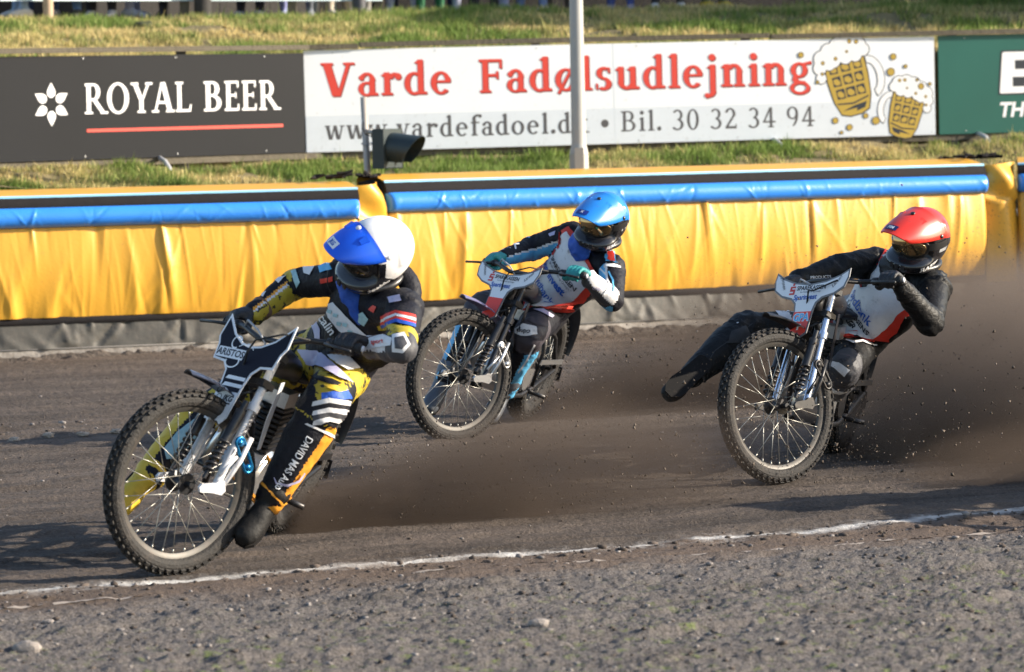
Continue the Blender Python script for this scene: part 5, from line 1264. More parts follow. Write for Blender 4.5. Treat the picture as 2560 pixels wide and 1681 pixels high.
    for s_, sg in (('l', 1), ('r', -1)):
        c = Mw @ S @ Vector((GRIP.x + .003, GRIP.y * sg, gz)); g = ((Mw @ S @ Vector((.88, .385 * sg, gz))) - (Mw @ S @ Vector((.92, .27 * sg, gz)))).normalized()
        glove(root, base, c, g, J[s_ + 'wr'], J[s_ + 'el'], spec['glove'], spec['cuff'])
    for s_ in 'lr': boot(root, base, J[s_ + 'kn'], J[s_ + 'an'], Vector(spec['toe' + s_]), spec['boot' + s_], spec['sole'], spec.get('boot_t', .6))
    return root, hit, dict(up=up, lf=lf, fr=fr, J=J, L=L, base=base)

def helmet(root, HM, spec):
    NT, NP = 128, 76; th = np.linspace(-math.pi, math.pi, NT, endpoint=False); ph = np.linspace(R(-58), R(90), NP)
    T, P = np.meshgrid(th, ph, indexing='ij'); d = np.stack([np.cos(P) * np.cos(T), np.cos(P) * np.sin(T), np.sin(P)], -1)
    rx = np.where(d[..., 0] > 0, .150, .165); ry, rz = .127, .148
    r_ = 1 / np.sqrt((d[..., 0] / rx) ** 2 + (d[..., 1] / ry) ** 2 + (d[..., 2] / rz) ** 2)
    sm = lambda x, a, b: np.clip((x - a) / (b - a), 0, 1) ** 2 * (3 - 2 * np.clip((x - a) / (b - a), 0, 1))
    deg = np.degrees
    front = sm(np.abs(deg(T)), 95, 40); low = sm(deg(P), -20, -30)
    low = low * (1 - 0.75 * sm(deg(P), -38, -58))
    r_ = r_ + front * low * (0.022 + 0.026 * np.cos(T))                        # chin bar
    r_ = r_ * (1 - 0.10 * sm(deg(P), -40, -58) * (1 - front * .5))
    r_ = r_ * (1 - 0.30 * sm(deg(P), -42, -58) * front)
    port = sm(np.abs(deg(T)), 66, 58) * sm(deg(P), -28, -22) * sm(deg(P), 26, 20)
    r_ = r_ * (1 - 0.17 * port)
    ridge = sm(np.abs(np.abs(deg(T)) - 118), 16, 6) * sm(deg(P), 50, 38) * sm(deg(P), -12, 0)
    r_ = r_ + 0.006 * ridge
    v = (d * r_[..., None]).reshape(-1, 3); f = []; mi = []
    for i in range(NT):
        j = (i + 1) % NT; t = deg(th[i])
        for k in range(NP - 1):
            f.append((i * NP + k, j * NP + k, j * NP + k + 1, i * NP + k + 1)); p = deg(ph[k])
            if abs(t) < 62 and -25 < p < 23: mi.append(2)
            else: mi.append(spec['hpaint'](t, p))
    hm = mesh_np('helmet', v, f, root, [spec['hmain'], spec['hlow'], BLKP, spec['hacc']], True, fmat=mi); hm.matrix_local = HM
    # inner lining at the rim
    mb = MB(); mb.tube([(.150 * math.cos(a) * .72 + (.03 if math.cos(a) > .3 else 0), .100 * math.sin(a), -.118) for a in np.linspace(0, 2 * math.pi, 25)[:-1]], .016, 8, closed=True); mb.build('lining', BLKP, hm, True)
    # goggles
    def cap(name, t0, p0, p1, rr, m_, n=26, k_=10, bulge=0.0, thick=.006):
        mb = MB(); A = []; B = []
        for i in range(n + 1):
            for j in range(k_ + 1):
                t = -1 + 2 * i / n; q = -1 + 2 * j / k_; sh = math.sqrt(max(0, 1 - (abs(t) ** 3.2)))
                a = R(t0 * t); p = R((p0 + p1) / 2 + (p1 - p0) / 2 * q * sh)
                if p0 < -9 and abs(t) < .22: p = max(p, R(p0 + 6 * (1 - abs(t) / .22)))
                w = Vector((math.cos(p) * math.cos(a), math.cos(p) * math.sin(a), math.sin(p))); l = 1 / math.sqrt((w.x / .15) ** 2 + (w.y / .127) ** 2 + (w.z / .148) ** 2)
                A.append(w * (l * rr + bulge * (1 - t * t) * (1 - q * q))); B.append(w * (l * rr - thick))
        m1 = k_ + 1; N_ = len(A); fs_ = []
        for i in range(n):
            for j in range(k_): x = i * m1 + j; fs_ += [(x, x + m1, x + m1 + 1, x + 1), (N_ + x + 1, N_ + x + m1 + 1, N_ + x + m1, N_ + x)]
        for i in range(n): fs_ += [(i * m1, N_ + i * m1, N_ + i * m1 + m1, i * m1 + m1), (i * m1 + k_, i * m1 + m1 + k_, N_ + i * m1 + m1 + k_, N_ + i * m1 + k_)]
        mb.add(A + B, fs_); return mb.build(name, m_, hm, True)
    cap('goggle_frame', 58, -25, 21, .965, spec['gog'], thick=.03); cap('lens', 49, -19, 15.5, .99, spec['lens'], bulge=.004)
    for s_ in (1, -1):
        mb = MB(); A = []
        for i in range(13):
            a = R(s_ * (54 + spec.get('strap', 62) * i / 12))
            for p in (-6, 2, 10):
                p = R(p + 2 * i / 12); w = Vector((math.cos(p) * math.cos(a), math.cos(p) * math.sin(a), math.sin(p))); l = 1 / math.sqrt((w.x / (.15 if w.x > 0 else .165)) ** 2 + (w.y / .127) ** 2 + (w.z / .148) ** 2); A.append(w * (l * (.97 + .05 * min(1, i / 3)) + .002))
        mb.add(A, [(i * 3 + j, i * 3 + 3 + j, i * 3 + 4 + j, i * 3 + 1 + j) for i in range(12) for j in (0, 1)]); mb.build('goggle_strap', spec['gog'], hm, True)
    # mouth guard vents
    for yy in (-.03, .0, .03):
        mb = MB(); mb.box((.172 - abs(yy) * .25, yy, -.100), (.004, .010, .012)); mb.build('chin_vent', BLKP, hm)
    # peak: starts on the crown and runs down and forward over the brow
    ns, nt = 16, 21; A = []; B = []
    pl, pu = spec.get('peak_len', .135), spec.get('peak_up', 0.0)
    for i in range(ns + 1):
        s_ = i / ns
        for j in range(nt):
            x0_ = spec.get('peak_x0', .015); t = -1 + 2 * j / (nt - 1); al = R(72 * t); q = (math.cos(al) - math.cos(R(72))) / (1 - math.cos(R(72)))
            zc = .1545 - (.014 if x0_ > .03 else 0) - .022 * s_ - .042 * s_ ** 2 + pu * s_; zs = .040 + .012 * s_; W = .131 - .012 * s_ - .032 * s_ ** 3
            x0_ = spec.get('peak_x0', .015); x = x0_ + (.130 - x0_ + pl) * s_ - (.035 + .012 * s_) * t * t - .012 * s_ * abs(t) ** 6; y = W * math.sin(al) / math.sin(R(72)); z = zs + (zc - zs) * q
            rib = .004 * (math.exp(-((abs(t) - .42) / .10) ** 2)) * math.sin(math.pi * min(1, s_ * 1.3)); z += rib + .003 * (s_ < .05)
            A.append(Vector((x, y, z))); B.append(Vector((x - .001, y * .972, z - .005)))
    N_ = len(A); fs_ = []
    for i in range(ns):
        for j in range(nt - 1): x = i * nt + j; fs_ += [(x, x + nt, x + nt + 1, x + 1), (N_ + x + 1, N_ + x + nt + 1, N_ + x + nt, N_ + x)]
    for i in range(ns):
        for j in (0, nt - 1):
            x = i * nt + j; q = (x, N_ + x, N_ + x + nt, x + nt); fs_.append(q if j == 0 else q[::-1])
    for j in range(nt - 1): x = ns * nt + j; fs_.append((x, N_ + x, N_ + x + 1, x + 1))
    mb = MB(); mb.add(A + B, fs_); pk = mb.build('peak', spec['peak'], hm, auto=60)
    for s_ in (1, -1):
        mb = MB(); mb.lathe([(.010, -.002), (.010, .003), (.005, .005)], (.012, .127 * s_, .052), (.1, .9 * s_, .4), 12); mb.build('peak_screw', spec['screw'], hm, True)
    mb = MB(); mb.lathe([(.011, -.002), (.011, .003), (.006, .005)], (.085, .0, .1465), (.25, 0, 1), 12); mb.build('peak_screw', spec['screw'], hm, True)
    for s_ in (1, -1):
        mb = MB(); mb.prism([(0, -.016), (.04, -.010), (.04, .010), (0, .016)], ((.075, .062 * s_, .1335), Vector((.93, 0, -.30)), Vector((0, 1, -.45 * s_)).normalized()), .012); mb.build('peak_vent', spec['hmain'] if spec['peak'] is spec['hmain'] else spec['peak'], hm)
    me_p = pk.data; PB = BVHTree.FromPolygons([p.co.copy() for p in me_p.vertices], [tuple(q.vertices) for q in me_p.polygons])
    def onpeak(name, g, m_, off):
        v_, f_ = cut2d(g[0], g[1], .012); P_ = []
        for x, y in v_:                                                     # x: to the wearer's left, y: back from the front edge
            h = PB.ray_cast(Vector((.128 + pl - .012 - y - .03 * (x / .1) ** 2, x, .4)), Vector((0, 0, -1))); P_.append(h[0] + Vector((0, 0, off)) if h[0] is not None else Vector((.128 + pl - y, x, .09)))
        mesh_np(name, P_, f_, pk, m_, True)
    onpeak('sticker', rect2d(-.058, .004, .012, .036), spec['stick'], .003)
    tv, tf = text2d(spec['sticktxt'], .024, .0008, 0, 'CENTER'); onpeak('sticker_text', ([(x - .023, .011 + y) for x, y in tv], tf), spec['sticktm'], .0045)
    # brand lettering along the left jaw
    v_, f_ = text2d(spec['jaw'], .036, .0012, .1, 'CENTER'); v2 = []
    for x, y in v_:
        a = R(spec.get('jawa', 62)) - x / .135; p = R(-37) + y / .15; w = Vector((math.cos(p) * math.cos(a), math.cos(p) * math.sin(a), math.sin(p)))
        l = 1 / math.sqrt((w.x / .15) ** 2 + (w.y / .127) ** 2 + (w.z / .148) ** 2); fa = max(0, min(1, (95 - abs(math.degrees(a))) / 55)); fa = fa * fa * (3 - 2 * fa)
        v2.append(w * (l + fa * (.022 + .026 * math.cos(a)) * (1 - .75 * max(0, min(1, (-38 - math.degrees(p)) / 20)) ** 2) + .005))
    mesh_np('lettering', v2, [q[::-1] for q in f_], hm, TXT_W)
    return hm

def glove(root, base, c, g, wr, el, m_, cuff):
    w = wr - c; w = (w - g * w.dot(g)); w.normalize(); up = g.cross(w)
    if up.z < 0: up = -up
    mb = MB(); A0_ = wr.lerp(el, .06); kn = c + w * .012 + up * .034
    ring = lambda p, a, b, d: ell_ring(p, g, d.cross(g).normalized(), a, b, 14)
    d = (kn - A0_).normalized(); gg = g
    mid = A0_.lerp(kn, .5)
    mb.rings([ell_ring(A0_, (g - d * g.dot(d)).normalized(), d.cross(g).normalized(), .036, .032, 14), ell_ring(mid, (g - d * g.dot(d)).normalized(), d.cross(g).normalized(), .045, .027, 14), ell_ring(kn, g, d.cross(g).normalized(), .047, .021, 14), ell_ring(kn + d * .02, g, d.cross(g).normalized(), .038, .012, 14)])
    ln = (.98, 1.1, 1.05, .86)
    sg = 1
    for i in range(4):
        p = c + g * ((i - 1.5) * .0225); pts = []; rr = []
        for k in range(8):
            a = R(-70 + 250 * ln[i] * k / 7); e = -w * math.sin(a) * -1 * -1
            # angle 0 = straight up from the grip, growing forward and under
            e = up * math.cos(a) - w * math.sin(a); q = .030 + (.004 if k in (2, 5) else 0)
            pts.append(p + e * q); rr.append(.0125 - .0028 * k / 7)
        limb(mb, pts, rr, 10)
    pts = []
    for k in range(5):
        a = R(-100 - 105 * k / 4); e = up * math.cos(a) - w * math.sin(a); pts.append(c - g * (.047 + .012 * k / 4) + e * .030)
    limb(mb, [kn.lerp(A0_, .55) - g * .025] + pts, [.017, .015, .0135, .013, .012, .011], 10)
    v, nr, f = remesh(mb, .0055, 2, .4); v = v + nr * (0.0015 * vnoise(v[:, 0] * 60, v[:, 1] * 60, v[:, 2] * 60, seed=4))[:, None]
    o = mesh_np('glove', v - np.array(base), f, root, m_, True)
    mb = MB(); a = wr.lerp(el, .02) - base; b = wr.lerp(el, .22) - base; mb.tube([a, a.lerp(b, .5), b], [.042, .046, .049], 16); mb.build('glove_cuff', cuff, root, True)
    return o

def boot(root, base, kn, an, toe, m_, sole, bt_=.6):
    mb = MB(); d = (toe - an).normalized(); sh = (an - kn).normalized()
    limb(mb, [kn.lerp(an, bt_), kn.lerp(an, (bt_ + 1) / 2), an + sh * .01], [.068, .064, .056], 16)
    side = d.cross(sh).normalized(); dn = side.cross(d).normalized()
    if dn.dot(sh) < 0: dn = -dn
    rings = []
    for t, w, h, o_ in ((-.075, .02, .02, .035), (-.065, .036, .04, .03), (-.02, .044, .056, .022), (.06, .046, .050, .028), (.13, .052, .040, .038), (.185, .048, .036, .042), (.215, .028, .022, .044)):
        rings.append(ell_ring(an + d * t + dn * o_, side, dn, w, h, 16))
    mb.rings(rings); v, nr, f = remesh(mb, .008, 4); v = v + nr * (0.003 * vnoise(v[:, 0] * 30, v[:, 1] * 30, v[:, 2] * 30, seed=14))[:, None]
    o = mesh_np('boot', v - np.array(base), f, root, m_, True)
    mb = MB(); rings = []
    for t, w in ((-.08, .025), (-.06, .042), (0, .044), (.06, .044), (.13, .052), (.18, .045), (.21, .02)):
        c = an + d * t + dn * .076 - base; rings.append([c + side * w - dn * .008, c + side * w + dn * .008, c - side * w + dn * .008, c - side * w - dn * .008])
    mb.rings(rings); mb.build('sole', sole, o)
    return o
def camo(name, c0, c1, sc):
    mm = bpy.data.materials.new(name); mm.use_nodes = True; nt = mm.node_tree; b = nt.nodes['Principled BSDF']; b.inputs['Roughness'].default_value = 0.55
    tc = nt.nodes.new('ShaderNodeTexCoord'); vo = nt.nodes.new('ShaderNodeTexVoronoi'); vo.inputs['Scale'].default_value = sc; n = nt.nodes.new('ShaderNodeTexNoise'); n.inputs['Scale'].default_value = sc * 1.5; n.inputs['Detail'].default_value = 3
    nt.links.new(tc.outputs['Object'], n.inputs['Vector'])
    ad = nt.nodes.new('ShaderNodeMixRGB'); ad.inputs[0].default_value = 0.16; nt.links.new(tc.outputs['Object'], ad.inputs[1]); nt.links.new(n.outputs['Color'], ad.inputs[2]); nt.links.new(ad.outputs[0], vo.inputs['Vector'])
    mr = nt.nodes.new('ShaderNodeMapRange'); mr.inputs[1].default_value = 0.30; mr.inputs[2].default_value = 0.36; nt.links.new(vo.outputs['Distance'], mr.inputs[0])
    mx = nt.nodes.new('ShaderNodeMix'); mx.data_type = 'RGBA'; mx.inputs[6].default_value = (*c1, 1); mx.inputs[7].default_value = (*c0, 1); nt.links.new(mr.outputs[0], mx.inputs[0]); nt.links.new(mx.outputs[2], b.inputs['Base Color'])
    return mm
K1 = mat('suit_navy_black', (0.007, 0.007, 0.012), 0.6, vary=0.3, scale=12, bump=0.3, bscale=60, spec=0.25)
CAMO = camo('yellow_spotted_cloth', (0.46, 0.34, 0.025), (0.02, 0.02, 0.012), 17)
GRY = mat('suit_grey', (0.05, 0.05, 0.058), 0.62, vary=0.2, scale=12, bump=0.15, bscale=70)
WHS = mat('suit_white', (0.66, 0.65, 0.66), 0.55, vary=0.08, scale=12, bump=0.12, bscale=70, dirt=0.18)
ORG = mat('suit_orange', (0.72, 0.30, 0.025), 0.55, vary=0.12, bump=0.1)
YEL = mat('suit_yellow', (0.60, 0.40, 0.03), 0.55, vary=0.15, bump=0.1, dirt=0.2)
RED = mat('suit_red', (0.62, 0.035, 0.02), 0.5, vary=0.08, bump=0.1)
LBL = mat('suit_light_blue', (0.10, 0.40, 0.68), 0.5, vary=0.15, scale=20, bump=0.15, bscale=60)
DBL = mat('cloth_blue', (0.01, 0.075, 0.42), 0.6, vary=0.2, bump=0.3, bscale=50)
TEAL = mat('glove_teal', (0.02, 0.24, 0.25), 0.6, vary=0.2, bump=0.3, bscale=90)
GBLK = mat('glove_black', (0.012, 0.012, 0.015), 0.55, vary=0.3, bump=0.3, bscale=90)
LEA = mat('black_leather', (0.006, 0.006, 0.0068), 0.52, vary=0.3, scale=14, bump=0.25, bscale=70, spec=0.25)
BRN = mat('knee_dark', (0.045, 0.038, 0.048), 0.6, vary=0.2)
VIO = mat('pale_violet', (0.42, 0.40, 0.58), 0.5, vary=0.1)
TEALT = mat('pale_teal_print', (0.30, 0.48, 0.52), 0.5, vary=0.35, scale=60)
SILB = mat('boot_silver', (0.10, 0.11, 0.13), 0.4, 0.3, vary=0.2, dirt=0.4)
HW = mat('helmet_white', (0.80, 0.79, 0.80), 0.4, vary=0.05, bump=0.12, bscale=18, dirt=0.06, coat=0.1); HB = mat('helmet_blue', (0.015, 0.19, 0.62), 0.3, vary=0.12, coat=0.35, dirt=0.08); HR = mat('helmet_red', (0.66, 0.035, 0.022), 0.3, vary=0.1, coat=0.35, dirt=0.08)
PKB = mat('peak_blue', (0.008, 0.10, 0.72), 0.35, vary=0.05, coat=0.2)
HK = mat('helmet_black', (0.012, 0.012, 0.015), 0.25, vary=0.3, scale=20, coat=0.5, dirt=0.1); HG = mat('helmet_grey', (0.35, 0.36, 0.38), 0.3, coat=0.5, vary=0.3, scale=25)
LNS = mat('lens_mirror_amber', (0.30, 0.21, 0.11), 0.06, 0.9, vary=0.15, scale=8); LNK = mat('lens_dark', (0.05, 0.045, 0.04), 0.08, 0.6, vary=0.2)
GOG = mat('goggle_black', (0.012, 0.012, 0.013), 0.4, vary=0.2)
SOLE = mat('boot_sole', (0.010, 0.009, 0.009), 0.8, vary=0.3, dirt=0.1, spec=0.2); STL = mat('steel_shoe', (0.40, 0.40, 0.40), 0.4, 0.9, dirt=0.5)
BBLK = mat('boot_black', (0.010, 0.0095, 0.0095), 0.65, vary=0.3, bump=0.2, dirt=0.05, spec=0.25)

J1 = dict(pel=(-0.718,14.223,0.731), neck=(-0.514,13.860,0.994), lsh=(-0.410,13.715,0.958), rsh=(-0.636,13.988,1.073), lel=(-0.412,13.433,0.827), rel=(-0.856,14.200,1.044), lwr=(-0.540,13.633,0.823), rwr=(-1.006,14.051,0.936), lhip=(-0.667,14.136,0.704), rhip=(-0.807,14.321,0.750), lkn=(-0.716,13.732,0.611), rkn=(-1.214,14.268,0.531), lan=(-0.935,13.72,0.245), ran=(-1.432,13.970,0.309), head=(-0.514,13.783,1.179))
J2 = dict(pel=(0.123,19.636,0.629), neck=(0.441,19.434,0.965), lsh=(0.544,19.322,0.866), rsh=(0.332,19.534,1.044), lel=(0.539,19.099,0.705), rel=(0.119,19.636,0.971), lwr=(0.418,18.923,0.826), rwr=(-0.045,19.411,0.932), lhip=(0.159,19.544,0.597), rhip=(0.047,19.748,0.654), lkn=(0.096,19.135,0.529), rkn=(-0.158,19.382,0.677), lan=(-0.045,19.399,0.219), ran=(-0.371,19.350,0.283), head=(0.502,19.335,1.128))
J3 = dict(pel=(1.594,17.256,0.572), neck=(1.879,17.050,0.908), lsh=(1.988,16.903,0.850), rsh=(1.766,17.196,0.961), lel=(1.935,16.62,0.695), rel=(1.552,17.053,0.943), lwr=(1.790,16.470,0.872), rwr=(1.358,16.937,0.895), lhip=(1.619,17.161,0.535), rhip=(1.507,17.358,0.612), lkn=(1.549,16.751,0.492), rkn=(1.121,17.202,0.654), lan=(1.50,17.10,0.335), ran=(0.842,16.945,0.451), head=(1.930,16.950,1.075))
W_ = np.where
def paint1(nm, t, a, tl):
    if nm == 'farmr': return W_(t < .10, 1, W_(a > 22, 0, W_(a > 12, 4, W_(a > 2, 3, 1))))
    if nm == 'uarmr': return W_(t > .84, 1, 0)
    if nm == 'uarml': return W_(t > .88, 2, W_(t > .74, 1, 0))  # grey elbow: sunlight on black cloth put into the colour
    if nm == 'farml': return W_(t < .06, 2, W_(a > -20, 3, 2))
    if nm == 'thighl': return W_((t > .62) & (np.abs(a) > 50), 0, 1)
    if nm == 'thighr': return W_(np.abs(a) < 60, 1, 0)
    if nm == 'shinl': return W_(t < .08, 0, W_(t < .17, 1, W_(a < -42, 4, 0)))
    if nm == 'shinr': return W_(a > 28, 5, 0)
    if nm == 'torso': return W_((tl[:, 1] < .12) & (tl[:, 2] < -.02), 4, W_(tl[:, 1] < .05, 1, 0))
    return 0 * t.astype(int)
def paint2(nm, t, a, tl):
    if nm in ('farmr', 'uarmr'): return W_(a < -16, 1, W_(a < -7, 2, W_((t > .9) & (nm == 'uarmr'), 1, 0)))
    if nm == 'uarml': return W_(a > 35, 1, W_(a > 24, 2, 0))
    if nm == 'farml': return W_(t < .18, 4, W_(a > -25, 2, 4))
    if nm == 'thighl': return W_(t > .62, 5, 0)
    if nm == 'shinl': return W_(a < -15, 1, 0)
    if nm == 'shinr': return W_(a > 40, 1, 0)
    if nm == 'thighr': return W_(t > .90, 5, 0)
    return 0 * t.astype(int)
def paint3(nm, t, a, tl):
    if nm == 'thighr': return W_((t > .50) & (t < .60), 2, 0)
    if nm == 'thighl': return W_(t > .95, 1, 0)
    if nm == 'shinl': return W_((t > .16) & (t < .32), 2, 1)
    return 0 * t.astype(int)
def hp1(t, p):
    if abs(t) > 76: return 0 if p > -52 + max(0, 118 - abs(t)) * .75 else 1
    return 0 if p > 22 or (abs(t) > 62 and p > 10) else 1
def hp2(t, p):
    if p > 24 - max(0, abs(t) - 62) * .35: return 0
    return 3 if (abs(t) > 82 and -14 < p < 2 and int(abs(t) / 9) % 2) else 1
def hp3(t, p):
    if p > 22 - max(0, abs(t) - 62) * .22: return 0
    return 3 if (84 < abs(t) < 112 and -16 < p < -6) else 1
def up3(px, py, d): return tuple(unproj(px, py, d))
common = dict(gog=GOG, hacc=HG)
P1 = person(J1, dict(common, voxel=.0085, label='person in white helmet with blue peak and black and yellow suit, riding nearest the camera', slots=[K1, CAMO, GRY, WHS, ORG, YEL], paint=paint1, peak_x0=.06, hf=(-.86, -.45, -.25), hl=(.5, -.70, -.52), hup=.004,
    hmain=HW, hlow=HK, hpaint=hp1, peak=PKB, lens=LNK, screw=WHITEP, stick=PLW, sticktxt='JKG', sticktm=TXT_B, hs=.94, shin=1.15, arm=.92, jaw='oddset', jawa=70, strap=8, peak_len=.098, glove=GBLK, cuff=mat('cuff_brown', (0.14, 0.07, 0.045), .6),
    toel=(-1.01, 13.60, .15), toer=up3(312, 1262, 13.80), bootl=BBLK, bootr=YEL, sole=SOLE, fold=1.1, boot_t=.93), BIKES[1])
P2 = person(J2, dict(common, voxel=.0095, label='person in blue helmet wearing a white bib edged red and light blue sleeves, middle rider', slots=[K1, LBL, WHS, RED, GRY, BRN], paint=paint2, hf=(-.5, -.8, -.25), hl=(.847, -.434, -.305), hup=.005,
    hmain=HB, hlow=HK, hpaint=hp2, peak=HB, lens=LNS, screw=BLKP, stick=mat('sticker_blue', (.01, .03, .22), .4), sticktxt='X', sticktm=TXT_W, jaw='LAZER', jawa=62, peak_len=.125, glove=TEAL, cuff=WHS,
    toel=(-0.12, 19.24, .10), toer=up3(1082, 1004, 19.22), bootl=SILB, bootr=SILB, sole=SOLE, boot_t=.82), BIKES[2])
P3 = person(J3, dict(common, voxel=.0095, label='person in red helmet and black leathers with white bib, leg stretched out at right', slots=[LEA, GRY, WHS, RED], paint=paint3, hf=(-.65, -.70, -.20), hl=(.74, -.607, -.288), hup=.005,
    hmain=HR, hlow=HK, hpaint=hp3, peak=HR, lens=LNS, screw=BLKP, stick=mat('sticker_navy', (.01, .02, .10), .4), sticktxt='FIM', sticktm=TXT_W, jaw='BETAR', jawa=62, peak_len=.125, glove=GBLK, cuff=GBLK,
    toel=(1.47, 16.93, .26), toer=up3(1660, 1000, 16.84), bootl=GRY, bootr=BBLK, sole=SOLE, fold=1.2, shin=1.15), BIKES[3])

# ---------------- scarves, collar
def scarf(P, spec_f, m_, name='neck_scarf'):
    root, hit, F = P; J = F['J']; hf = Vector(spec_f).normalized(); mb = MB(); b = F['base']
    a = J['head'] - F['up'] * .112 + hf * .058; c = J['neck'] + F['fr'] * .07 - F['up'] * .06; mid = a.lerp(c, .5) + hf * .02
    mb.rings([ell_ring(p, F['lf'], (c - a).normalized().cross(F['lf']).normalized(), w, h, 16) for p, w, h in ((a + (a - c) * .2, .04, .03), (a, .062, .048), (mid, .078, .055), (c, .07, .035), (c + (c - a) * .3, .02, .012))])
    v, nr, f = remesh(mb, .008, 3); v = v + nr * (0.006 * (1 - 2 * np.abs(vnoise(v[:, 0] * 18, v[:, 1] * 18, v[:, 2] * 30, seed=8))))[:, None]
    mesh_np(name, v - np.array(b), f, root, m_, True)
scarf(P1, (-.86, -.45, -.25), DBL); scarf(P2, (-.5, -.8, -.25), DBL); scarf(P3, (-.65, -.7, -.2), GBLK)
F = P1[2]; c = F['J']['neck'] + F['up'] * .035 - F['base']; mb = MB()
mb.tube([c + (F['lf'] * math.cos(a) - F['fr'] * math.sin(a)) * .105 + F['up'] * (.02 + .03 * math.sin(a)) for a in np.linspace(R(200), R(-30), 18)[::-1]], [.03] + [.042] * 16 + [.03], 12); mb.build('neck_collar', K1, P1[0], True)

# ---------------- bibs
def torso_patch(name, P, g, m_, off, parent=None):
    root, hit, F = P; v, f = cut2d(g[0], g[1], .018); J = F['J']; o = J['pel']; out = []
    for x, y in v: out.append(tb[id(root)].dirn(o + F['lf'] * x + F['up'] * y + F['fr'] * .30, -F['fr'], off))
    return mesh_np(name, out, f, parent or root, m_, True)
tb = {}
def torso_hit(P):
    root, hit, F = P; J = F['J']; mb = MB(); o = J['pel']; up, lf, fr, L = F['up'], F['lf'], F['fr'], F['L']
    for c in root.children:
        if c.name.startswith('body'): me = c.data
    vs_ = [Vector(p.co) + F['base'] for p in me.vertices]; fs_ = []
    segs = [(J[a], J[b]) for a, b in (('lel', 'lwr'), ('rel', 'rwr'), ('lsh', 'lel'), ('rsh', 'rel'), ('lhip', 'lkn'), ('rhip', 'rkn'))]
    def near(p):
        for a, b in segs:
            d = b - a; t = max(0, min(1, (p - a).dot(d) / d.length_squared)); dd = (p - a - d * t).length
            if (t > .45 and dd < .105) or (t > .12 and dd < .085): return True
        return False
    fs_ = [tuple(q.vertices) for q in me.polygons if not near(vs_[q.vertices[0]])]
    tb[id(root)] = BodyHit(vs_, fs_, F['base'])
for P in (P2, P3): torso_hit(P)
BIBR = [(-.10, .045), (0, .03), (.10, .045), (.150, .13), (.178, .28), (.182, .40), (.165, .495), (.085, .50), (.045, .435), (0, .42), (-.045, .435), (-.085, .50), (-.165, .495), (-.182, .40), (-.178, .28), (-.150, .13)]
def inset2(full, k):
    n = len(full); out = []
    for i in range(n):
        a, b_, c = Vector(full[i - 1]), Vector(full[i]), Vector(full[(i + 1) % n]); d1 = (b_ - a).normalized(); d2 = (c - b_).normalized(); bi = Vector((-d1.y, d1.x)) + Vector((-d2.y, d2.x)); bi = bi / max(.5, bi.length_squared / 2); out.append(tuple(b_ + bi * k))
    return out
BIBW = inset2(BIBR, .022)
def tl_(s_, size, x, y, bold=0.0, al='CENTER'):
    v, f = text2d(s_, size, bold, 0, al); return merge2d([(v, f, x, y, 1, 0)])
for P, sy in ((P2, 0), (P3, .062)):
    bib = torso_patch('bib', P, poly2d(BIBR), RED, .010); torso_patch('bib_panel', P, poly2d(BIBW), WHS, .013, bib)
    torso_patch('lettering', P, merge2d([p for p in s_logo(-.115, .365 + sy * .6, .06)]), TXT_R, .0165, bib)
    if not sy: torso_patch('lettering', P, tl_('SPAREKASSEN', .036, .025, .318, .0008), TXT_K, .0165, bib)
    if not sy: torso_patch('lettering', P, tl_('for Hvide Sande og Omegn', .017, .02, .300), TXT_K, .0165, bib)
    if not sy: torso_patch('lettering', P, tl_('Sparinvest', .056, -.01, .245, .0025), TXT_B, .0165, bib)
    torso_patch('lettering', P, tl_('Sydbank', .060, .0, .150 + sy, .0008), TXT_B, .0165, bib)
    torso_patch('lettering', P, tl_('LAURIDSENS', .036, .015, .105 + sy, .0012), TXT_K, .0165, bib)
    torso_patch('lettering', P, tl_('MØBLER', .036, -.01, .068 + sy, .0012), TXT_K, .0165, bib)
# ---------------- patches of the nearest rider, outlines as seen in the photograph
root, hit, F = P1
def a1(*q): return pp(*[(540 + x / 3.398, 500 + y / 3.398) for x, y in q])
def a2(*q): return pp(*[(240 + x / 2.233, 760 + y / 2.233) for x, y in q])
def A1(x, y): return 540 + x / 3.398, 500 + y / 3.398
def A2(x, y): return 240 + x / 2.233, 760 + y / 2.233
pt = lambda nm, g, m_, off=.005, step=6: patch_px(nm, hit, g, m_, root, off, step)
pt('sleeve_patch', a1((870, 570), (960, 530), (985, 590), (890, 620)), LBL)
pt('sleeve_patch', a1((890, 675), (995, 650), (1000, 690), (895, 710)), RED)
pt('sleeve_patch', a1((740, 575), (840, 570), (800, 640), (750, 625)), WHS)
pt('sleeve_band', a1((640, 610), (680, 595), (720, 700), (690, 750)), TEALT)
for q in (((500, 680), (600, 640), (530, 715)), ((270, 800), (340, 770), (330, 830)), ((350, 815), (430, 780), (400, 830))): pt('sleeve_print', a1(*q), WHS)
pt('sleeve_print', a1((265, 815), (300, 800), (310, 840), (285, 845)), RED)
pt('chest_panel', a1((925, 900), (1000, 870), (1130, 1010), (1280, 1150), (1180, 1200), (1050, 1110), (960, 1000)), WHS)
for i, (x, y) in enumerate(((960, 930), (1010, 960), (1040, 1030), (1090, 1040), (1130, 1100), (1180, 1130))): pt('chest_print', a1((x, y), (x + 40, y + 10), (x + 30, y + 40), (x - 5, y + 28)), TEALT, .008)
pt('belly_print', ptxt('calin', 30, *A1(870, 1010), 52, .02), TXT_W, .006)
pt('number_panel', a1((800, 1030), (840, 1000), (890, 1100), (890, 1200), (850, 1200), (830, 1110)), VIO)
pt('chest_logo', a1((1300, 930), (1340, 895), (1370, 910), (1345, 960)), RED); pt('chest_logo', a1((1190, 980), (1250, 950), (1300, 1010), (1260, 1070), (1215, 1040)), TEALT)
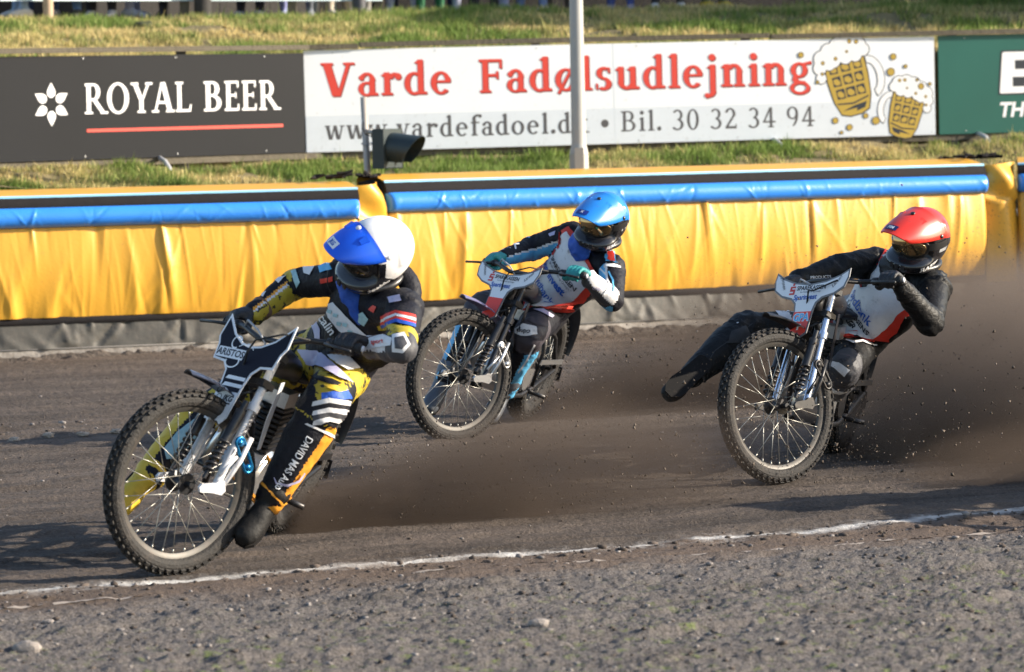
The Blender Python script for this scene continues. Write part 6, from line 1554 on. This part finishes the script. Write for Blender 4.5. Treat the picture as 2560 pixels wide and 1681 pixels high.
pt('shoulder_patch', a1((1460, 830), (1560, 810), (1580, 860), (1480, 880)), VIO)
for k, (m_, a, b) in enumerate(((RED, 0, 26), (WHS, 26, 48), (RED, 48, 70), (DBL, 70, 100))): pt('arm_band', a1((1400, 960 + a + 30), (1530, 945 + a), (1690, 985 + a), (1690, 985 + b), (1530, 945 + b), (1400, 960 + b + 30)), m_, .006 - .0004 * k)
pt('elbow_band', a1((1370, 1070), (1450, 1045), (1620, 1090), (1640, 1170), (1500, 1110), (1380, 1110)), CAMO, .004)
pt('hip_panel', pp(*[(560 + x / 5.58, 740 + y / 5.58) for x, y in ((1050, 760), (1330, 760), (1450, 900), (1600, 1050), (1780, 1230), (1560, 1150), (1330, 1000), (1180, 960))]), VIO, .012)
pt('hip_panel', pp(*[(560 + x / 5.58, 740 + y / 5.58) for x, y in ((1450, 870), (1700, 860), (1860, 1030), (1700, 1070), (1560, 990))]), WHS, .016)
pt('knee_band', a2((1260, 500), (1400, 480), (1430, 530), (1260, 545)), DBL, .005)
for i, m_ in enumerate((WHS, K1, WHS, GRY, WHS)): y = 530 + i * 26; pt('knee_band', a2((1215, y + 18), (1300, y - 4), (1420, y + 14), (1412, y + 40), (1300, y + 22), (1208, y + 44)), m_, .006 + .0004 * i)
pt('shin_edge', a2((1165, 672), (1180, 666), (1345, 738), (1335, 752)), WHS, .006)
tx = ptxt('DAVID MAS Auto', 25, *A2(1180, 735), 122, .015, 0.0, .82); pt('shin_lettering', tx, TXT_W, .008, 5)
pt('shin_swoosh', cstrip([A2(1160, 940), A2(1130, 985), A2(1070, 1010), A2(1010, 1000), A2(998, 970)], [3, 5, 6, 5, 2]), VIO, .008)
pt('boot_trim', a2((850, 1150), (930, 1130), (1040, 1120), (1010, 1160), (900, 1200), (850, 1200)), ORG, .01)
pt('shin_piping', cstrip([A2(1330, 760), A2(1250, 900), A2(1130, 1050), A2(1040, 1120), A2(930, 1000)], 5), ORG, .008)
pt('shin_panel', a2((560, 640), (630, 640), (560, 740), (470, 850), (390, 870), (380, 810), (450, 720)), TEALT, .006)
# trouser lining showing behind the hip
# ---------------- middle rider
root, hit, F = P2
def b3(*q): return pp(*[(1000 + x / 3.907, 460 + y / 3.907) for x, y in q])
def b4(*q): return pp(*[(1000 + x / 3.72, 700 + y / 3.72) for x, y in q])
pt('sleeve_print', b3((1085, 590), (1165, 580), (1168, 595), (1130, 600), (1135, 640), (1120, 640), (1115, 602), (1085, 606)), TXT_W, .004)
pt('sleeve_print', b3((1450, 490), (1520, 460), (1510, 500), (1465, 515)), VIO, .004)
pt('shoulder_patch', b3((2010, 670), (2080, 660), (2115, 770), (2015, 775)), LBL, .016); pt('shoulder_patch', b3((2030, 690), (2075, 685), (2095, 755), (2035, 760)), RED, .019)
pt('sleeve_print', b3((2010, 790), (2090, 785), (2150, 810), (2150, 825), (2010, 810)), TXT_W, .006)
pt('knee_patch', b3((1130, 1420), (1200, 1370), (1330, 1400), (1340, 1470), (1200, 1490), (1130, 1460)), WHS, .007); pt('knee_print', ptxt('dupo', 15, 1294, 829, 8, .02), TXT_K, .010)
pt('knee_patch', b3((1230, 1330), (1320, 1290), (1440, 1330), (1440, 1400), (1340, 1380)), BRN, .005)
pt('thigh_print', ptxt('PA', 20, 1192, 768, 30, .02), TXT_K, .006)
pt('shin_edge', cstrip([(1000 + x / 3.72, 700 + y / 3.72) for x, y in ((1250, 600), (1180, 740), (1100, 860))], 4), TXT_W, .006)
# ---------------- right-hand rider
root, hit, F = P3
def c5(*q): return pp(*[(1640 + x / 3.064, 500 + y / 3.064) for x, y in q])
pt('thigh_band', c5((915, 855), (975, 835), (1030, 950), (985, 965)), WHS, .006)
pt('thigh_print', ptxt('OAW', 17, *(1640 + 1000 / 3.064, 500 + 862 / 3.064), -22, .02), TXT_W, .006)
pt('knee_band', pp(*[(1640 + x / 3.398, 760 + y / 3.398) for x, y in ((1505, 490), (1560, 500), (1645, 560), (1600, 612), (1490, 525))]), WHS, .008)
pt('waist_piping', cstrip([(1640 + x / 3.064, 500 + y / 3.064) for x, y in ((1455, 1080), (1510, 1098), (1580, 1085), (1640, 1105), (1690, 1105))], [2, 5, 5, 6, 3]), WHS, .008)
pt('sleeve_print', ptxt('PRODUCTS', 10, *(1640 + 1180 / 3.064, 500 + 606 / 3.064), -4, .01), TXT_W, .006)
pt('knee_print', ptxt('TOP', 12, *(1640 + 1420 / 3.064, 500 + 1250 / 3.064), -20, .02), TXT_K, .008)

SEAM = mat('seam_grey', (0.014, 0.014, 0.016), 0.6, vary=0.2)
def c6(*q): return [(1640 + x / 3.398, 760 + y / 3.398) for x, y in q]
pt('leg_seam', cstrip(c6((820, 170), (640, 300), (500, 400), (420, 520)), 2.2), SEAM, .005); pt('leg_seam', cstrip(c6((900, 330), (700, 440), (520, 580)), 2.2), SEAM, .005)
pt('knee_pad', pp(*c6((640, 240), (760, 190), (800, 260), (700, 330), (600, 340))), SEAM, .009)
pt('boot_edge', cstrip(c6((290, 510), (340, 560), (400, 640), (410, 700)), 5), SEAM, .010); pt('boot_buckle', pp(*c6((285, 505), (330, 490), (345, 525), (300, 545))), GBLK, .014)
for y in (0, 55, 110): pt('sleeve_crease_trim', cstrip([(1640 + x / 3.064, 500 + yy / 3.064) for x, yy in ((1900, 690 + y), (1960, 720 + y), (2040, 735 + y))], 1.6), SEAM, .004)
root, hit, F = P2
pt('knee_print', b3((1150, 1480), (1330, 1490), (1330, 1505), (1150, 1498)), TXT_K, .008); pt('thigh_print', b3((1300, 1230), (1400, 1225), (1500, 1290), (1480, 1310), (1380, 1260)), VIO, .006)
pt('sleeve_line', cstrip([(1000 + x / 3.907, 460 + y / 3.907) for x, y in ((1960, 830), (2020, 900), (2040, 1000), (1990, 1080))], 4), TXT_W, .006); pt('sleeve_line', cstrip([(1000 + x / 3.907, 460 + y / 3.907) for x, y in ((2040, 860), (2080, 950), (2080, 1050))], 4), LBL, .006)
pt('forearm_print', ptxt('CASH', 9, 1480, 722, 12, .02), VIO, .006)
root, hit, F = P1
pt('forearm_print', a1((1300, 1180), (1420, 1150), (1500, 1180), (1490, 1240), (1330, 1260)), WHS, .006); pt('forearm_print', ptxt('sport', 14, *A1(1330, 1230), -6, .02), RED, .009)
pt('elbow_pad', a1((1500, 1150), (1600, 1130), (1650, 1230), (1590, 1300), (1500, 1290)), WHS, .005); pt('elbow_pad', a1((1520, 1180), (1590, 1165), (1620, 1230), (1580, 1270), (1525, 1260)), GRY, .008)
pt('thigh_print', pp(*[(560 + x / 5.58, 740 + y / 5.58) for x, y in ((1200, 1100), (1500, 1170), (1640, 1230), (1560, 1260), (1300, 1180))]), K1, .006)
pt('thigh_print', pp(*[(560 + x / 5.58, 740 + y / 5.58) for x, y in ((1390, 1240), (1560, 1260), (1700, 1330), (1600, 1350), (1450, 1300))]), YEL, .008)
# ================================================================== TERRACE: crowd rail, spectators, dark backdrop, shade blocker
def crest_at(px, off=0.5):
    p = np.array([np.interp(px, xs_px, [q[k] for q in CRl]) for k in range(3)]); return p + np.array([0, off, 0.0])
PALE = mat('rail_panel_pale', (0.55, 0.66, 0.70), 0.5, vary=0.08); DKW = mat('dark_timber', (0.025, 0.022, 0.02), 0.8, vary=0.3, scale=8, bump=0.3, bscale=30)
def low_edge(px, d_off, py): p = crest_at(px, d_off); return unproj(px, py, p[1])
for i, (p0, p1, lab) in enumerate(((-700, 482, 'pale panel of the crowd barrier at the top left corner'), (497, 955, 'pale panel of the crowd barrier above the join of the dark and white boards'))):
    root = empty('crowd_barrier', V(crest_at(p0, .45))); tag(root, lab, 'barrier', 'crowd barrier panels on the terrace'); o = crest_at(p0, .45)
    a = low_edge(p0, .45, 3) - o; b = low_edge(p1, .45, 3) - o; mb = MB(); mb.bar(a + np.array([0, 0, .35]), b + np.array([0, 0, .35]), .03, .70); mb.build('panel', PALE, root)
    mb = MB(); mb.bar(a + np.array([0, 0, .73]), b + np.array([0, 0, .73]), .07, .05); mb.build('top_rail', WOOD, root)
    for q in np.linspace(0.02, .98, 3): c = a + (b - a) * q; mb = MB(); mb.box((c[0], c[1] + .06, c[2] - .0), (.045, .045, .75)); mb.build('post', WOOD, root)
for px, w, m_, lab in ((104, .05, mat('pale_post', (.42, .30, .2), .7, vary=.2), 'pale wooden post of the crowd barrier near the top left corner'), (490, .085, DKW, 'dark thick post between the two pale barrier panels'), (893, .07, GRY, 'grey post at the right end of the pale barrier panels')):
    c = crest_at(px, .36); mb = MB(); mb.lathe([(w, -.3), (w, 1.0), (w * .8, 1.03)], (0, 0, 0), (0, 0, 1), 14); o = mb.build('barrier_post', m_, None, auto=40); o.location = V(c); tag(o, lab, 'post', 'barrier posts')
# dark backdrop added behind the crowd: stands in for shade, hides the sky
mb = MB(); root = empty('dark_backdrop', V(crest_at(1200, 3.0))); tag(root, 'dark backdrop added for the shade behind the spectators along the very top', 'wall'); o = crest_at(1200, 3.0); n0 = 0
pxs = np.linspace(-800, 3300, 30)
for q0, q1 in zip(pxs[:-1], pxs[1:]):
    a = crest_at(q0, 3.2) - o; b = crest_at(q1, 3.2) - o; mb = MB(); mb.bar(a + np.array([0, 0, 1.4]), b + np.array([0, 0, 1.4]) - (b - a) * .01, .06, 3.4); mb.build('panel', DKW, root)
# spectators
def spectator_meshes():
    out = []
    for k in range(3):
        mb = MB(); sp = (.10, .13, .11)[k]
        for s_ in (1, -1):
            limb(mb, [(.0, .09 * s_, .92), (.03 * (k - 1), .10 * s_, .50), (.0, sp * s_, .09)], [.095, .07, .045], 12)
            rings = [ell_ring(Vector((x, sp * s_ * 1.05, z)), Vector((0, 1, 0)), Vector((0, 0, 1)), w, h, 12) for x, z, w, h in ((-.09, .045, .025, .03), (-.06, .05, .04, .045), (.04, .05, .045, .045), (.13, .035, .045, .032), (.17, .03, .02, .015))]; mb.rings(rings)
            limb(mb, [(0, .19 * s_, 1.40), (-.03, .25 * s_, 1.14), (.10 + .06 * k, .20 * s_, .95 + .12 * k)], [.06, .05, .035], 12); mb.ball((.13 + .06 * k, .20 * s_, .93 + .12 * k), (.05, .03, .045), 8, 6)
        mb.rings([ell_ring(Vector((x, 0, z)), Vector((0, 1, 0)), Vector((1, 0, 0)) * -1, a, b, 18) for z, a, b, x in ((.84, .12, .08, 0), (.95, .17, .12, 0), (1.15, .16, .115, 0), (1.36, .19, .12, 0), (1.45, .13, .08, 0), (1.5, .055, .055, .01), (1.56, .05, .05, .015))])
        mb.ball((.02, 0, 1.64), (.095, .078, .115), 14, 10); mb.ball((.115, 0, 1.63), (.02, .013, .02), 6, 4)
        v, nr, f = remesh(mb, .018, 3); fz = np.array([v[list(q)].mean(0) for q in f]); z = fz[:, 2]
        mi = np.where(z < .085, 3, np.where(z < .93, 2, np.where((z < 1.5) & ~((fz[:, 0] > .06) & (z < .98)), 1, np.where((z > 1.69) | ((fz[:, 0] < -.02) & (z > 1.56)), 4, 0))))
        out.append((v, f, mi))
    return out
SPM = spectator_meshes(); SKIN = mat('skin', (.52, .33, .25), .5, vary=.08)
def cl(name, c): return mat(name, c, .75, vary=.15, scale=10, bump=.2, bscale=50)
crowd = [(15, 'light blue jeans', (.30, .42, .62), (.62, .62, .65), 'white shoes'), (62, 'dark blue trousers', (.03, .06, .16), (.30, .32, .38), 'grey shoes'), (128, 'mid blue jeans', (.08, .16, .34), (.04, .04, .05), 'black shoes'), (215, 'black trousers', (.02, .02, .025), (.60, .60, .62), 'white shoes'),
    (292, 'pale lilac trousers', (.36, .40, .62), (.40, .45, .60), 'pale shoes'), (400, 'charcoal trousers', (.04, .04, .05), (.05, .05, .06), 'dark shoes'), (600, 'black jeans', (.02, .02, .03), (.45, .45, .62), 'lilac shoes'), (657, 'lavender trousers', (.30, .33, .62), (.42, .45, .7), 'lavender shoes'),
    (733, 'slate grey trousers', (.14, .16, .20), (.18, .20, .24), 'slate shoes'), (792, 'bleached jeans', (.42, .48, .50), (.50, .52, .50), 'cream shoes'), (838, 'beige trousers', (.40, .36, .30), (.55, .54, .50), 'sand shoes'), (880, 'brown grey trousers', (.20, .19, .17), (.12, .12, .12), 'brown shoes'),
    (950, 'black tracksuit', (.015, .015, .02), (.10, .10, .14), 'black trainers'), (996, 'grey lilac trousers', (.28, .29, .40), (.40, .40, .50), 'grey lilac shoes'), (1068, 'dark green trousers', (.01, .10, .04), (.02, .14, .06), 'green shoes'), (1112, 'grey tracksuit bottoms', (.24, .25, .32), (.40, .40, .45), 'pale grey trainers'),
    (1152, 'navy trousers', (.015, .02, .06), (.36, .38, .55), 'blue shoes'), (1205, 'black shorts', (.02, .02, .02), (.05, .045, .04), 'black boots'), (1250, 'grey blue trousers', (.22, .24, .36), (.30, .32, .42), 'grey blue shoes'), (1330, 'washed blue jeans', (.12, .17, .30), (.55, .5, .5), 'pink shoes'), (1400, 'dark brown trousers', (.05, .035, .025), (.04, .03, .03), 'brown boots'),
    (1560, 'deep blue trousers', (.03, .05, .18), (.2, .2, .25), 'grey sneakers'), (1680, 'black leggings', (.02, .02, .02), (.5, .5, .5), 'light sneakers'), (1800, 'olive trousers', (.08, .08, .04), (.5, .35, .03), 'yellow sneakers')]
r_ = np.random.default_rng(3); tops = [(.3, .05, .05), (.05, .1, .3), (.4, .4, .42), (.04, .04, .05), (.1, .25, .15), (.45, .3, .1)]
for i, (px, tn, tc_, sc_, sn) in enumerate(crowd):
    v, f, mi = SPM[i % 3]; c = crest_at(px, .95 + .25 * r_.random()); rz = R(-90 + r_.normal(0, 25))
    root = empty('person', V(c)); root.rotation_euler.z = rz; root.location.z = c[2] + .04
    tag(root, 'spectator in %s and %s on the terrace at the top edge' % (tn, sn), 'person', 'spectators on the terrace')
    mesh_np('body', v, f, root, [SKIN, cl('top_%d' % (i % 6), tops[i % 6]), cl('trousers_' + tn.replace(' ', '_'), tc_), cl('shoes_' + sn.replace(' ', '_'), sc_), cl('hair_%d' % (i % 3), [(.03, .02, .015), (.2, .12, .05), (.3, .28, .25)][i % 3])], True, fmat=mi)
# hut-shaped blocker added out of view at right to shade the upper bank
c = np.array([6.2, 33.75, 2.3]); root = empty('shade_blocker', V(c)); tag(root, 'unseen hut-shaped blocker beyond the right edge, added to shade the upper bank', 'shade blocker')
mb = MB()
for x0, x1, y0, y1 in ((0, 3.2, 0, .12), (0, 3.2, 3.6, 3.72), (0, .12, .12, 3.6), (3.08, 3.2, .12, 3.6)):
    mb = MB(); mb.box(((x0 + x1) / 2, (y0 + y1) / 2, 1.2), ((x1 - x0) / 2, (y1 - y0) / 2, 1.7)); mb.build('wall', mat('blocker_timber', (.16, .09, .05), .8, vary=.3, scale=6, bump=.3), root)
mb = MB(); mb.prism([(-.3, 2.88), (3.5, 2.88), (3.5, 2.96), (1.6, 3.75), (-.3, 2.96)], ((0, -.3, 0), Vector((1, 0, 0)), Vector((0, 0, 1))), 4.3); mb.build('roof', mat('blocker_roof', (.06, .06, .065), .8, vary=.2), root)
mb = MB(); mb.box((1.0, -.02, .45), (.42, .03, .95)); mb.build('door', WHITEP, root)
mb = MB(); mb.box((2.3, -.015, 1.4), (.5, .02, .4)); mb.build('window', mat('blocker_glass', (.05, .06, .07), .08, coat=.5), root)
# ================================================================== DUST AND FLYING DIRT
def dust_mat(name, D, L, w, h0, h1, xr, col, seed, soft=0.35, nlo=0.35, fade=.9):
    mm = bpy.data.materials.new(name); mm.use_nodes = True; nt = mm.node_tree; N = nt.nodes; Lk = nt.links.new
    N.remove(N['Principled BSDF']); pv = N.new('ShaderNodeVolumePrincipled'); Lk(pv.outputs[0], N['Material Output'].inputs['Volume'])
    pv.inputs['Color'].default_value = (*col, 1); pv.inputs['Density Attribute'].default_value = ''; pv.inputs['Anisotropy'].default_value = 0.2
    tc = N.new('ShaderNodeTexCoord'); sx = N.new('ShaderNodeSeparateXYZ'); Lk(tc.outputs['Object'], sx.inputs[0])
    def math_(op, a, b=None, c=None):
        n = N.new('ShaderNodeMath'); n.operation = op
        for i, q in enumerate((a, b, c)):
            if q is None: continue
            if isinstance(q, (int, float)): n.inputs[i].default_value = q
            else: Lk(q, n.inputs[i])
        return n.outputs[0]
    def mr(v, a, b, c, d, t='SMOOTHSTEP'):
        n = N.new('ShaderNodeMapRange'); n.interpolation_type = t
        for i, q in enumerate((a, b, c, d)): n.inputs[i + 1].default_value = q
        Lk(v, n.inputs[0]); return n.outputs[0]
    mp = N.new('ShaderNodeMapping'); mp.inputs['Scale'].default_value = (0.9, 1.6, 1.9); mp.inputs['Location'].default_value = (seed * 3.1, 0, 0); Lk(tc.outputs['Object'], mp.inputs[0])
    nz = N.new('ShaderNodeTexNoise'); nz.inputs['Scale'].default_value = 1.7; nz.inputs['Detail'].default_value = 5; nz.inputs['Roughness'].default_value = 0.6; Lk(mp.outputs[0], nz.inputs['Vector'])
    top = mr(sx.outputs['X'], 0, xr, h0, h1)
    zz = math_('ADD', math_('DIVIDE', sx.outputs['Z'], top), math_('MULTIPLY', math_('SUBTRACT', nz.outputs['Fac'], 0.5), 0.9))
    zf = mr(zz, 1 - soft, 1 + soft * .4, 1.0, 0.0)
    wide = mr(sx.outputs['X'], 0, xr, w * .32, w * .95)
    yf = mr(math_('DIVIDE', math_('ABSOLUTE', sx.outputs['Y']), wide), .5, 1.0, 1.0, 0.0)
    xf = math_('MULTIPLY', mr(sx.outputs['X'], 0, .12, 0.0, 1.0), mr(sx.outputs['X'], L * fade, L, 1.0, 0.0))
    thin = mr(sx.outputs['X'], 0, 1.3, 2.6, 0.9)
    d = math_('MULTIPLY', math_('MULTIPLY', zf, yf), math_('MULTIPLY', xf, math_('MULTIPLY', thin, mr(nz.outputs['Fac'], nlo, .68, .25, 1.3))))
    Lk(math_('MULTIPLY', d, D), pv.inputs['Density'])
    mm.cycles.volume_step_rate = 0.5
    return mm
def plume(x, y, ang, L, w, H, D, h0, h1, xr, col, seed, label, **k):
    mb = MB(); mb.box((L / 2, 0, H / 2 - .04), (L / 2, w, H / 2 + .04)); o = mb.build('dust_cloud', dust_mat('dust_%d' % seed, D, L, w, h0, h1, xr, col, seed, **k))
    o.location = (x, y, 0); o.rotation_euler.z = ang; tag(o, label, 'dust', kind='stuff'); return o
BACK = math.atan2(.458, .889); DC = (0.185, 0.145, 0.118); DC2 = (0.275, 0.225, 0.19)
plume(-1.02, 14.78, BACK + R(4), 2.5, .60, .60, 5.5, .16, .42, 1.6, DC, 1, 'brown dust thrown up behind the rear wheel of the nearest motorcycle', fade=.35)
plume(0.05, 20.15, BACK + R(4), 4.8, 1.0, 1.1, 2.1, .14, .80, 2.0, DC, 2, 'brown dust trailing behind the middle motorcycle')
plume(1.62, 17.35, BACK - R(2), 2.9, 1.6, 1.15, 1.5, .22, .88, 1.2, DC2, 3, 'dense brown dust trailing behind the right-hand motorcycle', soft=.22, nlo=.2)
plume(1.75, 16.15, BACK - R(3), 2.4, .80, .40, 1.1, .10, .24, .8, DC, 4, 'low brown dust hugging the track right of the right-hand motorcycle', soft=.5)
def flying():
    r_ = np.random.default_rng(12); P = []; S_ = []
    def spray(x, y, ang, L, w, h, n, s0, s1):
        d = L * r_.random(n) ** 0.8; c, s_ = math.cos(ang), math.sin(ang); lat = r_.normal(0, 1, n) * (.06 + w * d / L * .5); z = np.abs(r_.normal(0, .45, n)) * (.08 + h * np.sqrt(d / L)) + .02
        P.append(np.stack([x + d * c - lat * s_, y + d * s_ + lat * c, z], -1)); S_.append(s0 + (s1 - s0) * r_.random(n) ** 5)
    spray(-1.0, 14.8, BACK + R(3), 4.5, .8, .7, 2600, .0010, .006); spray(.1, 20.1, BACK + R(3), 6.5, 1.0, 1.2, 2200, .0014, .007); spray(1.6, 17.6, BACK, 5, 1.2, 1.3, 4200, .0010, .0055)
    spray(-.98, 14.8, BACK + R(3), 1.6, .35, .5, 1800, .0012, .0052); spray(.1, 20.1, BACK + R(3), 1.8, .4, .6, 1200, .0016, .006); spray(1.62, 17.6, BACK, 1.8, .5, .7, 1600, .0014, .006)
    spray(-1.0, 14.8, BACK + R(3), 3.0, .55, .55, 9000, .0006, .0022); spray(.1, 20.1, BACK + R(3), 5.0, .9, .9, 7000, .0008, .003); spray(1.6, 17.6, BACK, 3.5, 1.3, 1.2, 12000, .0007, .0026)
    P_ = np.vstack(P); s_ = np.concatenate(S_); n = len(P_)
    tet = np.array([[1, 1, 1], [-1, -1, 1], [-1, 1, -1], [1, -1, -1]], float); tf = np.array([[0, 1, 2], [0, 3, 1], [0, 2, 3], [1, 3, 2]])
    a = r_.uniform(0, 6.28, n); c, q = np.cos(a), np.sin(a); T = tet[None] * (1 + .4 * r_.normal(size=(n, 4, 1)))
    v = np.stack([T[..., 0] * c[:, None] - T[..., 1] * q[:, None], T[..., 0] * q[:, None] + T[..., 1] * c[:, None], T[..., 2]], -1) * s_[:, None, None] + P_[:, None]
    f = (tf[None] + (np.arange(n) * 4)[:, None, None]).reshape(-1, 3); o = mesh_np('flying_dirt', v.reshape(-1, 3), f, None, attr_mat('clod', 0.95))
    col = np.array([[.10, .08, .065]]) * r_.uniform(.5, 1.6, (n, 1)); pale = r_.random(n) < .02; col[pale] = (.35, .31, .28); set_tint(o, np.repeat(col, 4, 0)); tag(o, 'grains of dirt flying up behind the three motorcycles', 'dirt', kind='stuff')
flying()
# ================================================================== fourth rider, just outside the right edge (the shadow in the lower right is his)
def copy_tree(o, parent=None, skip=()):
    c = o.copy(); COL.objects.link(c)
    if parent: c.parent = parent
    for ch in o.children: copy_tree(ch, c)
    return c
b4_ = copy_tree(BIKES[2][0]); b4_['label'] = 'speedway motorcycle following just outside the right edge of the picture'
p4_ = copy_tree(P2[0]); p4_['label'] = 'person on the motorcycle following just outside the right edge'
for o in (b4_, p4_): o.matrix_world = Matrix.Translation((3.75, -4.05, 0)) @ o.matrix_world
